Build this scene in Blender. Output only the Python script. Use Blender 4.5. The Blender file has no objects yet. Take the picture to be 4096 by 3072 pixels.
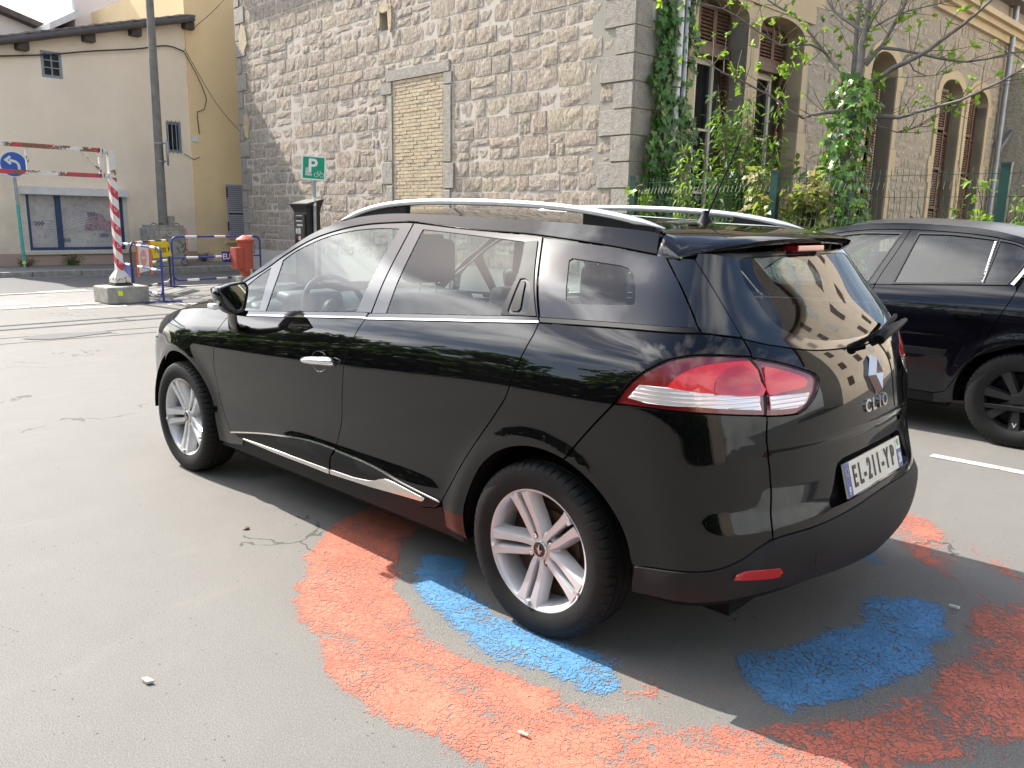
import bpy, bmesh, math, random
import numpy as np
from mathutils import Vector, Matrix
from mathutils.geometry import delaunay_2d_cdt

# ------------------------------------------------------------------ camera, sky, sun, exposure
scene = bpy.context.scene
COL = scene.collection
R = math.radians
rnd = random.Random(7)

cam_data = bpy.data.cameras.new('camera')
cam = bpy.data.objects.new('camera', cam_data)
COL.objects.link(cam)
scene.camera = cam
cam_data.sensor_width = 36.0
cam_data.lens = 28.41
cam_data.clip_start = 0.05
cam_data.clip_end = 400.0
YAW, PITCH, ROLL = R(-47.281), R(11.513), R(1.05)
fw = Vector((math.cos(YAW) * math.cos(PITCH), math.sin(YAW) * math.cos(PITCH), -math.sin(PITCH)))
rt = Vector((math.sin(YAW), -math.cos(YAW), 0))
up = rt.cross(fw)
rt2 = rt * math.cos(ROLL) + up * math.sin(ROLL)
up2 = up * math.cos(ROLL) - rt * math.sin(ROLL)
cm = Matrix((rt2, up2, -fw)).transposed().to_4x4()
cm.translation = (-1.679, 2.788, 1.406)
cam.matrix_world = cm

SUN_DIR = Vector((1.0, 0.13, 0.95)).normalized()      # towards the sun
SUN_EL = math.asin(SUN_DIR.z)
SUN_AZ = math.atan2(SUN_DIR.y, SUN_DIR.x)
world = bpy.data.worlds.new('World')
scene.world = world
world.use_nodes = True
wn, wl = world.node_tree.nodes, world.node_tree.links
for n in list(wn): wn.remove(n)
wout = wn.new('ShaderNodeOutputWorld')
wbg = wn.new('ShaderNodeBackground'); wbg.inputs['Strength'].default_value = 0.15
sky = wn.new('ShaderNodeTexSky'); sky.sky_type = 'NISHITA'; sky.sun_disc = False
sky.sun_elevation = SUN_EL
sky.sun_rotation = R(90) - SUN_AZ
sky.air_density = 1.0; sky.dust_density = 1.6; sky.ozone_density = 1.0; sky.altitude = 200
wtc = wn.new('ShaderNodeTexCoord')
wmap = wn.new('ShaderNodeMapping'); wmap.inputs['Scale'].default_value = (1.0, 1.0, 2.2); wmap.inputs['Location'].default_value = (7.28, 4.67, 5.05)
wnoise = wn.new('ShaderNodeTexNoise'); wnoise.inputs['Scale'].default_value = 2.3
wnoise.inputs['Detail'].default_value = 9; wnoise.inputs['Roughness'].default_value = 0.55
wramp = wn.new('ShaderNodeValToRGB')
wramp.color_ramp.elements[0].position = 0.46; wramp.color_ramp.elements[1].position = 0.63
wmix = wn.new('ShaderNodeMix'); wmix.data_type = 'RGBA'
wmix.inputs['B'].default_value = (8.6, 8.6, 8.8, 1)
wl.new(wtc.outputs['Generated'], wmap.inputs['Vector'])
wl.new(wmap.outputs['Vector'], wnoise.inputs['Vector'])
wl.new(wnoise.outputs['Fac'], wramp.inputs['Fac'])
wl.new(wramp.outputs['Color'], wmix.inputs['Factor'])
# clouds brighten towards the sun
wdot = wn.new('ShaderNodeVectorMath'); wdot.operation = 'DOT_PRODUCT'; wdot.inputs[1].default_value = SUN_DIR
wpow = wn.new('ShaderNodeMath'); wpow.operation = 'POWER'; wpow.inputs[1].default_value = 4.0
wmax = wn.new('ShaderNodeMath'); wmax.operation = 'MAXIMUM'; wmax.inputs[1].default_value = 0.0
wgain = wn.new('ShaderNodeMath'); wgain.operation = 'MULTIPLY_ADD'; wgain.inputs[1].default_value = 28.0; wgain.inputs[2].default_value = 6.5
wcol = wn.new('ShaderNodeVectorMath'); wcol.operation = 'SCALE'; wcol.inputs[0].default_value = (1.0, .99, .985)
wl.new(wtc.outputs['Generated'], wdot.inputs[0]); wl.new(wdot.outputs['Value'], wmax.inputs[0]); wl.new(wmax.outputs[0], wpow.inputs[0])
wl.new(wpow.outputs[0], wgain.inputs[0]); wl.new(wgain.outputs[0], wcol.inputs['Scale']); wl.new(wcol.outputs[0], wmix.inputs['B'])
wl.new(sky.outputs['Color'], wmix.inputs['A'])
wl.new(wmix.outputs['Result'], wbg.inputs['Color'])
wl.new(wbg.outputs['Background'], wout.inputs['Surface'])

sun_data = bpy.data.lights.new('sun', 'SUN')
sun = bpy.data.objects.new('sun', sun_data)
COL.objects.link(sun)
sun_data.energy = 5.0
sun_data.angle = R(0.53)
sun_data.color = (1.0, 0.95, 0.87)
sun.rotation_euler = (-SUN_DIR).to_track_quat('-Z', 'Y').to_euler()
sun.location = (30, 4, 30)

scene.view_settings.view_transform = 'Standard'
scene.view_settings.look = 'None'
scene.view_settings.exposure = 1.0
scene.view_settings.gamma = 1.0
scene.view_settings.use_curve_mapping = False
scene.cycles.max_bounces = 7
scene.cycles.transparent_max_bounces = 12
scene.cycles.use_denoising = True
scene.cycles.use_adaptive_sampling = True
scene.cycles.adaptive_threshold = 0.02
scene.cycles.caustics_reflective = False
scene.cycles.caustics_refractive = False

# ------------------------------------------------------------------ helpers
def link(o):
    COL.objects.link(o)
    return o

def empty(name, loc=(0, 0, 0), rz=0.0, parent=None):
    o = bpy.data.objects.new(name, None)
    o.location = loc; o.rotation_euler = (0, 0, rz)
    o.empty_display_size = 0.1
    o.parent = parent
    return link(o)

def tag(o, label=None, cat=None, group=None, kind=None):
    if label: o['label'] = label
    if cat: o['category'] = cat
    if group: o['group'] = group
    if kind: o['kind'] = kind
    return o

def obj(name, verts, faces, mat, parent=None, smooth=False, loc=None, rz=None, mats=None, fmat=None):
    me = bpy.data.meshes.new(name)
    me.from_pydata([tuple(v) for v in verts], [], [tuple(f) for f in faces])
    if mats:
        for m in mats: me.materials.append(m)
        if fmat is not None: me.polygons.foreach_set('material_index', fmat)
    elif mat: me.materials.append(mat)
    if smooth: me.polygons.foreach_set('use_smooth', [True] * len(me.polygons))
    me.validate(); me.update()
    o = bpy.data.objects.new(name, me)
    o.parent = parent
    if loc is not None: o.location = loc
    if rz is not None: o.rotation_euler = (0, 0, rz)
    return link(o)

def smooth_angle(o, deg=35):
    """soft shading with sharp edges above an angle, stored in the mesh"""
    me = o.data
    bm = bmesh.new(); bm.from_mesh(me)
    lim = R(deg)
    for f in bm.faces: f.smooth = True
    for e in bm.edges:
        if len(e.link_faces) == 2:
            e.smooth = e.calc_face_angle(0) < lim
        else: e.smooth = False
    bm.to_mesh(me); bm.free()
    return o

class MB:
    """collects simple shapes and links them as one mesh object"""
    def __init__(s): s.v = []; s.f = []; s.m = []; s.cur = 0
    def add(s, vs, fs):
        b = len(s.v); s.v += [tuple(v) for v in vs]; s.f += [tuple(i + b for i in f) for f in fs]; s.m += [s.cur] * len(fs)
        return s
    def box(s, lo, hi, M=None):
        (a, b, c), (d, e, f) = lo, hi
        vs = [(a, b, c), (d, b, c), (d, e, c), (a, e, c), (a, b, f), (d, b, f), (d, e, f), (a, e, f)]
        if M is not None: vs = [tuple(M @ Vector(v)) for v in vs]
        return s.add(vs, [(0, 3, 2, 1), (4, 5, 6, 7), (0, 1, 5, 4), (1, 2, 6, 5), (2, 3, 7, 6), (3, 0, 4, 7)])
    def bar(s, p, q, w, h=None, upv=(0, 0, 1)):
        p, q = Vector(p), Vector(q); h = h or w
        d = (q - p).normalized(); u = Vector(upv)
        if abs(d.dot(u)) > .98: u = Vector((1, 0, 0))
        r = d.cross(u).normalized() * w / 2; t = r.cross(d).normalized() * h / 2
        vs = [p - r - t, p + r - t, p + r + t, p - r + t, q - r - t, q + r - t, q + r + t, q - r + t]
        return s.add(vs, [(0, 3, 2, 1), (4, 5, 6, 7), (0, 1, 5, 4), (1, 2, 6, 5), (2, 3, 7, 6), (3, 0, 4, 7)])
    def tube(s, pts, rad, n=8, cap=True):
        pts = [Vector(p) for p in pts]
        rads = rad if isinstance(rad, (list, tuple)) else [rad] * len(pts)
        b = len(s.v); nrm = None; rings = []
        for i, p in enumerate(pts):
            d = (pts[min(i + 1, len(pts) - 1)] - pts[max(i - 1, 0)]).normalized()
            if nrm is None:
                nrm = d.orthogonal().normalized()
            nrm = (nrm - d * nrm.dot(d)).normalized()
            bn = d.cross(nrm)
            rings.append([p + (nrm * math.cos(2 * math.pi * k / n) + bn * math.sin(2 * math.pi * k / n)) * rads[i] for k in range(n)])
        vs = [v for r in rings for v in r]; fs = []
        for i in range(len(rings) - 1):
            for k in range(n):
                fs.append((i * n + k, i * n + (k + 1) % n, (i + 1) * n + (k + 1) % n, (i + 1) * n + k))
        if cap:
            fs.append(tuple(range(n - 1, -1, -1))); fs.append(tuple((len(rings) - 1) * n + k for k in range(n)))
        return s.add(vs, fs)
    def lathe(s, prof, n=24, M=None, a0=0, a1=2 * math.pi):
        """prof = (radius, height) pairs about local z"""
        full = abs(a1 - a0 - 2 * math.pi) < 1e-6
        m = n if full else n + 1
        vs = []
        for k in range(m):
            a = a0 + (a1 - a0) * k / n
            for r, h in prof: vs.append(Vector((r * math.cos(a), r * math.sin(a), h)))
        if M is not None: vs = [M @ v for v in vs]
        L = len(prof); fs = []
        for k in range(n):
            k2 = (k + 1) % m
            for j in range(L - 1): fs.append((k * L + j, k2 * L + j, k2 * L + j + 1, k * L + j + 1))
        return s.add(vs, fs)
    def prism(s, poly, d0, d1, M=None):
        """extrude a 2-D polygon (x, y) from z=d0 to z=d1; M maps to the world"""
        n = len(poly)
        vs = [Vector((x, y, d0)) for x, y in poly] + [Vector((x, y, d1)) for x, y in poly]
        if M is not None: vs = [M @ v for v in vs]
        return s.add(vs, [tuple(range(n - 1, -1, -1)), tuple(range(n, 2 * n))] + [(i, (i + 1) % n, n + (i + 1) % n, n + i) for i in range(n)])
    def build(s, name, mat, parent=None, smooth=False, ang=None, loc=None, rz=None, mats=None):
        o = obj(name, s.v, s.f, mat, parent, smooth, loc, rz, mats, s.m if mats else None)
        if ang: smooth_angle(o, ang)
        return o

def axes(o, x, y, z):
    m = Matrix((Vector(x), Vector(y), Vector(z))).transposed().to_4x4(); m.translation = o
    return m

def bevel(o, w, seg=2):
    bm = bmesh.new(); bm.from_mesh(o.data)
    bmesh.ops.bevel(bm, geom=[e for e in bm.edges if len(e.link_faces) == 2 and e.calc_face_angle(0) > R(30)], offset=w, segments=seg, profile=.6, affect='EDGES', clamp_overlap=True)
    bm.to_mesh(o.data); bm.free()
    return o

def copy_tree(o, parent=None):
    c = o.copy(); link(c); c.parent = parent
    for ch in list(o.children): copy_tree(ch, c)
    return c

def text(name, body, size, mat, M, parent=None, extrude=.0005, align='CENTER', sx=1.0, bold=0.0, shear=0.0):
    cu = bpy.data.curves.new(name, 'FONT')
    cu.body = body; cu.size = size; cu.align_x = align; cu.align_y = 'CENTER'
    cu.extrude = extrude; cu.offset = bold; cu.shear = shear
    cu.materials.append(mat)
    tmp = bpy.data.objects.new('tmp_text', cu); link(tmp)
    me = bpy.data.meshes.new_from_object(tmp)
    bpy.data.objects.remove(tmp); bpy.data.curves.remove(cu)
    o = bpy.data.objects.new(name, me)
    o.parent = parent
    o.matrix_local = M @ Matrix.Diagonal((sx, 1, 1, 1))
    return link(o)

# ------------------------------------------------------------------ materials
def newmat(name):
    m = bpy.data.materials.new(name); m.use_nodes = True
    nt = m.node_tree; b = nt.nodes.get('Principled BSDF')
    return m, nt, b

def N(nt, typ, **kw):
    n = nt.nodes.new(typ)
    for k, v in kw.items():
        if k in n.inputs: n.inputs[k].default_value = v
        else: setattr(n, k, v)
    return n

def ramp(nt, fac, stops):
    r = nt.nodes.new('ShaderNodeValToRGB')
    el = r.color_ramp.elements
    while len(el) < len(stops): el.new(.5)
    for e, (p, c) in zip(el, stops):
        e.position = p; e.color = (*c, 1) if len(c) == 3 else c
    nt.links.new(fac, r.inputs['Fac'])
    return r.outputs['Color']

def mixc(nt, fac, a, b, mode='MIX'):
    m = nt.nodes.new('ShaderNodeMix'); m.data_type = 'RGBA'; m.blend_type = mode
    for sock, v in (('Factor', fac), ('A', a), ('B', b)):
        if hasattr(v, 'node'): nt.links.new(v, m.inputs[sock])
        elif isinstance(v, (int, float)): m.inputs[sock].default_value = v
        else: m.inputs[sock].default_value = (*v, 1)
    return m.outputs['Result']

def math_(nt, op, a, b=0.0, clamp=False):
    m = nt.nodes.new('ShaderNodeMath'); m.operation = op; m.use_clamp = clamp
    for i, v in enumerate((a, b)):
        if hasattr(v, 'node'): nt.links.new(v, m.inputs[i])
        else: m.inputs[i].default_value = v
    return m.outputs[0]

def coords(nt, kind='Object', scale=(1, 1, 1)):
    t = nt.nodes.new('ShaderNodeTexCoord'); m = nt.nodes.new('ShaderNodeMapping')
    m.inputs['Scale'].default_value = scale
    nt.links.new(t.outputs[kind], m.inputs['Vector'])
    return m.outputs['Vector']

def position(nt, scale=(1, 1, 1)):
    g = nt.nodes.new('ShaderNodeNewGeometry'); m = nt.nodes.new('ShaderNodeMapping')
    m.inputs['Scale'].default_value = scale
    nt.links.new(g.outputs['Position'], m.inputs['Vector'])
    return m.outputs['Vector']

def noise(nt, vec, scale, detail=4, rough=.55, dist=0.0):
    n = nt.nodes.new('ShaderNodeTexNoise')
    n.inputs['Scale'].default_value = scale; n.inputs['Detail'].default_value = detail
    n.inputs['Roughness'].default_value = rough; n.inputs['Distortion'].default_value = dist
    nt.links.new(vec, n.inputs['Vector'])
    return n.outputs['Fac']

def bumpn(nt, b, height, strength=.3, dist=.01):
    n = nt.nodes.new('ShaderNodeBump')
    n.inputs['Strength'].default_value = strength; n.inputs['Distance'].default_value = dist
    nt.links.new(height, n.inputs['Height']); nt.links.new(n.outputs['Normal'], b.inputs['Normal'])

def plain(name, col, rough=.5, metal=0.0, coat=0.0, spec=.5, var=.15, vscale=6.0, bump=0.0, bscale=40.0, bdist=.004, coatr=.03):
    """Principled material with a little procedural unevenness"""
    m, nt, b = newmat(name)
    vec = coords(nt)
    nz = noise(nt, vec, vscale, 5)
    lo = tuple(c * (1 - var) for c in col); hi = tuple(min(1, c * (1 + var)) for c in col)
    nt.links.new(ramp(nt, nz, [(.3, lo), (.7, hi)]), b.inputs['Base Color'])
    rr = nt.nodes.new('ShaderNodeMapRange')
    rr.inputs['To Min'].default_value = max(0.02, rough * .85); rr.inputs['To Max'].default_value = min(1, rough * 1.15)
    nt.links.new(nz, rr.inputs['Value']); nt.links.new(rr.outputs['Result'], b.inputs['Roughness'])
    b.inputs['Metallic'].default_value = metal; b.inputs['Coat Weight'].default_value = coat
    b.inputs['Coat Roughness'].default_value = coatr
    b.inputs['Specular IOR Level'].default_value = spec
    if bump: bumpn(nt, b, noise(nt, vec, bscale, 6), bump, bdist)
    return m

def glass(name, tint, refl=1.0, rough=0.0):
    """thin pane: tinted see-through mixed with a mirror by Fresnel"""
    m, nt, b = newmat(name)
    nt.nodes.remove(b)
    out = nt.nodes['Material Output']
    tr = nt.nodes.new('ShaderNodeBsdfTransparent'); tr.inputs['Color'].default_value = (*tint, 1)
    gl = nt.nodes.new('ShaderNodeBsdfGlossy'); gl.inputs['Roughness'].default_value = rough
    ge = nt.nodes.new('ShaderNodeNewGeometry'); dt_ = nt.nodes.new('ShaderNodeVectorMath'); dt_.operation = 'DOT_PRODUCT'
    nt.links.new(ge.outputs['Incoming'], dt_.inputs[0]); nt.links.new(ge.outputs['Normal'], dt_.inputs[1])
    k_ = math_(nt, 'POWER', math_(nt, 'SUBTRACT', 1.0, math_(nt, 'ABSOLUTE', dt_.outputs['Value']), True), 5.0)
    fac = math_(nt, 'ADD', math_(nt, 'MULTIPLY', k_, .92), .08)      # both faces of the pane
    mx = nt.nodes.new('ShaderNodeMixShader')
    nt.links.new(math_(nt, 'MULTIPLY', fac, refl, True), mx.inputs['Fac'])
    nt.links.new(tr.outputs[0], mx.inputs[1]); nt.links.new(gl.outputs[0], mx.inputs[2])
    nt.links.new(mx.outputs[0], out.inputs['Surface'])
    return m

def car_paint(name, col):
    m, nt, b = newmat(name)
    vec = coords(nt)
    b.inputs['Base Color'].default_value = (*col, 1)
    b.inputs['Roughness'].default_value = .35
    b.inputs['Specular IOR Level'].default_value = .0
    b.inputs['Coat Weight'].default_value = 1.0; b.inputs['Coat IOR'].default_value = 1.5
    dust = noise(nt, vec, 2.2, 8, .7)
    rr = nt.nodes.new('ShaderNodeMapRange'); rr.inputs['To Min'].default_value = .008; rr.inputs['To Max'].default_value = .05
    rr.inputs['From Min'].default_value = .35; rr.inputs['From Max'].default_value = .8
    nt.links.new(dust, rr.inputs['Value']); nt.links.new(rr.outputs['Result'], b.inputs['Coat Roughness'])
    fine = noise(nt, vec, 420, 2)
    film = math_(nt, 'MULTIPLY', math_(nt, 'SUBTRACT', dust, .46, True), .07)
    speck = math_(nt, 'MULTIPLY', math_(nt, 'GREATER_THAN', fine, .735), .08)
    nt.links.new(mixc(nt, math_(nt, 'ADD', film, speck), col, (.20, .18, .15)), b.inputs['Base Color'])
    return m

MT = {}
MT['paint_black'] = car_paint('black_paint', (.0022, .0022, .0028))
MT['paint_navy'] = car_paint('navy_paint', (.0025, .0025, .0045))
MT['black_gloss'] = plain('black_gloss_trim', (.006, .006, .007), .12, var=.1, coat=.6)
MT['black_satin'] = plain('black_satin_trim', (.009, .009, .010), .52, var=.2, spec=.16)
MT['bumper_plastic'] = plain('dark_grey_plastic', (.017, .017, .018), .60, spec=.25, var=.35, vscale=5, bump=.12, bscale=900, bdist=.001)
MT['rubber'] = plain('tyre_rubber', (.009, .0088, .0085), .72, spec=.3, var=.35, vscale=18, bump=.1, bscale=300, bdist=.001)
MT['rubber_seal'] = plain('rubber_seal', (.008, .008, .008), .5, var=.1)
MT['dark_void'] = plain('dark_underside', (.006, .006, .006), .9, var=.1, spec=.2)
MT['chrome'] = plain('chrome', (.75, .75, .77), .07, metal=1.0, var=.04)
MT['satin_chrome'] = plain('satin_chrome', (.70, .68, .66), .22, metal=1.0, var=.05)
MT['rail_silver'] = plain('roof_rail_silver', (.72, .73, .75), .32, metal=.75, var=.04, coat=.3)
MT['rim_silver'] = plain('wheel_silver', (.60, .60, .61), .36, metal=.35, var=.05, coat=.4, coatr=.12)
MT['brake'] = plain('brake_rust', (.10, .065, .045), .6, metal=.5, var=.4, vscale=20)
MT['glass_front'] = glass('front_glass', (.72, .82, .80), .85)
MT['glass_rear'] = glass('rear_glass', (.55, .65, .65), .85)
MT['glass_dark'] = glass('privacy_glass', (.10, .11, .12), 1.0)
MT['seat'] = plain('seat_fabric', (.018, .018, .020), .85, var=.25, vscale=60, bump=.2, bscale=500, bdist=.001)
MT['dash'] = plain('dashboard_plastic', (.035, .037, .038), .55, var=.2)
MT['headliner'] = plain('headliner', (.40, .39, .37), .9, var=.08)
MT['mirror'] = plain('mirror_glass', (.40, .45, .45), .015, metal=1.0, var=.01)
MT['white_plastic'] = plain('white_plastic', (.75, .75, .74), .35, var=.05)
MT['plate_white'] = plain('plate_white', (.70, .68, .60), .3, var=.03, coat=.4)
MT['plate_blue'] = plain('plate_blue', (.012, .05, .26), .3, var=.05, coat=.4)
MT['plate_text'] = plain('plate_text_black', (.006, .006, .006), .4, var=.05)
MT['plate_text_white'] = plain('plate_text_white', (.8, .8, .8), .4, var=.02)
MT['sticker_green'] = plain('sticker_green', (.05, .42, .30), .4, var=.02)
MT['sticker_yellow'] = plain('sticker_yellow', (.75, .55, .05), .4, var=.02)

# ------------------------------------------------------------------ car bodies: one smooth shell, cut into panels
def nspline(xk, yk):
    """natural cubic spline with straight ends"""
    xk = np.array(xk, float); yk = np.array(yk, float); n = len(xk); h = np.diff(xk)
    A = np.zeros((n, n)); b = np.zeros(n); A[0, 0] = A[-1, -1] = 1
    for i in range(1, n - 1):
        A[i, i - 1] = h[i - 1]; A[i, i] = 2 * (h[i - 1] + h[i]); A[i, i + 1] = h[i]
        b[i] = 6 * ((yk[i + 1] - yk[i]) / h[i] - (yk[i] - yk[i - 1]) / h[i - 1])
    Mm = np.linalg.solve(A, b)
    def f(x):
        x = np.asarray(x, float); i = np.clip(np.searchsorted(xk, x) - 1, 0, n - 2)
        xc = np.clip(x, xk[0], xk[-1]); d = xk[i + 1] - xc; e = xc - xk[i]; hh = h[i]
        y = (Mm[i] * d**3 + Mm[i + 1] * e**3) / (6 * hh) + (yk[i] / hh - Mm[i] * hh / 6) * d + (yk[i + 1] / hh - Mm[i + 1] * hh / 6) * e
        s0 = (yk[1] - yk[0]) / h[0] - h[0] / 6 * Mm[1]; s1 = (yk[-1] - yk[-2]) / h[-1] + h[-1] / 6 * Mm[-2]
        return y + np.where(x < xk[0], (x - xk[0]) * s0, 0) + np.where(x > xk[-1], (x - xk[-1]) * s1, 0)
    return f

def sstep(a, b, x):
    t = np.clip((x - a) / (b - a), 0, 1); return t * t * t * (t * (6 * t - 15) + 10)

def smax(a, b, k):
    h = np.maximum(k - np.abs(a - b), 0) / k; return np.maximum(a, b) + h * h * h * k / 6

AC = .9 * math.pi / 2            # parameter of the centre line at the rear

class Shell:
    """side, tail and nose of a car as one surface over (a, z); a runs along the side and round the tail"""
    def __init__(s, W, Rr, Fr, UC, UF, kr=.16, kf=.25):
        s.W, s.Rr, s.Fr, s.UC, s.UF, s.kr, s.kf = W, Rr, Fr, UC, UF, kr, kf
    def F(s, u, v, z):
        f = smax(np.abs(v) - s.W(u, z), s.Rr(v, z) - u, s.kr)
        return smax(f, u - s.Fr(v, z), s.kf)
    def E(s, a, z):
        a = np.asarray(a, float); z = np.asarray(z, float)
        mid = (a <= 0) & (a >= -(s.UF - s.UC)); rear = a > 0
        c = np.where(rear, s.UC, s.UF); th = np.where(rear, a / .9, (-(a + (s.UF - s.UC))) / .9)
        sn = np.where(rear, -np.sin(th), np.sin(th)); co = np.cos(th)
        u0 = np.where(mid, s.UC - a, c); du = np.where(mid, 0, sn); dv = np.where(mid, 1, co)
        lo = np.full(a.shape, .05); hi = np.full(a.shape, 1.7)
        for _ in range(30):
            m = (lo + hi) / 2; g = s.F(u0 + du * m, dv * m, z) > 0
            hi = np.where(g, m, hi); lo = np.where(g, lo, m)
        r = (lo + hi) / 2
        return np.stack([u0 + du * r, dv * r, z], -1)
    def G(s, P):
        e = 1.5e-3; u, v, z = P[:, 0], P[:, 1], P[:, 2]
        g = np.stack([s.F(u + e, v, z) - s.F(u - e, v, z), s.F(u, v + e, z) - s.F(u, v - e, z), s.F(u, v, z + e) - s.F(u, v, z - e)], -1)
        return g / np.linalg.norm(g, axis=1, keepdims=True)

def curve(pts, step=.018):
    """Catmull-Rom through the points, evenly resampled"""
    P = np.array(pts, float)
    if len(P) < 3:
        n = max(1, int(np.linalg.norm(P[1] - P[0]) / step)); t = np.linspace(0, 1, n + 1)[:, None]
        return P[0] * (1 - t) + P[1] * t
    Q = np.vstack([2 * P[0] - P[1], P, 2 * P[-1] - P[-2]]); out = []
    for i in range(len(P) - 1):
        p0, p1, p2, p3 = Q[i:i + 4]
        n = max(1, int(np.linalg.norm(p2 - p1) / step))
        t = np.linspace(0, 1, n, endpoint=False)[:, None]
        out.append(.5 * (2 * p1 + (p2 - p0) * t + (2 * p0 - 5 * p1 + 4 * p2 - p3) * t**2 + (3 * p1 - p0 - 3 * p2 + p3) * t**3))
    return np.vstack(out + [P[-1:]])

def straight(pts, step=.018):
    out = [curve(pts[i:i + 2], step)[:-1] for i in range(len(pts) - 1)]
    return np.vstack(out + [np.array(pts[-1:], float)])

def poly(*lines, mind=.005):
    P = np.vstack(lines); keep = [0]
    for i in range(1, len(P)):
        if np.linalg.norm(P[i] - P[keep[-1]]) > mind: keep.append(i)
    if np.linalg.norm(P[keep[-1]] - P[keep[0]]) < mind: keep.pop()
    return P[keep]

def area2(P):
    x, y = P[:, 0], P[:, 1]; return .5 * np.sum(x * np.roll(y, -1) - np.roll(x, -1) * y)

def inset(P, d, centre=None):
    if area2(P) < 0: P = P[::-1]
    e = np.roll(P, -1, 0) - P; e = e / np.linalg.norm(e, axis=1, keepdims=True)
    n = np.stack([-e[:, 1], e[:, 0]], -1); m = n + np.roll(n, 1, 0)
    m = m / np.maximum(np.linalg.norm(m, axis=1, keepdims=True), .3)
    c = np.clip(np.sum(m * n, 1, keepdims=True), .5, 1)
    Q = P + m * d / c
    if centre is not None:                       # keep the middle of a full-width part closed
        k = P[:, 0] > centre - 1e-4; Q[k, 0] = P[k, 0]
    return Q

def inside(P, q):
    x, y = q[:, 0], q[:, 1]; r = np.zeros(len(q), bool); n = len(P); j = n - 1
    for i in range(n):
        c = ((P[i, 1] > y) != (P[j, 1] > y))
        with np.errstate(divide='ignore', invalid='ignore'):
            xx = (P[j, 0] - P[i, 0]) * (y - P[i, 1]) / (P[j, 1] - P[i, 1]) + P[i, 0]
        r ^= c & (x < xx); j = i
    return r

def mindist(P, q):
    best = np.full(len(q), 9.)
    for i in range(len(P)): best = np.minimum(best, np.hypot(q[:, 0] - P[i, 0], q[:, 1] - P[i, 1]))
    return best

def panel(S, P, off=0., gap=.0028, thick=.012, step=.024, holes=(), full=False, fold=True, bulge=None):
    """triangulated patch of shell S inside outline P; returns vertices, faces, normals"""
    P = inset(np.asarray(P, float), gap, AC if full else None)
    holes = [h if area2(h) > 0 else h[::-1] for h in holes]
    lo, hi = P.min(0), P.max(0)
    gx, gy = np.meshgrid(np.arange(lo[0] + step / 2, hi[0], step), np.arange(lo[1] + step / 2, hi[1], step))
    gx[1::2] += step / 2
    q = np.stack([gx.ravel(), gy.ravel()], -1)
    k = inside(P, q) & (mindist(P, q) > step * .45)
    for h in holes: k &= ~inside(h, q) & (mindist(h, q) > step * .45)
    q = q[k]
    pts = np.vstack([P] + list(holes) + [q]); edges = []; b = 0; loops = []
    for L in [P] + list(holes):
        n = len(L); edges += [(b + i, b + (i + 1) % n) for i in range(n)]; loops.append(list(range(b, b + n))); b += n
    vo, _, fo, _, _, _ = delaunay_2d_cdt([Vector((float(x), float(y))) for x, y in pts], edges, [], 1, 1e-6)
    uv = np.array([(v.x, v.y) for v in vo]); T = np.array([f for f in fo if len(f) == 3])
    cen = uv[T].mean(1); kk = inside(P, cen)
    for h in holes: kk &= ~inside(h, cen)
    T = T[kk]
    V = S.E(uv[:, 0], uv[:, 1]); Nn = S.G(V)
    o = np.full(len(V), off)
    if bulge is not None: o = o + bulge(uv)
    V = V + Nn * o[:, None]
    e1 = V[T[:, 1]] - V[T[:, 0]]; e2 = V[T[:, 2]] - V[T[:, 0]]
    fl = np.sum(np.cross(e1, e2) * Nn[T[:, 0]], 1) < 0
    T[fl] = T[fl][:, ::-1]
    V = V.tolist(); Nn = Nn.tolist(); Fc = T.tolist()
    if fold:
        idx = {}
        for li, L in enumerate(([P] + list(holes))):
            n = len(L); B = S.E(L[:, 0], L[:, 1]); g = S.G(B)
            oo = off if bulge is None else off + bulge(L)[:, None]
            B = B + g * oo
            tan = np.roll(B, -1, 0) - np.roll(B, 1, 0); tan /= np.maximum(np.linalg.norm(tan, axis=1, keepdims=True), 1e-9)
            lat = np.cross(tan, g) * (1 if li == 0 else -1)
            top = B; low = B - g * thick; base = len(V)
            nt_ = g * .55 + lat * .83; V += top.tolist() + low.tolist(); Nn += nt_.tolist() + lat.tolist()
            for i in range(n):
                j = (i + 1) % n
                if full and L[i, 0] > AC - 1e-3 and L[j, 0] > AC - 1e-3: continue
                f = [base + i, base + j, base + n + j, base + n + i]
                Fc.append(f[::-1] if li == 0 else f)
    return np.array(V), Fc, np.array(Nn)

def shell_obj(name, parts, mat, parent=None, custom=True):
    """parts = list of (V, F, N) joined as one mesh with its own normals"""
    V, Fc, Nn = [], [], []
    for v, f, n in parts:
        b = sum(len(x) for x in V); V.append(v); Nn.append(n); Fc += [[i + b for i in ff] for ff in f]
    V = np.vstack(V); Nn = np.vstack(Nn)
    me = bpy.data.meshes.new(name)
    me.from_pydata(V.tolist(), [], Fc)
    me.materials.append(mat)
    me.polygons.foreach_set('use_smooth', [True] * len(me.polygons))
    me.update()
    Nn = Nn / np.maximum(np.linalg.norm(Nn, axis=1, keepdims=True), 1e-9)
    if custom: me.normals_split_custom_set_from_vertices(Nn.tolist())
    o = bpy.data.objects.new(name, me); o.parent = parent
    return link(o)

def mir(p):
    v, f, n = p; s = np.array([1, -1, 1.]); return v * s, [ff[::-1] for ff in f], n * s

def arc(cx, cz, r, d0, d1, n=40):
    t = np.radians(np.linspace(d0, d1, n)); return np.stack([cx + r * np.cos(t), cz + r * np.sin(t)], -1)

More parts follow.
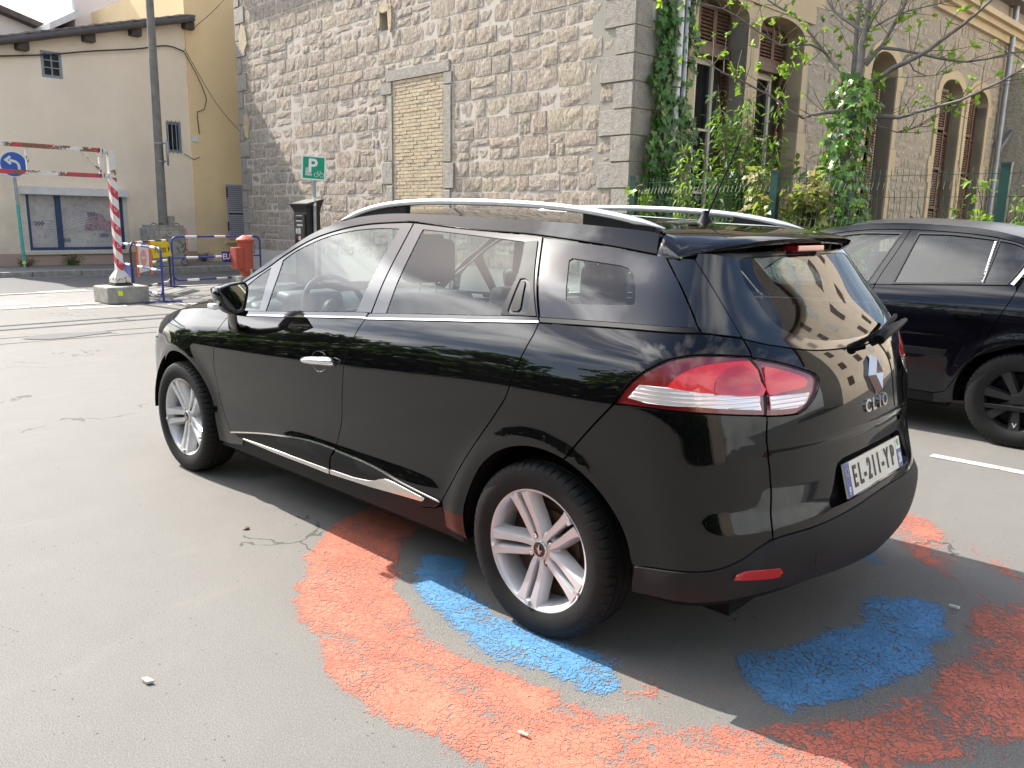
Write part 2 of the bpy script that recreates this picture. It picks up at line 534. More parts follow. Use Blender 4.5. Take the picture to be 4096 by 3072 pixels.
# ------------------------------------------------------------------ ground, road, pavements, painted marks
def asphalt(name, base, speck, patch=.12, crack=0.0, rough=.78, bump=.35):
    m, nt, b = newmat(name)
    pos = position(nt)
    big = noise(nt, pos, .35, 5, .6); mid = noise(nt, pos, 3.1, 6, .65); fine = noise(nt, pos, 230, 3, .65)
    grit = nt.nodes.new('ShaderNodeTexVoronoi'); grit.inputs['Scale'].default_value = 150; nt.links.new(pos, grit.inputs['Vector'])
    c = ramp(nt, big, [(.3, tuple(x * (1 - patch) for x in base)), (.7, tuple(x * (1 + patch) for x in base))])
    c = mixc(nt, .55, c, ramp(nt, mid, [(.32, tuple(x * .80 for x in base)), (.68, tuple(x * 1.2 for x in base))]))
    c = mixc(nt, .6, c, ramp(nt, fine, [(.35, tuple(x * .50 for x in base)), (.62, tuple(x * 1.5 for x in base))]))
    c = mixc(nt, math_(nt, 'MULTIPLY', math_(nt, 'LESS_THAN', grit.outputs['Distance'], .17), .4), c, speck)
    # dark scuffs and drips with shapes of their own
    st = noise(nt, position(nt, (1.1, 2.3, 1)), 1.7, 8, .72, .6)
    c = mixc(nt, math_(nt, 'MULTIPLY', math_(nt, 'GREATER_THAN', st, .655), .30), c, tuple(x * .45 for x in base))
    pit = nt.nodes.new('ShaderNodeTexVoronoi'); pit.inputs['Scale'].default_value = 21; nt.links.new(position(nt, (1, 1.7, 1)), pit.inputs['Vector'])
    pm_ = math_(nt, 'MULTIPLY', math_(nt, 'LESS_THAN', pit.outputs['Distance'], .12), math_(nt, 'GREATER_THAN', noise(nt, pos, 6, 3), .55))
    c = mixc(nt, math_(nt, 'MULTIPLY', pm_, .65), c, tuple(x * .30 for x in base))
    lite = noise(nt, position(nt, (2.2, .8, 1)), 1.1, 9, .75, .4)
    c = mixc(nt, math_(nt, 'MULTIPLY', math_(nt, 'SUBTRACT', lite, .53, True), 1.6, True), c, tuple(x * 1.55 for x in base))
    h = math_(nt, 'SUBTRACT', math_(nt, 'ADD', math_(nt, 'MULTIPLY', fine, .8), math_(nt, 'MULTIPLY', mid, .5)), math_(nt, 'MULTIPLY', pm_, .8))
    if crack:
        cv = nt.nodes.new('ShaderNodeTexVoronoi'); cv.feature = 'DISTANCE_TO_EDGE'; cv.inputs['Scale'].default_value = crack
        wob = nt.nodes.new('ShaderNodeVectorMath'); wob.operation = 'ADD'
        nz = nt.nodes.new('ShaderNodeTexNoise'); nz.inputs['Scale'].default_value = 2.5; nz.inputs['Detail'].default_value = 6
        nt.links.new(pos, nz.inputs['Vector']); nt.links.new(pos, wob.inputs[0]); nt.links.new(nz.outputs['Color'], wob.inputs[1])
        nt.links.new(wob.outputs[0], cv.inputs['Vector'])
        line = math_(nt, 'LESS_THAN', cv.outputs['Distance'], .006)
        gate = math_(nt, 'GREATER_THAN', noise(nt, pos, .8, 3), .56)
        cm_ = math_(nt, 'MULTIPLY', line, gate)
        c = mixc(nt, math_(nt, 'MULTIPLY', cm_, .7), c, (.03, .028, .026))
        h = math_(nt, 'SUBTRACT', h, math_(nt, 'MULTIPLY', cm_, .8))
    nt.links.new(c, b.inputs['Base Color']); b.inputs['Specular IOR Level'].default_value = .4
    b.inputs['Roughness'].default_value = rough
    bumpn(nt, b, h, bump, .006)
    return m

def worn_paint(name, col, keep=.5, scale=2.2, cracks=26, fade=False):
    """flat road paint, flaked and crazed: bare ground shows where it is gone"""
    m, nt, b = newmat(name)
    pos = position(nt)
    a = noise(nt, pos, scale, 9, .68, .5); f = noise(nt, pos, scale * 26, 8, .85)
    g = math_(nt, 'ADD', math_(nt, 'MULTIPLY', a, .58), math_(nt, 'MULTIPLY', f, .42))
    if fade:                                         # thinner towards the rim of the painted shape
        at = nt.nodes.new('ShaderNodeAttribute'); at.attribute_name = 'cover'
        g = math_(nt, 'SUBTRACT', g, math_(nt, 'MULTIPLY', math_(nt, 'SUBTRACT', 1.0, at.outputs['Fac']), .22))
    mask = math_(nt, 'GREATER_THAN', g, keep)
    grain = noise(nt, pos, 170, 3, .6)
    mask = math_(nt, 'MULTIPLY', mask, math_(nt, 'GREATER_THAN', math_(nt, 'ADD', grain, math_(nt, 'MULTIPLY', math_(nt, 'SUBTRACT', g, keep), 1.5)), .445))
    wob = nt.nodes.new('ShaderNodeVectorMath'); wob.operation = 'ADD'
    nz = nt.nodes.new('ShaderNodeTexNoise'); nz.inputs['Scale'].default_value = 9; nz.inputs['Detail'].default_value = 4
    sc = nt.nodes.new('ShaderNodeVectorMath'); sc.operation = 'SCALE'; sc.inputs['Scale'].default_value = .10
    nt.links.new(pos, nz.inputs['Vector']); nt.links.new(nz.outputs['Color'], sc.inputs[0])
    nt.links.new(pos, wob.inputs[0]); nt.links.new(sc.outputs[0], wob.inputs[1])
    cv = nt.nodes.new('ShaderNodeTexVoronoi'); cv.feature = 'DISTANCE_TO_EDGE'; cv.inputs['Scale'].default_value = cracks
    nt.links.new(wob.outputs[0], cv.inputs['Vector'])
    cr = math_(nt, 'GREATER_THAN', cv.outputs['Distance'], math_(nt, 'MULTIPLY', math_(nt, 'SUBTRACT', noise(nt, pos, 4, 4), .30, True), .15))
    mask = math_(nt, 'MULTIPLY', mask, cr)
    tone = noise(nt, pos, 5, 8, .75)
    c = ramp(nt, tone, [(.3, tuple(x * .72 for x in col)), (.7, tuple(min(1, x * 1.15 + .015) for x in col))])
    c = mixc(nt, math_(nt, 'MULTIPLY', math_(nt, 'SUBTRACT', noise(nt, pos, 60, 5, .8), .45, True), 1.0, True), c, (.20, .18, .16))
    nt.links.new(c, b.inputs['Base Color']); b.inputs['Roughness'].default_value = .78; b.inputs['Specular IOR Level'].default_value = .3
    bumpn(nt, b, noise(nt, pos, 230, 3, .65), .35, .004)
    tr = nt.nodes.new('ShaderNodeBsdfTransparent'); mx = nt.nodes.new('ShaderNodeMixShader')
    nt.links.new(mask, mx.inputs['Fac']); nt.links.new(tr.outputs[0], mx.inputs[1]); nt.links.new(b.outputs[0], mx.inputs[2])
    nt.links.new(mx.outputs[0], nt.nodes['Material Output'].inputs['Surface'])
    return m

MT['lot'] = asphalt('lot_asphalt', (.146, .138, .125), (.34, .33, .31), .16, crack=.55)
MT['road'] = asphalt('road_asphalt', (.092, .090, .088), (.22, .21, .20), .10)
MT['pavement'] = asphalt('pavement_asphalt', (.185, .178, .165), (.36, .35, .33), .12, crack=.8)
MT['tar'] = plain('tar_seam', (.072, .070, .067), .6, var=.3, vscale=4)
MT['kerb'] = plain('kerb_granite', (.30, .29, .27), .7, var=.25, vscale=9, bump=.3, bscale=60)
MT['white_line'] = worn_paint('white_road_paint', (.62, .61, .57), .40, 7, 30)
MT['orange_mark'] = worn_paint('orange_paint', (.55, .150, .092), .452, 1.9, 44, True)
MT['blue_mark'] = worn_paint('blue_paint', (.080, .255, .48), .447, 2.4, 44, True)
MT['concrete'] = plain('concrete', (.33, .31, .27), .85, var=.28, vscale=7, bump=.4, bscale=45, bdist=.006)

def sheet(name, pts, z, mat, parent=None):
    return obj(name, [(x, y, z) for x, y in pts], [tuple(range(len(pts)))], mat, parent)

g = sheet('ground', [(-90, -120), (150, -120), (150, 110), (-90, 110)], 0, MT['lot']); tag(g, 'worn grey asphalt of the car park', None, None, 'structure')
p_ = sheet('pavement', [(11.62, 3.2), (11.62, -2.1), (12.3, -3.0), (12.9, -4.7), (12.9, -12), (13.85, -12), (13.85, 60), (11.62, 60)], .004, MT['pavement']); tag(p_, 'pale pavement strip between car park and street', None, None, 'structure')
r_ = sheet('road', [(13.85, -60), (17.75, -60), (17.75, 80), (13.85, 80)], .008, MT['road']); tag(r_, 'grey street in front of the yellow house', None, None, 'structure')
fp = MB(); fp.box((17.90, -60, 0), (20.2, 80, .11)); fp = fp.build('far_pavement', MT['pavement']); tag(fp, 'pavement along the foot of the yellow house', None, None, 'structure')
kb = MB(); kb.box((0, 0, 0), (.15, .985, .125)); kerb0 = kb.build('kerb_stone', MT['kerb'], fp); bevel(kerb0, .012, 2)
kerb0.location = (17.752, -12, 0)
for i in range(1, 20):
    c = kerb0.copy(); link(c); c.location = (17.752, -12 + i, rnd.uniform(-.004, .004))
fl = MB(); fl.box((0, 0, 0), (.16, .985, .014)); kerb1 = fl.build('kerb_stone', MT['kerb'], p_); kerb1.location = (13.78, -6, 0)
for i in range(1, 14):
    c = kerb1.copy(); link(c); c.location = (13.78, -6 + i, rnd.uniform(-.002, .003))
for i in range(15):
    c = kerb1.copy(); link(c); c.location = (11.55, -2.1 + i, -.004 + rnd.uniform(-.002, .002))

def strip(pts, w, z, name, mat, parent, seed=0, wob=.0):
    """thin ribbon lying along pts"""
    rr = random.Random(seed); vs, fs = [], []
    P = curve([tuple(p) for p in pts], .12) if len(pts) > 2 else straight([tuple(p) for p in pts], .12)
    for i, p in enumerate(P):
        d = P[min(i + 1, len(P) - 1)] - P[max(i - 1, 0)]; d = d / (np.linalg.norm(d) + 1e-9); n = np.array([-d[1], d[0]])
        ww = w * (1 + rr.uniform(-wob, wob))
        a, b = p + n * ww / 2, p - n * ww / 2
        vs += [(a[0], a[1], z), (b[0], b[1], z)]
    for i in range(len(P) - 1): fs.append((2 * i, 2 * i + 1, 2 * i + 3, 2 * i + 2))
    return obj(name, vs, fs, mat, parent)
strip([(8.75, 3.5), (8.56, .12), (8.43, -1.62), (8.3, -4)], .035, .004, 'tar_seam', MT['tar'], g, 1, .3)
strip([(8.3, 3.5), (8.12, .24), (8.01, -1.41), (7.9, -4)], .03, .004, 'tar_seam', MT['tar'], g, 2, .3)
tp = [(8.36 + .20 * math.cos(t) * (1 + .25 * math.sin(3 * t)), -.52 + .47 * math.sin(t)) for t in np.linspace(0, 2 * math.pi, 20, endpoint=False)]
sheet('tar_patch', tp, .006, MT['road_patch'] if 'road_patch' in MT else MT['road'], g)
for k, pts in enumerate([[(11.4, -2.7), (11.1, -3.1), (10.7, -3.3), (10.2, -4.0)], [(11.9, -2.9), (11.5, -3.3), (11.2, -4.1), (11.3, -4.9)], [(12.4, -3.1), (12.0, -3.6), (11.9, -4.3), (11.2, -4.5)], [(11.2, -2.6), (10.9, -2.9), (10.5, -2.95), (10.0, -3.4), (9.7, -4.2)], [(11.75, -2.6), (11.55, -3.0), (11.6, -3.6), (12.0, -4.1), (12.5, -4.6)], [(10.9, -3.3), (11.3, -3.6), (11.8, -3.6)]]):
    strip(pts, .07, .006 + .0006 * k, 'tar_seam', MT['tar'], g, k + 5, .5)
sheet('tar_patch', [(12.1, -3.7), (11.6, -4.6), (11.75, -4.75), (12.3, -3.9)], .0045, MT['road'], g)
sheet('tar_patch', [(11.45, -2.95), (11.0, -3.0), (10.85, -3.5), (11.35, -3.55)], .0052, MT['road'], g)
sheet('white_marking', [(11.25, -1.5), (11.15, -2.3), (10.98, -2.25), (11.02, -1.45)], .0058, MT['white_line'], g)
sheet('white_marking', [(11.0, -2.85), (10.72, -3.35), (10.55, -3.3), (10.8, -2.8)], .0074, MT['white_line'], g)
for x0, y0, x1, y1 in ((14.0, -1.95, 14.12, -2.75), (17.5, -2, 17.58, -11.9), (12.15, -.85, 12.55, -1.25)):
    sheet('white_marking', [(x0, y0), (x0, y1), (x1, y1), (x1, y0)], .0125 if x0 > 13.9 else .0085, MT['white_line'], r_ if x0 > 13.9 else p_)
dp = sheet('drain_cover', [(12.12, .2), (12.12, -.85), (12.55, -.85), (12.55, .2)], .0082, MT['road'], p_)
sheet('white_marking', [(-.30, -2.56), (-.30, -2.64), (-3.2, -2.66), (-3.2, -2.58)], .004, MT['white_line'], g)
sheet('white_marking', [(-.86, -2.64), (-.94, -2.64), (-1.10, -3.9), (-1.02, -3.9)], .0046, MT['white_line'], g)

def ring(name, r0, r1, a0, a1, z, mat, soft=.07, wear=None):
    """painted arc; its 'cover' value falls off towards the edges and where wear (angle, amount) says so"""
    n = max(10, int(abs(a1 - a0) / 2)); q = 9; vs, fs, cov = [], [], []; full = a1 - a0 >= 359
    for k in range(n + 1):
        ad = a0 + (a1 - a0) * k / n; a = R(ad)
        for j in range(q + 1):
            r = r0 + (r1 - r0) * j / q; vs.append((r * math.cos(a), r * math.sin(a), z))
            e = min(1, min(j, q - j) / q * (r1 - r0) / soft)
            if not full: e *= min(1, min(k, n - k) * abs(a1 - a0) / n / 7)
            if wear: e *= float(np.interp(ad, [w[0] for w in wear], [w[1] for w in wear]))
            cov.append(e)
    for k in range(n):
        for j in range(q): i = k * (q + 1) + j; fs.append((i, i + 1, i + q + 2, i + q + 1))
    o = obj(name, vs, fs, mat, g); at = o.data.attributes.new('cover', 'FLOAT', 'POINT'); at.data.foreach_set('value', cov); return o
ring('orange_ring', 1.02, 1.58, -180, 180, .0016, MT['orange_mark'], .12, [(-180, .78), (-140, .70), (-100, .55), (0, .9), (30, 1), (100, 1), (118, .95), (130, .92), (145, .80), (165, .74), (180, .78)])
ring('orange_ring', .78, 1.12, 108, 140, .0020, MT['orange_mark'], .12, [(108, .8), (140, .75)])
ring('blue_ring', .74, 1.12, 36, 119, .0024, MT['blue_mark'], .12)
ring('blue_ring', .66, 1.13, 134, 210, .0024, MT['blue_mark'], .14)
ring('blue_ring', .78, 1.08, 216, 250, .0024, MT['blue_mark'], .14, [(216, .6), (250, .6)])

# ------------------------------------------------------------------ buildings
def stone_mat(name, cols, bump=.8, wscale=(1, 1, 1), mort=None, tool=34):
    """each stone takes its own tone; pitted, hand-dressed surface"""
    m, nt, b = newmat(name)
    oi = nt.nodes.new('ShaderNodeObjectInfo'); ge = nt.nodes.new('ShaderNodeNewGeometry')
    rv_ = math_(nt, 'FRACT', math_(nt, 'ADD', math_(nt, 'MULTIPLY', oi.outputs['Random'], 1.0), math_(nt, 'MULTIPLY', ge.outputs['Random Per Island'], 7.31)))
    n = len(cols); c = ramp(nt, rv_, [((i + .5) / n, k) for i, k in enumerate(cols)])
    pos = position(nt, wscale)
    mid = noise(nt, pos, 9, 7, .7, .3); fine = noise(nt, pos, tool, 8, .75); big = noise(nt, pos, 2.2, 4)
    c = mixc(nt, .6, c, ramp(nt, mid, [(.30, (.68, .66, .64)), (.66, (1.2, 1.19, 1.18))]), 'MULTIPLY')
    c = mixc(nt, .75, c, ramp(nt, fine, [(.36, (.48, .46, .44)), (.58, (1.28, 1.27, 1.25))]), 'MULTIPLY')  # shadow in the pits is painted into the colour too
    c = mixc(nt, math_(nt, 'MULTIPLY', math_(nt, 'GREATER_THAN', big, .60), .25), c, (.42, .36, .27))
    nt.links.new(c, b.inputs['Base Color']); b.inputs['Roughness'].default_value = .92; b.inputs['Specular IOR Level'].default_value = .25
    h = math_(nt, 'ADD', math_(nt, 'MULTIPLY', mid, 1.0), math_(nt, 'MULTIPLY', fine, .55))
    bumpn(nt, b, h, bump, .05)
    return m

def render_wall(name, col, stain=(.30, .27, .22), amt=.5, low=None):
    """painted render: blotches, rain streaks, hairline cracks"""
    m, nt, b = newmat(name)
    pos = position(nt); a = noise(nt, pos, .5, 6, .6); f = noise(nt, pos, 28, 6, .7)
    s = noise(nt, position(nt, (3.2, 3.2, .22)), 1.0, 8, .7)
    c = ramp(nt, a, [(.28, tuple(x * .90 for x in col)), (.72, tuple(min(1, x * 1.06) for x in col))])
    c = mixc(nt, math_(nt, 'MULTIPLY', math_(nt, 'SUBTRACT', s, .52, True), amt * 3.0), c, stain)
    c = mixc(nt, .22, c, ramp(nt, f, [(.3, (.75, .75, .75)), (.7, (1.2, 1.2, 1.2))]), 'MULTIPLY')
    if low:
        sx = nt.nodes.new('ShaderNodeSeparateXYZ'); nt.links.new(pos, sx.inputs[0])
        t = math_(nt, 'MULTIPLY', math_(nt, 'SUBTRACT', noise(nt, pos, 1.4, 7, .7), math_(nt, 'MULTIPLY', sx.outputs['Z'], .24)), 2.2, True)
        c = mixc(nt, math_(nt, 'MULTIPLY', t, .6), c, low)
    nt.links.new(c, b.inputs['Base Color']); b.inputs['Roughness'].default_value = .9; b.inputs['Specular IOR Level'].default_value = .2
    bumpn(nt, b, math_(nt, 'ADD', f, math_(nt, 'MULTIPLY', noise(nt, pos, 4, 4), 1.5)), .25, .01)
    return m

MT['rubble'] = stone_mat('rubble_stone', [(.41, .345, .28), (.44, .375, .305), (.39, .335, .28), (.44, .365, .29), (.42, .365, .31), (.43, .345, .28), (.40, .345, .29), (.44, .38, .315), (.45, .385, .29), (.38, .325, .275)], 1.0, (1, 1, .5), tool=26)
MT['quoin'] = stone_mat('quoin_granite', [(.38, .35, .31), (.42, .385, .335), (.36, .33, .295), (.40, .365, .32)], .8, tool=70)
MT['mortar'] = render_wall('lime_mortar', (.56, .50, .43), (.44, .39, .34), .4)
MT['brick'] = stone_mat('pale_brick', [(.54, .45, .31), (.58, .485, .335), (.52, .42, .29), (.56, .44, .30), (.50, .43, .31)], .35, tool=60)
MT['facade_stone'] = stone_mat('facade_rubble', [(.44, .40, .32), (.48, .435, .345), (.40, .365, .30), (.50, .44, .34), (.45, .385, .31)], .9, tool=24)
MT['facade_mortar'] = render_wall('facade_mortar', (.35, .32, .27), (.25, .23, .20), .4)
MT['limestone'] = render_wall('yellow_limestone', (.52, .43, .285), (.30, .26, .19), .35)
MT['shutter_brown'] = plain('brown_shutter_paint', (.105, .052, .030), .55, var=.25, vscale=5, bump=.1)
MT['frame_cream'] = plain('cream_window_paint', (.66, .60, .46), .5, var=.08)
MT['frame_dark'] = plain('dark_window_paint', (.09, .055, .04), .5, var=.15)
MT['pane'] = plain('window_pane', (.012, .013, .014), .04, var=.2, spec=.6)
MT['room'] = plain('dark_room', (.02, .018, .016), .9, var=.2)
MT['zinc'] = plain('zinc_pipe', (.33, .35, .38), .42, metal=.6, var=.2, vscale=3)
MT['pipe_white'] = plain('white_pipe', (.66, .65, .62), .5, var=.08)
MT['yellow_wall'] = render_wall('yellow_render', (.94, .80, .63), (.70, .60, .47), .18, (.55, .48, .40))
MT['ochre_wall'] = render_wall('ochre_render', (.86, .65, .37), (.64, .50, .31), .14, (.55, .44, .31))
MT['peach_wall'] = render_wall('peach_render', (.88, .77, .71), (.72, .63, .57), .15)
MT['pink_base'] = render_wall('pink_plinth', (.62, .37, .28), (.42, .36, .31), .6, (.36, .33, .30))
MT['white_trim'] = plain('white_trim', (.70, .69, .66), .55, var=.08)
MT['cream_trim'] = plain('cream_trim', (.60, .57, .48), .7, var=.12, bump=.2)
MT['navy_frame'] = plain('navy_frame', (.025, .055, .14), .45, var=.15)
MT['grey_paint'] = plain('grey_paint', (.25, .29, .33), .5, var=.15)
MT['roof_tile'] = plain('roof_tile', (.16, .135, .125), .8, var=.4, vscale=3, bump=.3)
MT['gutter'] = plain('gutter_metal', (.11, .10, .10), .5, metal=.3, var=.2)
MT['beam'] = plain('roof_beam', (.09, .07, .06), .8, var=.3)
MT['cable'] = plain('cable', (.04, .035, .032), .6, var=.1)

def shop_film():
    """pale printed film inside a shop window, faded blotches and arcs"""
    m, nt, b = newmat('shop_window_film')
    pos = position(nt); a = noise(nt, pos, 2.2, 6, .7, .6); f = noise(nt, pos, 9, 7, .8, .5)
    c = ramp(nt, a, [(.3, (.30, .30, .34)), (.5, (.43, .42, .42)), (.7, (.50, .50, .48))])
    c = mixc(nt, .8, c, ramp(nt, f, [(.34, (.55, .56, .62)), (.46, (1, 1, 1)), (.62, (1.2, 1.15, 1.05))]), 'MULTIPLY')
    nt.links.new(c, b.inputs['Base Color']); b.inputs['Roughness'].default_value = .35
    b.inputs['Coat Weight'].default_value = .6; b.inputs['Coat Roughness'].default_value = .08
    return m
MT['film'] = shop_film()

def stone_meshes(n, mat, rough=.030, seed=3, gx=4, gz=3):
    """unit rock-faced blocks: face towards +y, x and z from 0 to 1"""
    out = []; rr = random.Random(seed)
    for i in range(n):
        me = bpy.data.meshes.new('stone'); vs, fs = [], []
        for k in range(gz + 1):
            for j in range(gx + 1):
                x, z = j / gx, k / gz; edge = j in (0, gx) or k in (0, gz)
                cx = .5 + (x - .5) * (1 - rr.uniform(0, .05)) if edge else x + rr.uniform(-.06, .06)
                cz = .5 + (z - .5) * (1 - rr.uniform(0, .05)) if edge else z + rr.uniform(-.07, .07)
                y = rr.uniform(-.003, .006) if edge else rr.uniform(.3, 1.0) * rough
                if j in (0, gx) and k in (0, gz): y -= .004
                vs.append((cx, y, cz))
        for k in range(gz):
            for j in range(gx): a = k * (gx + 1) + j; fs.append((a + 1, a, a + gx + 1, a + gx + 2))
        loop = [j for j in range(gx + 1)] + [(k + 1) * (gx + 1) - 1 for k in range(1, gz + 1)] + [gz * (gx + 1) + j for j in range(gx - 1, -1, -1)] + [k * (gx + 1) for k in range(gz - 1, 0, -1)]
        b = len(vs); L = len(loop)
        for q in loop: vs.append((vs[q][0], -.10, vs[q][2]))
        for q in range(L): fs.append((loop[q], loop[(q + 1) % L], b + (q + 1) % L, b + q))
        me.from_pydata(vs, [], fs); me.materials.append(mat); me.update()
        out.append(me)
    return out

def lay(regions, x0, x1, z0, z1, hs, ws, joint, seed):
    """irregular coursed rubble; regions to keep clear as (xa, xb, za, zb)"""
    rr = random.Random(seed); out = []; z = z0
    while z < z1:
        h = rr.uniform(*hs); x = x0 + rr.uniform(-.3, 0)
        while x < x1:
            w = rr.uniform(*ws)
            cells = [(x, z, w, h)]
            if h > sum(hs) / 2 and rr.random() < .38:
                s = rr.uniform(.35, .65); wa = rr.uniform(.5, .5); cells = [(x, z, w, h * s), (x, z + h * s, w, h * (1 - s))]
                if rr.random() < .5: cells = [(x, z, w * .55, h * s), (x + w * .55, z, w * .45, h * s), (x, z + h * s, w, h * (1 - s))]
            for cx, cz, cw, ch in cells:
                parts = [(max(cx, x0), cz, min(cx + cw, x1), cz + ch)]
                for xa, xb, za, zb in regions:
                    new = []
                    for a, b, c, d in parts:
                        if c <= xa or a >= xb or d <= za or b >= zb: new.append((a, b, c, d)); continue
                        if a < xa: new.append((a, b, xa, d))
                        if c > xb: new.append((xb, b, c, d))
                        m0, m1 = max(a, xa), min(c, xb)
                        if d > zb: new.append((m0, zb, m1, d))
                        if b < za: new.append((m0, b, m1, za))
                    parts = new
                for a, b, c, d in parts:
                    if c - a > .07 and d - b > .05: out.append((a + joint / 2 * rr.uniform(.6, 1.4), b + joint / 2 * rr.uniform(.5, 1.5), c - a - joint, d - b - joint))
            x += w
        z += h
    return out

def place_stones(parent, cells, meshes, limit, name, key, seed=1, mat=None):
    """the largest stones as parts, any rest joined into one part"""
    rr = random.Random(seed); cells = sorted(cells, key=key)
    for x, z, w, h in cells[:limit]:
        o = bpy.data.objects.new(name, rr.choice(meshes)); o.parent = parent
        o.location = (x, rr.uniform(-.012, .008), z); o.scale = (w, 1, h); link(o)
    if len(cells) > limit:
        vs, fs = [], []
        for x, z, w, h in cells[limit:]:
            me = rr.choice(meshes); b = len(vs); y0 = rr.uniform(-.012, .008)
            vs += [(x + v.co.x * w, v.co.y + y0, z + v.co.z * h) for v in me.vertices]
            fs += [tuple(i + b for i in p.vertices) for p in me.polygons]
        o = obj('far_stones', vs, fs, mat or meshes[0].materials[0], parent); o['kind'] = 'stuff'

# ---- stone house: gable wall towards the car park, windowed front round its corner
TH = R(-3.45)
CORNER = Vector((5.487, -7.452, 0))
house = empty('stone_house', CORNER, 0); tag(house, 'old rubble stone house with granite quoins and a bricked-up doorway', 'building')
gable = empty('gable_wall', (0, 0, 0), TH, house)             # local x runs along the wall away from the corner
WL = 12.62; WH = 7.4
gb = MB()
holes = [(WL - .18 - 8.06 + .0, 0, 0, 0)]
DX0, DX1, DZ = 12.435 - 8.05, 12.435 - 6.48, 4.0               # doorway, measured from the corner
HX0, HX1, HZ0, HZ1 = 12.435 - 6.36, 12.435 - 6.08, 4.98, 5.32
gb.box((0, -.45, 0), (WL, -.007, HZ0)); gb.box((0, -.45, HZ1), (WL, -.007, WH + 1.6)); gb.box((0, -.45, HZ0), (HX0, -.007, HZ1)); gb.box((HX1, -.45, HZ0), (WL, -.007, HZ1))
gb.box((HX0 - .02, -.452, HZ0 - .02), (HX1 + .02, -.44, HZ1 + .02))
gb.build('mortar_bed', MT['mortar'], gable)
# dressed stones: lintel, jambs, corner quoins
dress = [(DX0 - .20, DZ + .01, 1.98, .20), (DX0 - .24, 2.42, .22, 1.36), (DX0 - .33, 1.95, .31, .45), (DX0 - .26, 3.80, .24, .20), (DX1 + .02, 2.50, .14, 1.25), (DX1 + .02, 3.78, .36, .22), (DX1 + .02, 2.06, .36, .42), (DX0 - .22, .0, .20, 1.93), (DX1 + .02, .0, .2, 2.03)]
qz = 0.0; qr = []; k = 0
while qz < WH:
    h = .38 + rnd.uniform(-.006, .006); w = .62 if k % 2 else .36
    qr.append((-.015, qz, w + rnd.uniform(-.03, .03), h - .012)); qz += h; k += 1
ql = []; qz = 0.; k = 0
while qz < WH:
    h = .40 + rnd.uniform(-.02, .02); w = .50 if k % 2 else .26
    ql.append((WL - w, qz, w, h - .014)); qz += h; k += 1
qm = []
for i in range(6):
    me = bpy.data.meshes.new('quoin'); bm = bmesh.new(); bmesh.ops.create_cube(bm, size=1)
    for v in bm.verts: v.co = Vector((v.co.x + .5, (v.co.y + .5) * .125 - .10, v.co.z + .5)) + Vector([rnd.uniform(-.006, .006) for _ in range(3)])
    bmesh.ops.bevel(bm, geom=list(bm.edges), offset=.014, segments=1, affect='EDGES'); bm.to_mesh(me); bm.free(); me.materials.append(MT['quoin']); qm.append(me)
for x, z, w, h in dress + qr + ql:
    o = bpy.data.objects.new('dressed_stone', rnd.choice(qm)); o.parent = gable; o.location = (x, rnd.uniform(0, .008), z); o.scale = (w, 1, h); link(o)
clear = [(x - .0, x + w, z, z + h + .012) for x, z, w, h in dress + qr + ql] + [(DX0, DX1, 0, DZ + .02), (HX0 - .10, HX1 + .05, HZ0 - .10, HZ1 + .08)]
cells = lay(clear, .0, WL, .0, WH, (.22, .40), (.26, .78), .024, 11)
cells = [c for c in cells if c[1] + c[3] > .75]
sm = stone_meshes(14, MT['rubble'], .012, 5)
place_stones(gable, cells, sm, 300, 'stone', key=lambda c: ((c[0] - 3.0)**2 + (c[1] - 3.0)**2 * 2.2) / (.3 + c[2] * c[3]) ** .2, mat=MT['rubble'])
# plaster patches round the vent and on the far quoins
for x, z, w, h, s_ in ((HX0 - .13, HZ0 - .06, .13, .50, 1), (HX1 - .02, HZ0 + .02, .10, .42, 2), (HX0 - .10, HZ1 - .02, .42, .16, 3), (WL - .62, 5.35, .42, .62, 4), (WL - .55, 3.25, .30, .62, 5), (8.15, 4.50, .0001, .0001, 6)):
    rr = random.Random(s_); n = 14
    pts = [(x + w / 2 + w * .55 * math.cos(t) * rr.uniform(.75, 1.1), z + h / 2 + h * .55 * math.sin(t) * rr.uniform(.75, 1.1)) for t in np.linspace(0, 2 * math.pi, n, endpoint=False)]
    if w > .01:
        m = MB(); m.prism(pts, -.05, .032, axes((0, 0, 0), (1, 0, 0), (0, 0, 1), (0, 1, 0))); m.build('plaster_patch', MT['brick'], gable)
# bricked-up doorway
bvs = MB(); z = 0.; row = 0
while z < DZ - .03:
    x = DX0 + .01 - (.115 if row % 2 else 0)
    while x < DX1 - .02:
        a, b = max(x, DX0 + .008), min(x + .215, DX1 - .008)
        if b - a > .03: bvs.box((a, -.12, z), (b, .006 + rnd.uniform(-.005, .005), z + .054 + rnd.uniform(-.003, .002)))
        x += .226 + rnd.uniform(-.004, .004)
    z += .068; row += 1
bw = bvs.build('brick_infill', MT['brick'], gable); bw['kind'] = 'stuff'
gbk = MB(); gbk.box((DX0, -.12, 0), (DX1, -.019, DZ)); gbk.build('brick_mortar', MT['mortar'], gable)
vt = MB(); vt.box((HX0, -.40, HZ0), (HX1, -.39, HZ1)); vt.build('vent_back', MT['room'], gable)

# ---- the windowed front: local x from the corner backwards, y out of the wall
front = empty('front_wall', (0, 0, 0), R(-90) + TH, house)
front.rotation_euler = (0, 0, TH + R(90)); front.scale = (-1, 1, 1)
FL, FH = 19.0, 9.5
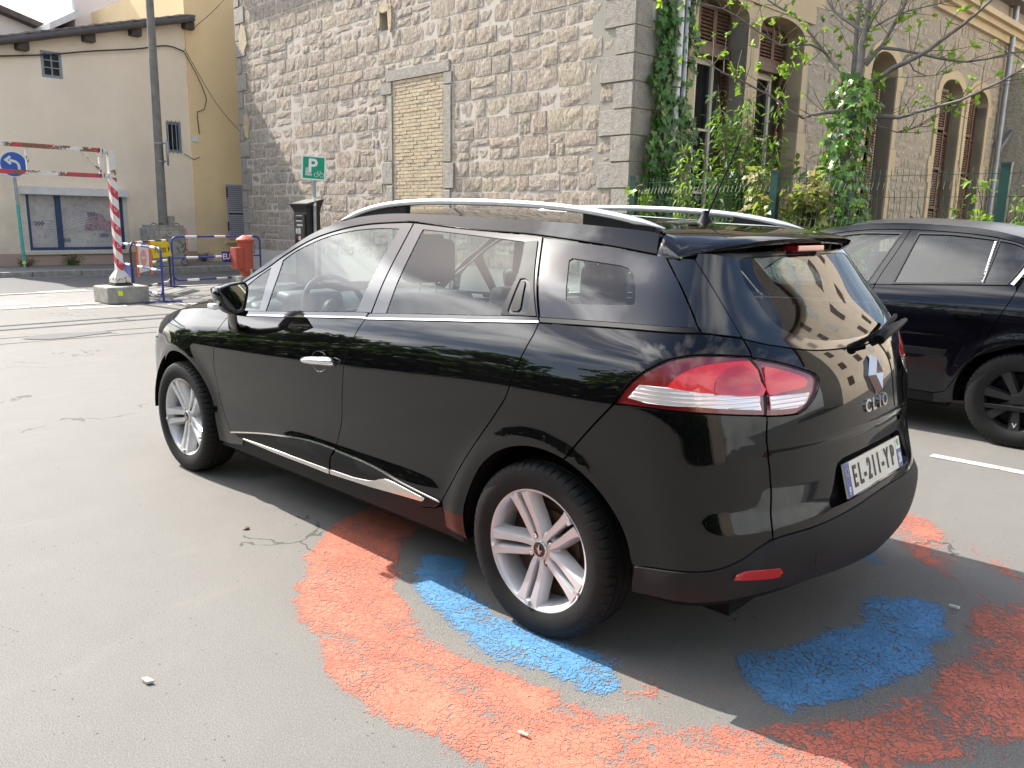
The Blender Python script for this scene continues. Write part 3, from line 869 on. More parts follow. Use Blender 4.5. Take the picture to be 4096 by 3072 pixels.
# openings: x0, x1, spring height, rise of arch, kind
OPEN = [(1.50, 2.98, 4.74, .26, 'french'), (3.36, 4.92, 4.70, .26, 'french'), (7.85, 9.20, 4.62, .42, 'door'), (11.85, 13.35, 4.62, .36, 'shutter'), (13.85, 15.30, 4.60, .36, 'shutter')]
fm = MB()
xs = [0.0]
for (a, b, s_, r_h, kd) in OPEN:
    fm.box((xs[-1], -.82, 0), (a, -.006, FH)); xs.append(b)
    top = s_ + r_h + .05
    fm.box((a, -.82, top), (b, -.006, FH))
fm.box((xs[-1], -.82, 0), (FL, -.006, FH))
fm.build('front_mortar', MT['facade_mortar'], front)
reg = [(a - .30, b + .30, 0, s_ + r_h + .34) for a, b, s_, r_h, kd in OPEN] + [(-.1, .62, 0, 9), (0, 5.1, 5.1, 9), (11.0, FL, 6.45, 7.2)]
fcells = lay(reg, .5, 16.4, .8, 6.5, (.14, .46), (.16, .62), .05, 23)
fsm = stone_meshes(10, MT['facade_stone'], .018, 9)
place_stones(front, fcells, fsm, 230, 'stone', key=lambda c: c[0], seed=4)
qz = 0.; k = 0
while qz < 8.5:
    h = .38; w = .36 if k % 2 else .58
    o = bpy.data.objects.new('dressed_stone', rnd.choice(qm)); o.parent = front; o.location = (.0, .0, qz); o.scale = (w, 1, h - .012); link(o); qz += h; k += 1
def arch_pts(a, b, s_, rise, n=12):
    c = (a + b) / 2; hw = (b - a) / 2
    return [(c + hw * math.cos(t), s_ + rise * math.sin(t)) for t in np.linspace(0, math.pi, n)]
FX = axes((0, 0, 0), (1, 0, 0), (0, 0, 1), (0, 1, 0))
def louvre(name, a, b, z0, z1, y, parent, lean=0.0, hinge=None):
    """louvred shutter leaf: stiles, rails and slats as one leaf"""
    m = MB(); t = .035; st = .055
    m.box((0, 0, z0), (st, t, z1)); m.box((b - a - st, 0, z0), (b - a, t, z1))
    nr = max(1, round((z1 - z0) / 1.0)); hh = (z1 - z0) / nr
    for i in range(nr + 1): zz = min(z0 + i * hh, z1 - .07); m.box((st, 0, zz), (b - a - st, t, zz + .07))
    for i in range(nr):
        zz = z0 + i * hh + .10
        while zz < z0 + (i + 1) * hh - .05:
            m.add([(st, .030, zz), (b - a - st, .030, zz), (b - a - st, .006, zz + .042), (st, .006, zz + .042), (st, .022, zz - .006), (b - a - st, .022, zz - .006), (b - a - st, -.002, zz + .036), (st, -.002, zz + .036)], [(0, 1, 2, 3), (7, 6, 5, 4), (0, 4, 5, 1), (3, 2, 6, 7)])
            zz += .058
    o = m.build(name, MT['shutter_brown'], parent)
    o.location = (a, y, 0); o.rotation_euler = (0, 0, lean)
    return o
for a, b, s_, rise, kd in OPEN:
    wn_ = empty('window' if kd != 'door' else 'tall_door', parent=front)
    ar = arch_pts(a, b, s_, rise); ao = arch_pts(a - .22, b + .22, s_ + .02, rise + .22)
    # arch ring and jamb blocks of yellow limestone
    m = MB(); n = len(ar)
    for i in range(n - 1):
        m.prism([ar[i], ar[i + 1], ao[i + 1], ao[i]], -.80, .035, FX)
    m.build('stone_arch', MT['limestone'], wn_)
    for xx, sg in ((a, -1), (b, 1)):
        zz = 0.; k = 0; m = MB()
        while zz < s_ + .02:
            h = min(.62, s_ + .02 - zz); w = .34 if k % 3 == 1 else .20
            x0, x1 = (xx - w, xx) if sg < 0 else (xx, xx + w)
            m.box((x0, -.80, zz), (x1, .028 + .004 * (k % 2), zz + h - .004)); zz += h; k += 1
        m.build('stone_jamb', MT['limestone'], wn_)
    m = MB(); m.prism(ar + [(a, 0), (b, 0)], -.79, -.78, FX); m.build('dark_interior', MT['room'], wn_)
    if kd == 'french':
        mid = (a + b) / 2
        ts = s_ + rise * .35
        wv = (b - a) / 3                      # louvred fanlight panels above the transom
        for i in range(3): louvre('louvre_panel', a + .03 + i * (wv - .02), a + .03 + (i + 1) * (wv - .02), 4.28, ts + .08, -.34, wn_)
        m = MB(); m.box((a, -.52, 4.12), (b, -.28, 4.27)); m.build('transom', MT['frame_dark'], wn_)
        o = louvre('shutter', 0, .34, .4, 4.12, 0, wn_); o.location = (a + .02, -.10, 0); o.rotation_euler = (0, 0, math.atan2(-.30, .17))
        o = louvre('shutter', 0, .20, .4, 4.12, 0, wn_); o.location = (b - .02, -.46, 0); o.rotation_euler = (0, 0, R(94))
        m = MB()
        for x in (a + .20, b - .27): m.box((x, -.54, .2), (x + .07, -.47, 4.12))
        m.box((a + .27, -.54, 4.02), (b - .27, -.47, 4.12)); m.box((mid - .03, -.54, .2), (mid + .03, -.472, 4.02))
        for zz in (.9, 1.9, 2.95): m.box((a + .27, -.532, zz), (b - .27, -.48, zz + .04))
        m.build('window_frame', MT['frame_cream'], wn_)
        m = MB(); m.box((a + .27, -.525, .2), (b - .27, -.515, 4.02)); m.build('window_pane', MT['pane'], wn_)
    elif kd == 'door':
        m = MB()
        for x in (a + .10, b - .20): m.box((x, -.36, .1), (x + .08, -.28, 4.5))
        m.box((a + .10, -.36, 4.42), (b - .12, -.28, 4.5)); m.build('window_frame', MT['frame_cream'], wn_)
        louvre('shutter', a + .48, b - .02, .3, 4.45, -.12, wn_, R(-14))
        m = MB(); m.box((a + .18, -.345, .1), (b - .2, -.335, 4.42)); m.build('window_pane', MT['pane'], wn_)
    else:
        louvre('shutter', a + .02, a + .70, .9, s_ + .12, -.14, wn_, R(4))
        o = louvre('shutter', b - .66, b - .02, .9, s_ + .05, -.20, wn_, R(-6))
        m = MB(); m.box((a, -.345, .9), (b, -.335, s_ + .1)); m.build('window_pane', MT['pane'], wn_)
# pale surround linking the twin windows, string course, cornice with porch beyond
m = MB(); m.box((2.98, -.02, 0), (3.36, .024, 5.0)); m.box((1.2, -.02, 5.02), (5.2, .06, 5.35)); m.box((.62, -.02, 5.36), (5.6, .015, 9)); m.build('limestone_band', MT['limestone'], front)
m = MB(); m.box((10.8, -.02, 6.52), (FL, .22, 6.66)); m.box((10.8, -.02, 6.66), (FL, .34, 6.80)); m.box((10.8, -.02, 6.34), (FL, .10, 6.52)); m.build('cornice', MT['limestone'], front)
m = MB()
for i in range(3): louvre('louvre_panel', 12.6 + i * 1.5, 13.5 + i * 1.5, 7.3, 9.2, -.05, front)
m = MB(); m.box((16.6, -.02, 0), (17.0, 1.2, 5.2)); m.box((16.6, -.02, 5.2), (FL, 1.6, 5.6)); m.prism([(16.9, 5.2), (17.6, 5.2), (16.9, 4.5)], .3, .8, FX); m.build('porch', MT['facade_stone'], front)
# rainwater pipes
for nm, x, y, r_p, mt, z0, z1 in (('drainpipe', .90, .10, .075, 'pipe_white', 3.42, 9.0), ('drainpipe', .90, .10, .068, 'pipe_white', .3, 3.40), ('drainpipe', 1.06, .12, .045, 'zinc', .3, 9.0), ('drainpipe', 16.2, .14, .075, 'zinc', 0, 9.0)):
    m = MB(); m.tube([(x, y, z0), (x, y, z1)], r_p, 14); dpip = m.build(nm, MT[mt], front, ang=50)
    m = MB(); [m.tube([(x, y, zz), (x, y, zz + .03)], r_p + .008, 14) for zz in np.arange(z0 + .4, z1, 1.9)]; m.build('pipe_clip', MT['zinc'], dpip)
m = MB(); m.bar((16.22, .16, 3.55), (17.2, .5, 4.85), .09); m.build('porch_strut', MT['zinc'], front)
m = MB()
for x in (5.8, 6.3, 6.8): m.bar((x + 4.0, .55, .3), (x + 4.0, .55, 1.45), .02)
m.bar((9.4, .55, 1.62), (11.4, .55, 1.25), .035); m.build('handrail', MT['cable'], front)
rf_ = MB(); rf_.prism([(-.4, 7.3), (6.3, 11.2), (13, 7.3)], -20, .3, axes((0, 0, 0), (math.cos(TH), math.sin(TH), 0), (0, 0, 1), (math.sin(TH) * -1, math.cos(TH), 0)))
rf_.build('roof', MT['roof_tile'], house)

# ---- yellow house across the street
yh = empty('yellow_house', (20.0, -5.6, 0)); tag(yh, 'low cream rendered house with sloping tiled eave and shuttered shop window', 'building')
Y0 = -5.6
def yb(m, x0, x1, ya, yb_, z0, z1): m.box((x0 - 20, min(ya, yb_) - Y0, z0), (x1 - 20, max(ya, yb_) - Y0, z1))
eave = lambda y: 5.06 + (-3.48 - y) * .283
m = MB()
prof = [(-2.3, 0), (-8.0, 0), (-8.0, eave(-8.0) - .02), (-2.3, eave(-2.3) - .02)]
YX = axes((0, -Y0, 0), (0, 1, 0), (0, 0, 1), (1, 0, 0))
def wall_with_holes(name, x_face, depth, outer, holes, mat, parent, Mx):
    """flat wall with openings cut through it"""
    pts = [Vector(p) for p in outer]; edges = [(i, (i + 1) % len(outer)) for i in range(len(outer))]
    for h in holes:
        b = len(pts); pts += [Vector(q) for q in ((h[0], h[2]), (h[1], h[2]), (h[1], h[3]), (h[0], h[3]))]; edges += [(b, b + 1), (b + 1, b + 2), (b + 2, b + 3), (b + 3, b)]
    vo, _, fo, _, _, _ = delaunay_2d_cdt(pts, edges, [], 1, 1e-6)
    V = [(v.x, v.y) for v in vo]; keep = []
    for f in fo:
        c = Vector((sum(V[i][0] for i in f) / len(f), sum(V[i][1] for i in f) / len(f)))
        if not any(min(h[0], h[1]) < c.x < max(h[0], h[1]) and h[2] < c.y < h[3] for h in holes): keep.append(tuple(f))
    vs = [Mx @ Vector((x, y, x_face)) for x, y in V]; n = len(vs); vs += [Mx @ Vector((x, y, x_face + depth)) for x, y in V]
    fs = [f for f in keep] + [tuple(i + n for i in f[::-1]) for f in keep]
    from collections import Counter
    ec = Counter()
    for f in keep:
        for i in range(len(f)): ec[(f[i], f[(i + 1) % len(f)])] += 1
    for (i, j) in list(ec):
        if (j, i) not in ec: fs.append((j, i, i + n, j + n))
    return obj(name, vs, fs, mat, parent)
wall_with_holes('wall', 0, .35, [(-2.3, .40), (-8.0, .40), (-8.0, eave(-8.0) - .02), (-2.3, eave(-2.3) - .02)], [(-5.91, -3.69, .47, 1.78), (-4.75, -4.30, 4.48, 5.07), (-7.57, -7.17, 2.98, 3.76)], MT['yellow_wall'], yh, YX)
m = MB(); yb(m, 19.97, 20.35, -2.3, -8.0, 0, .40); m.build('plinth', MT['pink_base'], yh)
m = MB(); yb(m, 20.35, 28, -2.3, -2.65, 0, 4.4); m.build('side_wall', MT['yellow_wall'], yh)
# eave: gutter, beam ends, roof slab, verge tiles
m = MB(); e0, e1 = (19.72 - 20, -2.2 - Y0, eave(-2.2) + .05), (19.72 - 20, -7.95 - Y0, eave(-7.95) + .05)
m.tube([e0, e1], .085, 12); m.build('gutter', MT['gutter'], yh, ang=60)
for y in (-5.37, -6.49, -7.88, -3.9): 
    m = MB(); m.box((-.22, y - .13 - Y0, eave(y) - .20), (.2, y + .13 - Y0, eave(y) + .0)); o = m.build('beam_end', MT['beam'], yh); bevel(o, .03, 2)
m = MB(); m.add([(-.30, -2.2 - Y0, eave(-2.2) + .06), (-.30, -8.0 - Y0, eave(-8.0) + .06), (8, -8.0 - Y0, eave(-8.0) + .5), (8, -2.2 - Y0, eave(-2.2) + .5), (-.30, -2.2 - Y0, eave(-2.2) + .12), (-.30, -8.0 - Y0, eave(-8.0) + .12), (8, -8.0 - Y0, eave(-8.0) + .56), (8, -2.2 - Y0, eave(-2.2) + .56)], [(0, 1, 2, 3), (7, 6, 5, 4), (0, 4, 5, 1)]); yroof = m.build('roof', MT['roof_tile'], yh)
y = -2.3; tb = None
while y > -7.9:
    if tb is None:
        m = MB(); m.box((-.34, -.17, 0), (.40, .17, .035)); tb = m.build('roof_tile', MT['roof_tile'], yroof); o = tb
    else: o = tb.copy(); link(o)
    o.location = (0, y - Y0, eave(y) + .135 + rnd.uniform(-.006, .006)); o.rotation_euler = (R(-9), R(-3), 0); y -= .30
# small square window near the eave
w = empty('window', parent=yh)
m = MB(); fr = lambda ya, yb2, za, zb2, x0=19.99, x1=20.06: yb(m, x0, x1, ya, yb2, za, zb2)
fr(-4.30, -4.36, 4.48, 5.07); fr(-4.69, -4.75, 4.48, 5.07); fr(-4.36, -4.69, 4.48, 4.54); fr(-4.36, -4.69, 5.01, 5.07); fr(-4.51, -4.54, 4.54, 5.01); fr(-4.36, -4.51, 4.69, 4.715); fr(-4.54, -4.69, 4.69, 4.715); fr(-4.36, -4.51, 4.855, 4.88); fr(-4.54, -4.69, 4.855, 4.88)
m.build('window_frame', MT['grey_paint'], w)
for ya, yb2 in ((-4.36, -4.51), (-4.54, -4.69)):
    for za, zb2 in ((4.54, 4.69), (4.715, 4.855), (4.88, 5.01)):
        m = MB(); yb(m, 20.03, 20.035, ya, yb2, za, zb2); m.build('pane', MT['pane'], w)
# barred window
w = empty('barred_window', parent=yh)
m = MB(); fr(-7.17, -7.23, 2.98, 3.76, 20.04, 20.10); fr(-7.51, -7.57, 2.98, 3.76, 20.04, 20.10); fr(-7.23, -7.51, 2.98, 3.05, 20.04, 20.10); fr(-7.23, -7.51, 3.69, 3.76, 20.04, 20.10); m.build('window_frame', MT['grey_paint'], w)
m = MB(); yb(m, 20.07, 20.075, -7.23, -7.51, 3.05, 3.69); m.build('pane', MT['pane'], w)
for i in range(4): m = MB(); m.tube([(-.03, -7.20 - i * .11 - Y0, 2.95), (-.03, -7.20 - i * .11 - Y0, 3.79)], .012, 6); m.build('bar', MT['grey_paint'], w)
# shop window
w = empty('shop_window', parent=yh)
m = MB(); fr(-3.69, -3.76, .47, 1.78, 20.02, 20.10); fr(-4.33, -4.45, .54, 1.78, 20.0, 20.10); fr(-5.85, -5.91, .47, 1.78, 20.02, 20.10); fr(-3.76, -5.85, .47, .54, 20.02, 20.10); m.build('window_frame', MT['navy_frame'], w)
m = MB(); yb(m, 20.06, 20.07, -3.76, -4.33, .54, 1.78); m.build('pane', MT['film'], w)
m = MB(); yb(m, 20.06, 20.07, -4.45, -5.85, .54, 1.78); m.build('pane', MT['film'], w)
m = MB()
for k, (za, zb2) in enumerate(((1.20, 1.22), (1.12, 1.16), (1.06, 1.10), (1.01, 1.04))):
    m.tube([(.055, y - Y0, z) for y, z in curve([(-4.02, za), (-4.18, za + .005), (-4.32, za - .02)], .05)], .006, 5); m.tube([(.055, y - Y0, z) for y, z in curve([(-4.47, za - .14), (-4.75, za + .02), (-5.15, zb2 + .10)], .05)], .006, 5)
m.build('film_print', MT['white_trim'], w)
m = MB()
m.prism([(-4.95, .95), (-5.82, .92), (-5.82, 1.16), (-5.50, 1.20), (-5.40, 1.36), (-5.12, 1.37), (-5.02, 1.18)], .052, .058, YX)
m.build('film_car_print', plain('faded_red_print', (.34, .24, .27), .5, var=.35, vscale=14), w)
m = MB()
for cy, cz in ((-4.07, 1.06), (-5.27, 1.30), (-5.53, .78), (-4.62, .66)):
    for i in range(6):
        for j in range(3):
            if (i + j) % 2: m.box((.046, cy + i * .035 - Y0, cz + j * .032), (.051, cy + (i + 1) * .035 - Y0, cz + (j + 1) * .032))
m.build('film_checker_print', plain('film_blue_print', (.12, .13, .20), .5, var=.3), w)
m = MB(); yb(m, 19.80, 20.0, -3.56, -6.0, 1.78, 1.97); o = m.build('shutter_box', MT['white_trim'], w); bevel(o, .012)
m = MB(); yb(m, 19.90, 20.02, -3.50, -5.98, .37, .465); o = m.build('window_sill', MT['cream_trim'], w); bevel(o, .012)
for ya, yz in ((-3.54, -3.69), (-5.91, -6.02)): m = MB(); yb(m, 19.985, 20.0, ya, yz, .465, 1.78); m.build('window_surround', MT['cream_trim'], w)
m = MB(); yb(m, 19.93, 20.0, -7.82, -8.00, 3.29, 3.45); o = m.build('junction_box', MT['white_plastic'], yh); bevel(o, .01)

# ---- taller ochre house joining it on the right
oh = empty('ochre_house', (19.96, -9, 0)); tag(oh, 'tall ochre rendered house with grey louvred shutter beside the stone wall', 'building')
m = MB(); m.box((0, -2.0, 0), (8, 1.18, 7.4)); o = m.build('wall', MT['ochre_wall'], oh)
m = MB(); m.box((-.012, .75, 0), (0.0, 1.17, .34)); m.build('plinth', MT['pink_base'], oh)
w = empty('window', parent=oh)
m = MB(); m.box((-.05, .24, .72), (-.015, .27, 2.22)); m.box((-.05, -.45, .72), (-.015, -.42, 2.22)); m.box((-.05, -.42, 2.17), (-.015, .24, 2.22)); m.box((-.05, -.42, .72), (-.015, .24, .78)); m.box((-.05, -.42, 1.44), (-.015, .24, 1.5))
z = .80
while z < 2.14:
    if not 1.38 < z < 1.5: m.add([(-.05, -.42, z), (-.05, .24, z), (-.02, .24, z + .05), (-.02, -.42, z + .05)], [(0, 1, 2, 3)])
    z += .055
m.build('shutter', plain('grey_shutter', (.42, .43, .45), .5, var=.08), w)
m = MB(); m.box((-.022, -.42, .75), (-.003, .24, 2.2)); m.build('dark_gap', MT['room'], w)
m = MB(); m.box((-.09, -.55, .60), (0.01, .36, .68)); m.build('window_sill', MT['ochre_wall'], w)
m = MB(); m.bar((-.06, .27, .95), (-.06, .27, 1.2), .03); m.bar((-.06, .27, 1.85), (-.06, .27, 2.15), .03); m.build('hinge', MT['cable'], w)
# ---- peach building behind the eave, and the gable further left
pb = empty('peach_building', (26, -8, 0)); tag(pb, 'pale peach rendered building with stepped parapet rising behind the tiled eave', 'building')
m = MB(); m.box((0, -4, 0), (8, .68, 10)); m.build('wall', MT['peach_wall'], pb)
m = MB(); m.box((-.2, .68, 0), (6, 1.46, 6.62)); m.build('lower_wall', MT['peach_wall'], pb)
m = MB(); m.add([(-.35, .66, 7.36), (6, .66, 7.36), (6, 1.52, 6.84), (-.35, 1.52, 6.84), (-.35, .66, 7.14), (6, .66, 7.14), (6, 1.52, 6.64), (-.35, 1.52, 6.64)], [(0, 1, 2, 3), (4, 5, 6, 7), (0, 3, 7, 4), (1, 2, 6, 5), (0, 1, 5, 4), (2, 3, 7, 6)]); m.build('coping', MT['white_trim'], pb)
m = MB(); m.tube([(-.10, .70, 7.36), (-.10, .74, 10)], .07, 10); m.build('drainpipe', MT['white_trim'], pb)
lh = empty('gable_house', (27, -5, 0)); tag(lh, 'peach gabled house with dark sloping verge at the far left', 'building')
m = MB(); m.prism([(8, 0), (-2.25, 0), (-2.25, 6.66), (8, 9.5)], 0, 9, axes((0, 0, 0), (0, 1, 0), (0, 0, 1), (1, 0, 0))); m.build('wall', MT['peach_wall'], lh)
m = MB(); m.bar((-.15, -2.6, 6.62), (-.15, 8.2, 9.62), .5, .16); m.build('verge', MT['beam'], lh)

# ------------------------------------------------------------------ street furniture
def stripes(name, c1, c2, scale, axis='z', slant=1.0, rust=.0):
    """diagonal warning bands with rust and chips"""
    m, nt, b = newmat(name)
    v = coords(nt); sx = nt.nodes.new('ShaderNodeSeparateXYZ'); nt.links.new(v, sx.inputs[0])
    main, side = (sx.outputs['Z'], math_(nt, 'ADD', sx.outputs['X'], sx.outputs['Y'])) if axis == 'z' else (sx.outputs['Y'], sx.outputs['Z'])
    t = math_(nt, 'FRACT', math_(nt, 'MULTIPLY', math_(nt, 'ADD', main, math_(nt, 'MULTIPLY', side, slant)), scale))
    c = mixc(nt, math_(nt, 'GREATER_THAN', t, .5), c1, c2)
    if rust:
        n_ = noise(nt, v, 7, 8, .75)
        c = mixc(nt, math_(nt, 'GREATER_THAN', n_, rust), c, ramp(nt, noise(nt, v, 40, 5), [(.3, (.10, .045, .025)), (.7, (.28, .13, .06))]))
    nt.links.new(c, b.inputs['Base Color']); b.inputs['Roughness'].default_value = .55
    return m
def rusty(name, col, lim):
    m, nt, b = newmat(name); v = coords(nt); n_ = noise(nt, v, 9, 8, .75)
    c = mixc(nt, math_(nt, 'GREATER_THAN', n_, lim), col, ramp(nt, noise(nt, v, 40, 5), [(.3, (.11, .045, .025)), (.7, (.30, .14, .065))]))
    nt.links.new(c, b.inputs['Base Color']); b.inputs['Roughness'].default_value = .65; return m
MT['gantry_stripe'] = stripes('red_white_stripes', (.48, .035, .06), (.66, .64, .60), 3.6, 'z', -.9)
MT['beam_stripe'] = stripes('rusty_stripes', (.50, .04, .07), (.66, .64, .60), .95, 'y', 1.0, .50)
MT['gantry_white'] = rusty('rusty_white', (.62, .59, .53), .56)
MT['sign_blue'] = plain('sign_blue', (.02, .10, .42), .35, var=.06)
MT['sign_green'] = plain('sign_green', (.0, .30, .15), .35, var=.06)
MT['sign_white'] = plain('sign_white', (.78, .78, .76), .4, var=.04)
MT['steel_grey'] = plain('galvanised_steel', (.36, .38, .40), .45, metal=.6, var=.15)
MT['turquoise'] = plain('turquoise_paint', (.09, .42, .36), .5, var=.45, vscale=30)
MT['barrier_blue'] = plain('barrier_blue', (.03, .045, .25), .4, var=.2)
MT['barrier_black'] = plain('barrier_black', (.02, .02, .022), .45, var=.2)
MT['yellow_sign'] = plain('yellow_sign', (.80, .62, .01), .45, var=.05)
MT['orange_tape'] = plain('orange_tape', (.85, .16, .03), .5, var=.15)
MT['faded_red'] = plain('faded_red', (.80, .36, .32), .5, var=.05)
MT['hydrant_red'] = rusty('hydrant_red', (.44, .085, .055), .68)
MT['meter_black'] = plain('meter_black', (.016, .016, .017), .38, var=.2)
MT['meter_slot'] = plain('meter_slot_steel', (.55, .55, .52), .3, metal=.7, var=.1)
MT['pole_concrete'] = plain('weathered_pole', (.21, .20, .175), .85, var=.22, vscale=4, bump=.2)
MT['graffiti_pale'] = plain('pale_chalk', (.62, .60, .54), .8, var=.2)
MT['graffiti_dark'] = plain('black_spray', (.03, .03, .03), .7, var=.2)
MT['fence_green'] = plain('fence_green', (.006, .045, .034), .45, var=.2)
MT['neon'] = plain('neon_yellow', (.80, .85, .02), .5, var=.05)

# height gauge gantry standing on a concrete block
ga = empty('height_barrier', (11.72, -2.46, 0)); tag(ga, 'red and white striped height barrier post with rusty double beam on concrete foot', 'height barrier')
m = MB(); m.box((-.36, -.30, 0), (.22, .34, .265)); o = m.build('concrete_foot', MT['concrete'], ga); bevel(o, .025, 2)
m = MB(); m.box((-.215, -.02, .13), (-.205, .05, .20), Matrix.Translation((-.16, .14, 0))); m.build('paint_dab', MT['neon'], ga)
m = MB(); m.box((-.14, -.14, .266), (.14, .14, .29)); m.box((-.125, -.125, .295), (.125, .125, .31)); m.build('base_plate', MT['cable'], ga)
m = MB(); m.add([(-.12, -.12, .31), (.12, -.12, .31), (.12, .12, .31), (-.12, .12, .31), (-.12, -.12, .38), (.12, -.12, .38), (.12, .12, .38), (-.12, .12, .38), (-.052, -.052, .50), (.052, -.052, .50), (.052, .052, .50), (-.052, .052, .50)], [(0, 1, 5, 4), (1, 2, 6, 5), (2, 3, 7, 6), (3, 0, 4, 7), (4, 5, 9, 8), (5, 6, 10, 9), (6, 7, 11, 10), (7, 4, 8, 11)]); m.build('base_shoe', MT['gantry_white'], ga)
m = MB(); m.box((-.05, -.05, .45), (.05, .05, 1.93)); m.build('striped_post', MT['gantry_stripe'], ga)
m = MB(); m.box((-.048, -.048, 1.93), (.048, .048, 2.34)); m.build('post_top', MT['gantry_white'], ga)
for z in (2.325, 1.955): m = MB(); m.box((-.03, .05, z - .035), (.03, .13, z + .035)); m.tube([(-.05, .09, z), (.05, .09, z)], .02, 8); m.build('hinge', MT['gantry_white'], ga)
arm = [(0, .13), (0, 5.5)]
m = MB(); m.box((-.03, .16, 2.30), (.03, 6, 2.36)); m.build('beam', MT['beam_stripe'], ga)
m = MB(); m.box((-.03, .16, 1.92), (.03, 6, 1.98)); m.build('beam', MT['beam_stripe'], ga)
m = MB(); m.box((-.03, .12, 1.92), (.03, .18, 2.36)); m.bar((0, .18, 2.05), (0, .42, 2.31), .035); m.build('end_bracket', MT['gantry_white'], ga)
for y in (1.15, 3.2): m = MB(); m.box((-.02, y, 1.98), (.02, y + .04, 2.30)); m.build('stay', MT['gantry_white'], ga)
for ch, z in zip('VURDR', (1.72, 1.44, 1.16, .88, .62)):
    text('post_letter', ch, .08, MT['graffiti_pale'], axes((-.0515, .0, z), (0, -1, 0), (0, 0, 1), (-1, 0, 0)), ga, .0008)
# round blue turn-left sign on a painted post
rs = empty('round_sign', (19.2, -3.30, .11)); tag(rs, 'round blue sign with white bent left arrow on a turquoise painted post', 'sign')
SX = axes((0, 0, 0), (0, -1, 0), (0, 0, 1), (-1, 0, 0))
m = MB(); m.tube([(0, 0, 0), (-.0, 0.03, 2.35)], .033, 12); m.build('post', MT['steel_grey'], rs, ang=50)
m = MB(); m.tube([(0, 0, .10), (-.0, .018, 1.42)], .036, 12); m.build('painted_band', MT['turquoise'], rs, ang=50)
m = MB(); m.tube([(0, 0, .10), (0, 0, .16)], .038, 12); m.build('neon_band', MT['neon'], rs, ang=50)
disc = lambda r, n=40, cx=0, cy=0: [(cx + r * math.cos(t), cy + r * math.sin(t)) for t in np.linspace(0, 2 * math.pi, n, endpoint=False)]
Mx = axes((-.045, .03, 2.30), (0, -1, 0), (0, 0, 1), (-1, 0, 0))
m = MB(); m.prism(disc(.285), -.02, 0, Mx); m.build('sign_rim', MT['sign_white'], rs)
m = MB(); m.prism(disc(.262), 0, .003, Mx); m.build('sign_face', MT['sign_blue'], rs)
ap = curve([(.10, -.19), (.105, -.05), (.07, .04), (-.02, .075), (-.08, .08)], .02); mm = MB()
for i in range(len(ap) - 1):
    d = (ap[i + 1] - ap[i]); d /= np.linalg.norm(d); n_ = np.array([-d[1], d[0]]) * .028
    mm.prism([tuple(ap[i] - n_), tuple(ap[i + 1] - n_), tuple(ap[i + 1] + n_), tuple(ap[i] + n_)], .003, .006, Mx)
mm.prism([(-.19, .085), (-.07, .185), (-.035, .15), (-.115, .085), (-.035, .02), (-.07, -.015)], .003, .0065, Mx); mm.build('arrow', MT['sign_white'], rs)
# concrete mast in a heavy concrete block
po = empty('utility_pole', (18.55, -6.32, .11)); tag(po, 'weathered grey utility pole standing in a large graffitied concrete block', 'pole')
m = MB(); m.box((-.22, -.45, 0), (.45, .45, .93)); o = m.build('concrete_block', MT['concrete'], po); bevel(o, .02)
m = MB(); m.box((-.16, -.40, .93), (.40, .40, 1.0)); m.build('block_cap', MT['concrete'], po)
m = MB(); m.tube([(.1, .0, 1.0), (.1, -.02, 4.0), (.1, -.05, 11)], [.11, .095, .075], 16); m.build('mast', MT['pole_concrete'], po, ang=50)
m = MB(); m.box((-.02, -.24, 1.0), (.2, -.08, 1.22)); m.build('wedge', MT['concrete'], po)
for y in (.28, .1, -.3): m = MB(); m.tube([(.0 + .03 * math.cos(t), y + .05 * math.cos(t), 1.0 + .05 * math.sin(t)) for t in np.linspace(0, math.pi, 7)], .01, 5); m.build('lifting_loop', MT['cable'], po)
m = MB(); Ms = axes((-.04, -.14, 2.73), (.93, -.37, 0), (0, 0, 1), (-.37, -.93, 0)); m.prism(disc(.30, 32), 0, .03, Ms); m.build('sign_back', MT['steel_grey'], po)
for z in (2.52, 2.95): m = MB(); m.tube([(.1, -.02, z), (.1, -.02, z + .03)], .108, 16); m.bar((.06, -.10, z + .015), (-.03, -.15, z + .015), .03); m.build('sign_clamp', MT['steel_grey'], po)
text('graffiti_word', 'ESPOIR', .19, MT['graffiti_pale'], axes((-.223, .05, .80), (0, -1, 0), (0, 0, 1), (-1, 0, 0)), po, .0008, sx=1.0, bold=-.002)
def scribble(pts, r_, mat, parent, Mx, name='graffiti_tag'):
    m = MB(); m.tube([Mx @ Vector((x, y, 0)) for x, y in curve(pts, .03)], r_, 4); return m.build(name, mat, parent)
MB_ = axes((-.223, 0, 0), (0, -1, 0), (0, 0, 1), (-1, 0, 0))
scribble([(.22, .62), (.32, .50), (.26, .44), (.38, .56), (.36, .40), (.30, .34), (.40, .42), (.44, .30), (.34, .26)], .009, MT['graffiti_dark'], po, MB_)
scribble([(.26, .14), (.36, .20), (.42, .06), (.34, .02), (.24, .10), (.40, .22)], .009, MT['graffiti_dark'], po, MB_)
scribble([(.16, .46), (.24, .30)], .009, MT['graffiti_dark'], po, MB_)
scribble([(-.40, .30), (-.30, .42), (-.26, .26), (-.36, .20), (-.16, .36), (-.12, .22), (-.30, .12)], .006, MT['graffiti_pale'], po, MB_)
scribble([(-.42, .62), (-.36, .54), (-.30, .62), (-.34, .50)], .006, MT['graffiti_pale'], po, MB_)
m = MB(); m.box((-.224, -.449, .15), (-.2205, -.40, .93)); m.build('red_edge', MT['faded_red'], po)

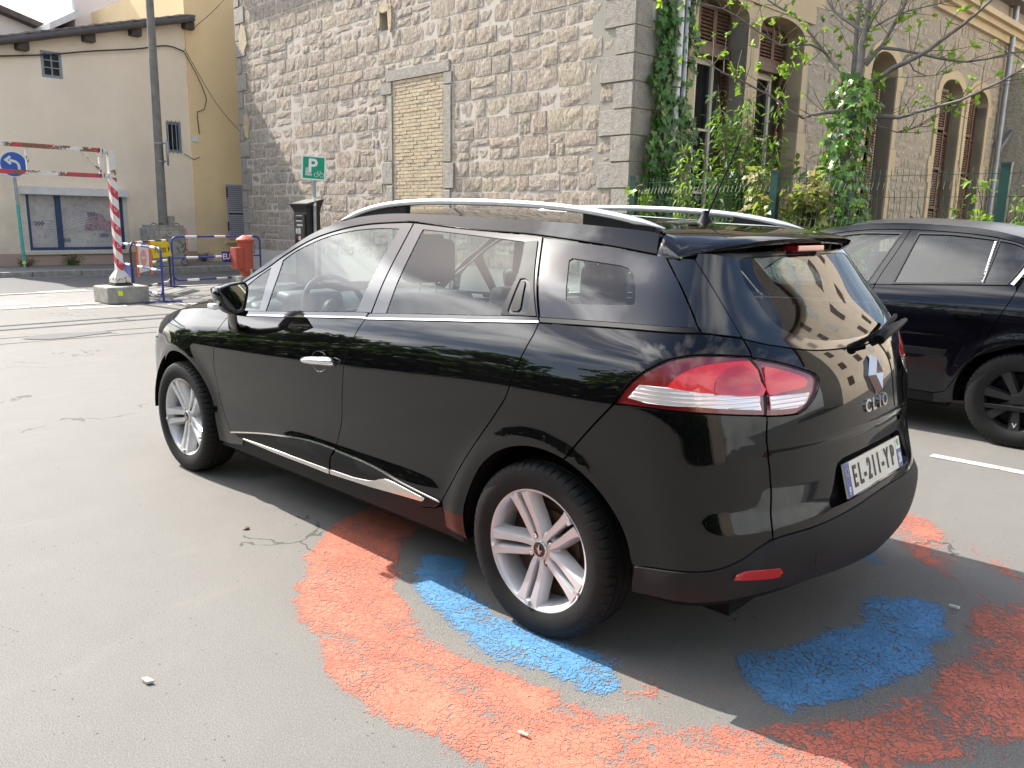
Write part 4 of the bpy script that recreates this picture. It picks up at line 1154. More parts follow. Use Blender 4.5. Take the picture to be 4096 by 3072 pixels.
# crowd barriers
def barrier(name, p, q, h, mat, label, feet=True, lift=.12):
    p, q = Vector((*p, 0)), Vector((*q, 0)); L_ = (q - p).length
    o = empty(name, p, math.atan2((q - p).y, (q - p).x)); tag(o, label, 'barrier', 'street barriers')
    rr_ = .12; fr_ = [(rr_, h)] + [(L_ - rr_, h)] + [(L_ - rr_ + rr_ * math.sin(t), h - rr_ + rr_ * math.cos(t)) for t in np.linspace(.2, math.pi / 2, 5)] + [(L_, lift + rr_)] + [(L_ - rr_ + rr_ * math.cos(t), lift + rr_ - rr_ * math.sin(t)) for t in np.linspace(.2, math.pi / 2, 5)] + [(rr_, lift)] + [(rr_ - rr_ * math.sin(t), lift + rr_ - rr_ * math.cos(t)) for t in np.linspace(.2, math.pi / 2, 5)] + [(0, h - rr_)] + [(rr_ - rr_ * math.cos(t), h - rr_ + rr_ * math.sin(t)) for t in np.linspace(.2, math.pi / 2, 5)]
    m = MB(); m.tube([(x, 0, z) for x, z in fr_], .019, 8); m.build('frame', MT[mat], o, ang=60)
    zm = lift + (h - lift) * .52
    m = MB(); m.tube([(0, 0, zm), (L_, 0, zm)], .016, 8); m.build('middle_rail', MT[mat], o, ang=60)
    for z in (h, zm, lift):
        for k in range(3):
            x = L_ * (.14 + .32 * k); m = MB(); m.tube([(x, 0, z), (x + .26, 0, z)], .0215, 8); m.build('white_band', MT['sign_white'], o, ang=60)
    for x in (0, L_):
        m = MB(); m.tube([(x, 0, lift + .1), (x, 0, .03)], .017, 8); m.bar((x, -.28, .02), (x, .28, .02), .04, .02); m.build('foot', MT[mat], o, ang=60)
    return o, L_
b1, L1 = barrier('crowd_barrier', (13.55, -3.22), (11.18, -2.90), .86, 'barrier_blue', 'blue crowd barrier with sunlit white bands nearest the height barrier')
m = MB(); m.box((.35, -.012, .16), (.75, .012, .50)); m.build('info_board', MT['barrier_blue'], b1)
b2, L2 = barrier('crowd_barrier', (12.45, -2.95), (13.80, -4.22), .90, 'barrier_black', 'dark crowd barrier carrying the yellow and white signs')
b3, L3 = barrier('crowd_barrier', (13.84, -4.30), (14.15, -6.35), .96, 'barrier_blue', 'blue crowd barrier running to the red hydrant')
bm_ = MB(); bm_.prism([(1.10, .66), (1.62, .66), (1.62, .50), (1.56, .44), (1.16, .44), (1.10, .50)], .01, .025, axes((0, 0, 0), (1, 0, 0), (0, 0, 1), (0, -1, 0))); bm_.build('name_board', MT['barrier_blue'], b3)
text('board_lettering', 'EURO', .16, MT['sign_white'], axes((1.32, -.028, .55), (1, 0, 0), (0, 0, 1), (0, -1, 0)), b3, .001, bold=.003)
def on_barrier(b, L_, x0, x1, z0, z1, y): return axes((0, 0, 0), (1, 0, 0), (0, 0, 1), (0, -1, 0))
ys = empty('yellow_sign', b2.location, b2.rotation_euler.z); tag(ys, 'yellow pedestrian notice hung on the dark barrier', 'sign')
BX = axes((0, 0, 0), (1, 0, 0), (0, 0, 1), (0, -1, 0))
m = MB(); m.prism([(.82, .90), (1.76, .88), (1.90, .60), (.94, .60)], .03, .036, BX); m.build('sign_board', MT['yellow_sign'], ys)
text('sign_lettering', 'Piétons', .20, MT['graffiti_dark'], axes((1.32, -.038, .745), (1, 0, -.02), (.02, 0, 1), (0, -1, 0)), ys, .001)
m = MB(); m.prism([(1.70, .80), (1.80, .74), (1.72, .68)], .036, .039, BX); m.build('arrow', MT['graffiti_dark'], ys)
ns = empty('no_entry_sign', b2.location, b2.rotation_euler.z); tag(ns, 'faded white no-entry notice taped with orange strips to the barrier', 'sign')
m = MB(); m.prism([(.20, .84), (.72, .86), (.72, .40), (.22, .38)], .03, .036, BX); m.build('sign_board', MT['sign_white'], ns)
m = MB(); m.prism(disc(.145, 28, .46, .63), .036, .039, BX); m.build('red_disc', MT['faded_red'], ns)
m = MB(); m.prism([(.37, .615), (.55, .615), (.55, .65), (.37, .65)], .039, .042, BX); m.build('white_bar', MT['sign_white'], ns)
for x in (.12, .74): m = MB(); m.prism([(x, .92), (x + .09, .92), (x + .11, .32), (x + .03, .32)], .037, .043, BX); m.build('tape_strip', MT['orange_tape'], ns)

# fire hydrant post
hy = empty('fire_hydrant', (13.86, -5.85, 0)); hy.scale = (.93, .93, 1.03); tag(hy, 'red cast fire hydrant post with hose box beside the stone wall', 'hydrant')
m = MB(); m.box((-.22, -.24, 0), (.22, .26, .15)); m.build('foot', MT['concrete'], hy)
m = MB(); m.lathe([(.12, .15), (.125, .22), (.155, .25), (.155, .80), (.165, .82), (.195, .84), (.195, .875), (.165, .90), (.06, .955), (.0, .965)], 28); m.build('column', MT['hydrant_red'], hy, ang=40)
m = MB(); m.box((-.14, .12, .30), (.10, .31, .72)); o = m.build('hose_box', MT['hydrant_red'], hy); bevel(o, .015)
for z in (.42, .56): m = MB(); m.lathe([(0, .012), (.045, .012), (.05, 0)], 16, axes((-.14, .21, z), (0, 1, 0), (0, 0, 1), (-1, 0, 0))); m.build('outlet_cap', MT['hydrant_red'], hy, ang=40)
m = MB(); m.bar((-.13, -.04, .15), (-.13, -.04, .30), .05); m.build('pipe_stub', MT['gantry_white'], hy)
# parking meter
pm = empty('parking_meter', (12.75, -6.62, 0)); tag(pm, 'black parking meter with slanted solar top against the stone wall', 'parking meter')
m = MB(); m.box((-.24, -.16, 0), (.22, .16, 1.47)); o = m.build('cabinet', MT['meter_black'], pm); bevel(o, .012)
m = MB(); m.add([(-.24, -.16, 1.47), (.22, -.16, 1.47), (.22, .16, 1.47), (-.24, .16, 1.47), (-.34, -.20, 1.74), (.30, -.20, 1.74), (.30, .22, 1.63), (-.34, .22, 1.63), (-.25, -.165, 1.55), (.23, -.165, 1.55), (.23, .17, 1.53), (-.25, .17, 1.53)], [(0, 1, 9, 8), (1, 2, 10, 9), (2, 3, 11, 10), (3, 0, 8, 11), (8, 9, 5, 4), (9, 10, 6, 5), (10, 11, 7, 6), (11, 8, 4, 7), (4, 5, 6, 7)]); m.build('hood', MT['meter_black'], pm)
m = MB(); m.add([(-.30, -.165, 1.737), (.26, -.165, 1.737), (.26, .185, 1.645), (-.30, .185, 1.645)], [(0, 1, 2, 3)]); m.build('solar_panel', plain('solar_panel', (.30, .30, .29), .2, var=.2), pm)
m = MB(); m.box((-.21, .16, .86), (.10, .215, 1.43)); o = m.build('front_panel', MT['black_gloss'], pm); bevel(o, .01)
for x0, x1, z0, z1 in ((-.16, .05, 1.395, 1.41), (-.16, .05, 1.29, 1.31), (-.10, -.02, 1.04, 1.16), (-.10, -.02, .92, 1.0), (-.18, .02, 1.20, 1.235), (0, .07, 1.05, 1.15)):
    m = MB(); m.box((x0, .2155, z0), (x1, .221, z1)); m.build('slot', MT['meter_slot'], pm)
m = MB(); m.box((-.15, .2155, 1.315), (.04, .219, 1.385)); m.build('screen', MT['pane'], pm)
m = MB(); m.box((-.2425, -.15, .1), (-.2405, .13, 1.42)); m.build('side_door', MT['meter_black'], pm)
# bicycle parking sign
bs = empty('parking_sign', (12.45, -6.62, 0)); tag(bs, 'green bicycle parking sign with white P on a grey post', 'sign')
m = MB(); m.tube([(.03, 0, 0), (.0, -.0, 2.55)], .034, 12); m.build('post', MT['steel_grey'], bs, ang=50)
m = MB(); m.tube([(.012, 0, 1.60), (.009, 0, 1.76)], .0355, 12); m.build('sticker', MT['sign_white'], bs, ang=50)
fy = Vector((-.80, .60, 0)); fx = fy.cross(Vector((0, 0, 1))) * -1; fx = Vector((0, 0, 1)).cross(fy)
Mx = axes(Vector((0, 0, 2.33)) + fy * .045, fx, (0, 0, 1), fy) @ Matrix.Rotation(R(-3), 4, 'Z')
rrect = lambda a, b, r_: [(sx * (a - r_) + r_ * math.cos(t), sy * (b - r_) + r_ * math.sin(t)) for sx, sy, t0 in ((1, 1, 0), (-1, 1, 90), (-1, -1, 180), (1, -1, 270)) for t in np.radians(np.linspace(t0, t0 + 90, 5))]
m = MB(); m.prism(rrect(.235, .235, .035), -.02, 0, Mx); m.build('sign_board', MT['sign_white'], bs)
m = MB(); m.prism(rrect(.205, .205, .012), 0, .002, Mx); m.build('sign_face', MT['sign_green'], bs)
text('letter', 'P', .36, MT['sign_white'], Mx @ Matrix.Translation((-.02, .03, .0028)), bs, .0006, bold=.008)
m = MB()
for cx in (.055, .155): m.tube([Mx @ Vector((cx + .038 * math.cos(t), -.13 + .038 * math.sin(t), .004)) for t in np.linspace(0, 2 * math.pi, 15)], .0045, 4, cap=False)
for a_, b_ in (((.055, -.13), (.085, -.075)), ((.085, -.075), (.135, -.075)), ((.135, -.075), (.155, -.13)), ((.085, -.075), (.105, -.13)), ((.105, -.13), (.135, -.075)), ((.055, -.13), (.105, -.13)), ((.135, -.075), (.13, -.052)), ((.12, -.05), (.145, -.055)), ((.08, -.062), (.083, -.078)), ((.07, -.062), (.093, -.062))):
    m.bar(Mx @ Vector((*a_, .004)), Mx @ Vector((*b_, .004)), .008, .003)
m.build('bicycle_symbol', MT['sign_white'], bs)
m = MB(); m.prism([(-.16, -.15), (-.15, .0), (-.10, .0), (-.08, -.06), (-.02, -.13), (-.05, -.16)], .0022, .004, Mx); m.build('torn_sticker', plain('torn_paper', (.50, .52, .52), .7, var=.3, vscale=30), bs)

# green mesh fence behind the parked cars
fe = empty('mesh_fence', (5.25, -6.95, 0)); tag(fe, 'dark green welded mesh fence with square posts in front of the stone house', 'fence')
px_ = [0, -2.35, -4.85, -7.35]; fy_ = [-.30, .10, .22, .30]
m = MB(); m.box((-.045, -.045, 0), (.045, .045, 2.03)); m.box((-.05, -.05, 2.03), (.05, .05, 2.055)); p0 = m.build('post', MT['fence_green'], fe)
for i, (x, y) in enumerate(zip(px_, fy_)):
    o = p0 if i == 0 else link(p0.copy()); o.parent = fe; o.location = (x, y, 0)
mw = MB(); mw.tube([(0, 0, .1), (0, 0, 1.28), (0, .045, 1.38), (0, 0, 1.48), (0, 0, 1.72), (0, .045, 1.80), (0, 0, 1.88), (0, 0, 2.02)], .0032, 4)
w0 = None
for i in range(3):
    a, b = Vector((px_[i], fy_[i], 0)), Vector((px_[i + 1], fy_[i + 1], 0)); n = 40 if i else 38
    for k in range(1, n):
        if w0 is None: w0 = mw.build('wire', MT['fence_green'], fe); o = w0
        else: o = link(w0.copy()); o.parent = fe
        o.location = a.lerp(b, k / n)
    for z in (.3, .9, 1.28, 1.48, 1.72, 1.95):
        m = MB(); m.tube([a + Vector((0, .004, z)), b + Vector((0, .004, z))], .0038, 4); m.build('rail_wire', MT['fence_green'], fe)

# cables across the yellow house
def cable(pts, r_, label, step=.15):
    m = MB(); P_ = [Vector(p) for p in pts]
    Q = curve([tuple(p) for p in P_], step) if len(P_) > 2 else P_
    m.tube([tuple(q) for q in Q], r_, 5); o = m.build('cable', MT['cable'], ang=60); return tag(o, label, 'cable', 'overhead cables')
cable([(19.93, -2.4, 4.62), (19.93, -4.3, 4.95), (19.93, -5.4, 5.20), (19.93, -6.5, 5.42), (19.93, -7.3, 5.62), (19.93, -7.75, 5.55)], .018, 'black cable clipped along the yellow wall under the eave')
cable([(19.90, -7.72, 5.55), (19.86, -8.05, 4.95), (19.86, -8.26, 4.40), (19.90, -8.20, 4.15), (19.93, -8.02, 4.07), (19.93, -8.04, 3.5)], .012, 'black cable looping down beside the junction box')
cable([(19.88, -7.74, 5.6), (19.6, -8.4, 4.3), (19.0, -8.9, 3.4)], .008, 'thin cable sagging from the eave to the stone wall')
cable([(19.85, -7.95, 6.1), (19.2, -8.5, 6.8), (18.6, -8.8, 7.6)], .008, 'thin cable rising from the eave corner to the stone wall')
cable([(19.95, -7.60, 2.96), (19.95, -7.85, 2.83), (19.95, -8.02, 2.90)], .009, 'short cable under the barred window')
# litter
lt = MB(); lt.tube([(0, 0, .006), (.030, .006, .006)], .0045, 8); o = lt.build('cigarette_butt', MT['cream_trim'], loc=(-.372, 1.28, .004)); tag(o, 'cigarette butt lying on the orange paint', 'litter')
lt = MB(); lt.lathe([(.014, 0), (.015, .004), (.010, .008), (0, .009)], 12); o = lt.build('bottle_cap', plain('cap_brown', (.16, .08, .06), .5), loc=(1.56, 1.05, .002)); tag(o, 'small brown bottle cap on the asphalt beside the front shadow', 'litter')
lt = MB(); lt.prism([(0, 0), (.035, .006), (.04, .022), (.008, .02)], .002, .010); o = lt.build('paper_scrap', MT['cream_trim'], loc=(.62, 1.88, .002)); tag(o, 'pale paper scrap alone on the sunlit asphalt', 'litter')
lt = MB(); lt.prism([(0, 0), (.035, .004), (.036, .010), (.004, .008)], .002, .010); o = lt.build('paper_scrap', MT['sign_white'], loc=(-1.02, -.42, .006)); tag(o, 'white scrap lying in the shade behind the bumper', 'litter')
BR = {
    'trunk': [(2.079,-7.342,0.357),(2.185,-7.427,1.015),(2.25,-7.485,1.442),(2.335,-7.562,2.001),(2.397,-7.641,2.495),(2.411,-7.72,2.825),(2.394,-7.818,3.122),(2.398,-7.878,3.353),(2.417,-7.929,3.601),(2.415,-7.972,3.749),(2.438,-8.061,4.145),(2.501,-8.14,4.638),(2.576,-8.252,5.297)],
    'stem2': [(2.453,-7.849,2.679),(2.528,-8.009,3.256),(2.592,-8.17,3.546),(2.645,-8.287,3.897),(2.677,-8.397,4.149),(2.774,-8.602,4.712)],
    'A': [(2.355,-7.918,3.354),(2.289,-7.935,3.444),(2.194,-7.992,3.583),(2.095,-8.005,3.805),(2.002,-7.999,3.974),(1.967,-8.038,4.248),(1.973,-8.047,4.55)],
    'Bb': [(2.34,-7.859,3.091),(2.159,-7.915,3.192),(2.017,-7.935,3.289),(1.821,-7.927,3.36),(1.642,-7.905,3.434),(1.499,-7.928,3.547),(1.297,-7.868,3.657),(1.122,-7.78,3.759),(0.984,-7.807,3.897),(0.82,-7.865,4.062)],
    'Cc': [(2.213,-7.965,3.55),(2.002,-8.009,3.508),(1.778,-8.059,3.443),(1.557,-8.104,3.371),(1.253,-8.087,3.297),(1.025,-8.017,3.292),(0.837,-8.064,3.335),(0.651,-8.105,3.362)],
    'Dd': [(2.376,-7.734,2.76),(2.274,-7.822,2.737),(2.001,-7.788,2.707),(1.843,-7.79,2.689),(1.606,-7.744,2.737),(1.408,-7.803,2.789),(1.181,-7.744,2.825),(0.969,-7.683,2.901),(0.791,-7.734,2.991),(0.668,-7.728,3.063),(0.537,-7.73,3.133)],
    'Ee': [(2.43,-7.693,2.791),(2.506,-7.548,2.774),(2.581,-7.405,2.756),(2.688,-7.225,2.714),(2.733,-7.103,2.673),(2.87,-6.935,2.772),(2.965,-6.807,2.881),(3.124,-6.553,2.994),(3.264,-6.381,3.09),(3.358,-6.238,3.136),(3.469,-6.157,3.216),(3.542,-6.044,3.303)],
    'Ff': [(2.475,-7.733,3.087),(2.631,-7.783,3.285),(2.757,-7.848,3.436),(2.875,-7.848,3.579),(3.009,-7.838,3.74),(3.123,-7.774,3.89),(3.265,-7.76,4.062),(3.389,-7.728,4.108),(3.557,-7.608,4.231),(3.724,-7.639,4.402)],
    'Gg': [(2.428,-7.961,3.749),(2.583,-7.99,3.869),(2.738,-8.014,3.975),(2.87,-8.061,4.083),(2.999,-8.126,4.245),(3.14,-8.199,4.477)],
    'Hh': [(2.875,-7.848,3.579),(2.976,-7.7,3.633),(3.214,-7.331,3.596),(3.168,-7.229,3.578),(3.337,-6.972,3.715),(3.506,-6.722,3.874),(3.591,-6.52,3.93),(3.771,-6.224,3.965),(3.879,-6.138,4.013)],
    'Ii': [(2.887,-7.836,3.579),(2.915,-7.715,3.483),(2.954,-7.506,3.36),(3.036,-7.42,3.325)],
    'Jj': [(2.403,-7.984,3.749),(2.336,-7.941,3.874),(2.245,-7.92,3.996),(2.191,-7.886,4.194)],
    'Kk': [(1.842,-7.903,3.343),(1.796,-7.987,3.243),(1.679,-8.078,3.182),(1.505,-8.249,3.218)],
    'Ll': [(2.158,-7.781,2.701),(2.07,-7.835,2.606),(1.876,-7.852,2.524),(1.648,-7.942,2.59),(1.456,-8.013,2.708),(1.419,-8.066,2.773)],
    'Mm': [(2.289,-7.966,3.809),(2.088,-8.043,3.919),(1.859,-8.132,3.978),(1.654,-8.192,4.011),(1.455,-8.25,4.058)],
}

# ------------------------------------------------------------------ plants
def leaf_mat(name, cols, transl=.35, rough=.45):
    m, nt, b = newmat(name)
    oi = nt.nodes.new('ShaderNodeObjectInfo'); ge = nt.nodes.new('ShaderNodeNewGeometry')
    r_ = math_(nt, 'FRACT', math_(nt, 'ADD', oi.outputs['Random'], math_(nt, 'MULTIPLY', ge.outputs['Random Per Island'], 5.7)))
    c = ramp(nt, r_, [((i + .5) / len(cols), k) for i, k in enumerate(cols)])
    nt.links.new(c, b.inputs['Base Color']); b.inputs['Roughness'].default_value = rough
    tr = nt.nodes.new('ShaderNodeBsdfTranslucent'); mx = nt.nodes.new('ShaderNodeMixShader'); mx.inputs['Fac'].default_value = transl
    nt.links.new(mixc(nt, .5, c, (.35, .55, .04)), tr.inputs['Color'])
    nt.links.new(b.outputs[0], mx.inputs[1]); nt.links.new(tr.outputs[0], mx.inputs[2])
    nt.links.new(mx.outputs[0], nt.nodes['Material Output'].inputs['Surface'])
    return m
MT['ivy'] = leaf_mat('ivy_leaf', [(.045, .12, .022), (.065, .17, .028), (.09, .22, .034), (.055, .14, .030), (.12, .27, .045)], .3, .35)
MT['ivy_dark'] = leaf_mat('old_ivy_leaf', [(.025, .07, .024), (.05, .12, .028), (.10, .22, .035), (.15, .30, .045)], .3, .3)
MT['spring'] = leaf_mat('spring_leaf', [(.20, .36, .035), (.25, .42, .045), (.17, .32, .035), (.30, .42, .06)], .5)
MT['shrub_green'] = leaf_mat('shrub_leaf', [(.06, .16, .025), (.09, .22, .03), (.13, .28, .035), (.06, .15, .03)], .4)
MT['shrub_red'] = leaf_mat('maple_leaf', [(.26, .30, .06), (.34, .30, .09), (.36, .19, .10), (.28, .34, .06), (.20, .22, .06)], .45)
MT['tree_far'] = leaf_mat('tree_leaf', [(.04, .10, .022), (.06, .14, .03), (.03, .08, .02), (.075, .15, .035)], .3)
MT['bark'] = plain('grey_bark', (.17, .15, .13), .85, var=.35, vscale=9, bump=.5, bscale=30, bdist=.01)
MT['twig'] = plain('brown_twig', (.13, .095, .065), .8, var=.3)

IVY = [(0, 0), (.22, -.20), (.50, -.06), (.34, .22), (.56, .52), (.22, .50), (0, 1.0), (-.22, .50), (-.56, .52), (-.34, .22), (-.50, -.06), (-.22, -.20)]
OVAL = [(0, 0), (.20, .25), (.26, .55), (.15, .82), (0, 1.0), (-.15, .82), (-.26, .55), (-.20, .25)]
LANCE = [(0, 0), (.13, .25), (.15, .5), (.07, .8), (0, 1.0), (-.07, .8), (-.15, .5), (-.13, .25)]
def leaf_shape(shape, bend=.18):
    vs = [(x, y, -bend * (y * y) + .12 * abs(x)) for x, y in shape]; return vs
def leaf_at(vs_out, fs_out, shape, pos, nrm, dirv, size, bend=.18):
    n = nrm.normalized(); d = (dirv - n * dirv.dot(n))
    if d.length < 1e-4: d = n.orthogonal()
    d.normalize(); x = d.cross(n); b = len(vs_out)
    for lx, ly, lz in leaf_shape(shape, bend): vs_out.append(tuple(pos + (x * lx + d * ly + n * lz) * size))
    fs_out.append(tuple(range(b, b + len(shape))))
def rvec(rr): 
    while True:
        v = Vector((rr.uniform(-1, 1), rr.uniform(-1, 1), rr.uniform(-1, 1)))
        if .05 < v.length < 1: return v.normalized()

def ivy_plant(name, label, leaves, stems, mat, limit=300, loc=(0, 0, 0), seed=1, keyf=None):
    o = empty(name, loc); tag(o, label, 'ivy'); loc = Vector(loc)
    rr = random.Random(seed); protos = []
    for k in range(5):
        me = bpy.data.meshes.new('leaf'); me.from_pydata([(x, y, z) for x, y, z in leaf_shape(IVY, .12 + .06 * k)], [], [tuple(range(len(IVY)))]); me.materials.append(mat); me.update(); protos.append(me)
    leaves = sorted(leaves, key=keyf) if keyf else leaves
    for pos, n, d, s in leaves[:limit]:
        n = n.normalized(); d = (d - n * d.dot(n)).normalized(); x = d.cross(n)
        c = bpy.data.objects.new('leaf', rr.choice(protos)); c.parent = o
        M_ = axes(pos - loc, x * s, d * s, n * s); c.matrix_local = M_; link(c)
    vs, fs = [], []
    for pos, n, d, s in leaves[limit:]: leaf_at(vs, fs, IVY, pos - loc, n, d, s)
    if vs: f = obj('leaf_mass', vs, fs, mat, o); f['kind'] = 'stuff'
    m = MB()
    for st in stems: m.tube([Vector(p) - loc for p in st], .008, 5)
    m.build('stems', MT['twig'], o); return o

# ivy climbing the corner of the stone house
FXd = Vector((math.sin(TH), -math.cos(TH), 0)); FYd = Vector((-math.cos(TH), -math.sin(TH), 0))
rr = random.Random(21); lv = []
def ivy_edges(z): return (np.interp(z, [.6, 2.2, 2.9, 3.3, 3.7, 4.2, 4.8], [.10, .18, .30, .42, .30, .48, .46]), np.interp(z, [.6, 2.0, 2.6, 3.2, 3.8, 4.2, 4.8], [1.42, 1.45, 1.35, 1.28, 1.25, 1.42, 1.40]))
for i in range(1500):
    z = rr.uniform(.7, 4.9); a, b = ivy_edges(z)
    a += .10 * math.sin(z * 7); b += .10 * math.sin(z * 5 + 1)
    x = rr.uniform(a, b)
    if z > 3.3 and .83 < x < 1.10 and rr.random() < .75: continue
    if z > 3.0 and rr.random() < .25: continue
    out = rr.uniform(.03, .16) + .16 * max(0, 1 - abs(z - 2.0) / 1.6) * rr.random()
    pos = CORNER + FXd * x + FYd * (out + .02) + Vector((0, 0, z))
    n = FYd * 1.0 + FXd * rr.uniform(-.6, .6) + Vector((0, 0, rr.uniform(-.1, .9)))
    lv.append((pos, n, Vector((0, 0, -1)) + FXd * rr.uniform(-.7, .7) + FYd * .25, rr.uniform(.07, .15)))
stems = [[CORNER + FXd * (x + .1 * math.sin(z * 2 + k)) + FYd * .06 + Vector((0, 0, z)) for z in np.arange(.1, 4.8, .3)] for k, x in enumerate((.5, .7, .95, 1.2))]
ivy_plant('ivy', 'dense green ivy climbing the pipes at the corner of the stone house', lv, stems, MT['ivy'], 300, CORNER, 3, keyf=lambda l: -(l[0] - CORNER).dot(FYd))

# the street tree: bare branches with opening buds
tree = empty('tree', (2.1, -7.35, 0)); tag(tree, 'young street tree with bare grey limbs and opening spring leaves', 'tree')
T0 = Vector((2.1, -7.35, 0))
def limb(name, pts, r0, r1, parent=tree):
    P_ = curve([tuple(p) for p in pts], .12); n = len(P_); m = MB()
    m.tube([Vector(p) - T0 for p in P_], [.78 * (r0 + (r1 - r0) * (i / (n - 1))**.8) for i in range(n)], 8); return m.build(name, MT['bark'], parent, ang=60), P_
tk = [(2.02, -7.29, 0)] + BR['trunk']
limbs = []
o, P_ = limb('trunk', tk, .125, .028); limbs.append(P_[int(len(P_) * .62):])
for k, (r0, r1) in {'stem2': (.055, .03), 'A': (.042, .016), 'Bb': (.050, .016), 'Cc': (.028, .010), 'Dd': (.045, .012), 'Ee': (.032, .007), 'Ff': (.032, .010), 'Gg': (.034, .012), 'Hh': (.022, .006), 'Ii': (.014, .005), 'Jj': (.025, .012), 'Kk': (.014, .004), 'Ll': (.013, .004), 'Mm': (.018, .006)}.items():
    o, P_ = limb('branch', BR[k], r0, r1); limbs.append(P_[max(2, len(P_) // 5):])
rr = random.Random(5); vs, fs = [], []; tw = MB()
def sprig(pos, d, scale):
    for k in range(rr.randint(4, 8)):
        dd = (d + rvec(rr) * .9 + Vector((0, 0, -.1))).normalized()
        leaf_at(vs, fs, OVAL, pos - T0, rvec(rr) + Vector((0, 0, .8)), dd, scale * rr.uniform(.6, 1.2), .3)
for P_ in limbs:
    n = len(P_)
    for i in range(0, n, 1):
        for q in range(rr.choice((1, 2, 2, 3))):
            p = Vector(P_[i]); d = (Vector(P_[min(i + 1, n - 1)]) - Vector(P_[max(i - 1, 0)])).normalized()
            sd = (d * rr.uniform(.2, .9) + rvec(rr) * .8 + Vector((0, 0, .35))).normalized(); ln = rr.uniform(.12, .55)
            mid = p + sd * ln * .5 + rvec(rr) * .03; e = p + sd * ln
            tw.tube([p - T0, mid - T0, e - T0], [.0055, .004, .0025], 5)
            if rr.random() < .75: sprig(e, sd, rr.uniform(.05, .095))
            if rr.random() < .35: sprig(mid, sd, .06)
    sprig(Vector(P_[-1]), Vector((0, 0, 1)), .08)
tq = tw.build('twigs', MT['twig'], tree); tq['kind'] = 'stuff'; cr = obj('crown', vs, fs, MT['spring'], tree); cr['kind'] = 'stuff'
# ivy round its trunk
rr = random.Random(8); lv = []; tp_ = curve([tuple(p) for p in tk], .05)
for i in range(900):
    z = rr.uniform(.5, 3.25); j = int(np.argmin(np.abs(tp_[:, 2] - z))); c = Vector(tp_[j]); a = rr.uniform(0, 2 * math.pi)
    rad = .14 + .16 * rr.random() * np.interp(z, [.5, 1.6, 2.2, 2.9, 3.3], [1.2, 1.2, .9, 1.4, .7])
    n = Vector((math.cos(a), math.sin(a), 0)); pos = c + n * rad + Vector((0, 0, rr.uniform(-.03, .03)))
    lv.append((pos, n + Vector((0, 0, rr.uniform(-.1, 1.0))) + rvec(rr) * .4, Vector((0, 0, -1)) + rvec(rr) * .6, rr.uniform(.06, .125)))
cv_ = Vector((-1.68, 2.79, 1.4))
stems = [[Vector(tp_[j]) + Vector((.13 * math.cos(j * .2 + k), .13 * math.sin(j * .2 + k), 0)) for j in range(4, len(tp_) * 6 // 10, 3)] for k in range(4)]
ivy_plant('ivy', 'glossy ivy wrapped around the trunk of the street tree', lv, stems, MT['ivy_dark'], 300, (2.1, -7.35, 0), 4, keyf=lambda l: (l[0] - cv_).length)

def shrub(name, label, base, top, rx, ry, nst, nleaf, size, mat, shape, seed, droop=0.2, cat='shrub', low=.15):
    rr = random.Random(seed); b = Vector(base); o = empty(name, b); tag(o, label, cat); vs, fs = [], []; m = MB()
    for k in range(nst):
        a = rr.uniform(0, 2 * math.pi); q = math.sqrt(rr.random()); tip = Vector((rx * q * math.cos(a), ry * q * math.sin(a), top * rr.uniform(.6, 1.0)))
        root = Vector((tip.x * .2, tip.y * .2, 0)); mid = root.lerp(tip, .5) + Vector((rr.uniform(-.08, .08), rr.uniform(-.08, .08), .08 * top))
        P_ = curve([tuple(root), tuple(mid), tuple(tip)], .08); m.tube([tuple(p) for p in P_], [.012 * (1 - .7 * i / len(P_)) for i in range(len(P_))], 5)
        for i in range(nleaf // nst):
            t = rr.uniform(low, 1.0); p = Vector(P_[int(t * (len(P_) - 1))]); d = (rvec(rr) + Vector((0, 0, -droop))).normalized()
            p2 = p + d * rr.uniform(.02, .22) * (1.1 - t * .4)
            if rr.random() < .3: m.tube([tuple(p), tuple(p2)], .003, 4)
            leaf_at(vs, fs, shape, p2, rvec(rr) * .8 + Vector((0, 0, 1)), d + Vector((0, 0, -droop)), size * rr.uniform(.6, 1.25), .3)
    m.build('stems', MT['twig'], o); f = obj('foliage', vs, fs, mat, o); f['kind'] = 'stuff'; return o
shrub('shrub', 'feathery green shrub in front of the twin windows', (3.75, -7.75, 0), 3.25, .75, .55, 30, 3600, .105, MT['shrub_green'], LANCE, 31, .5, low=.35)
shrub('shrub', 'sunlit bright green sprays low between ivy and twin windows', (4.45, -7.45, 0), 2.7, .35, .3, 9, 420, .11, MT['spring'], LANCE, 32, .5, low=.4)
shrub('shrub', 'reddish green maple shrub behind the fence left of the tree', (2.85, -7.05, 0), 2.15, .60, .25, 22, 1500, .125, MT['shrub_red'], IVY, 33, .4, low=.3)
shrub('shrub', 'dark leafy shrub between maple shrub and tree trunk', (2.75, -7.95, 0), 2.5, .5, .4, 14, 700, .12, MT['shrub_green'], OVAL, 34, .3)
shrub('shrub', 'thin twiggy shrub in front of the far shutters', (1.15, -8.3, 0), 1.75, .6, .4, 22, 160, .05, MT['spring'], OVAL, 35, .1)
shrub('shrub', 'loose green shrub beside the rightmost fence post', (.25, -7.7, 0), 2.2, .9, .5, 20, 800, .075, MT['shrub_green'], OVAL, 36, .2)
shrub('shrub', 'bright spring sprays over the fence at the right edge', (.45, -7.15, 0), 2.0, .6, .3, 9, 260, .10, MT['spring'], IVY, 37, .2, low=.6)
shrub('shrub', 'young pale leaves beside the leftmost fence post', (5.2, -7.30, 0), 2.1, .16, .16, 6, 120, .11, MT['spring'], IVY, 38, .3, low=.55)
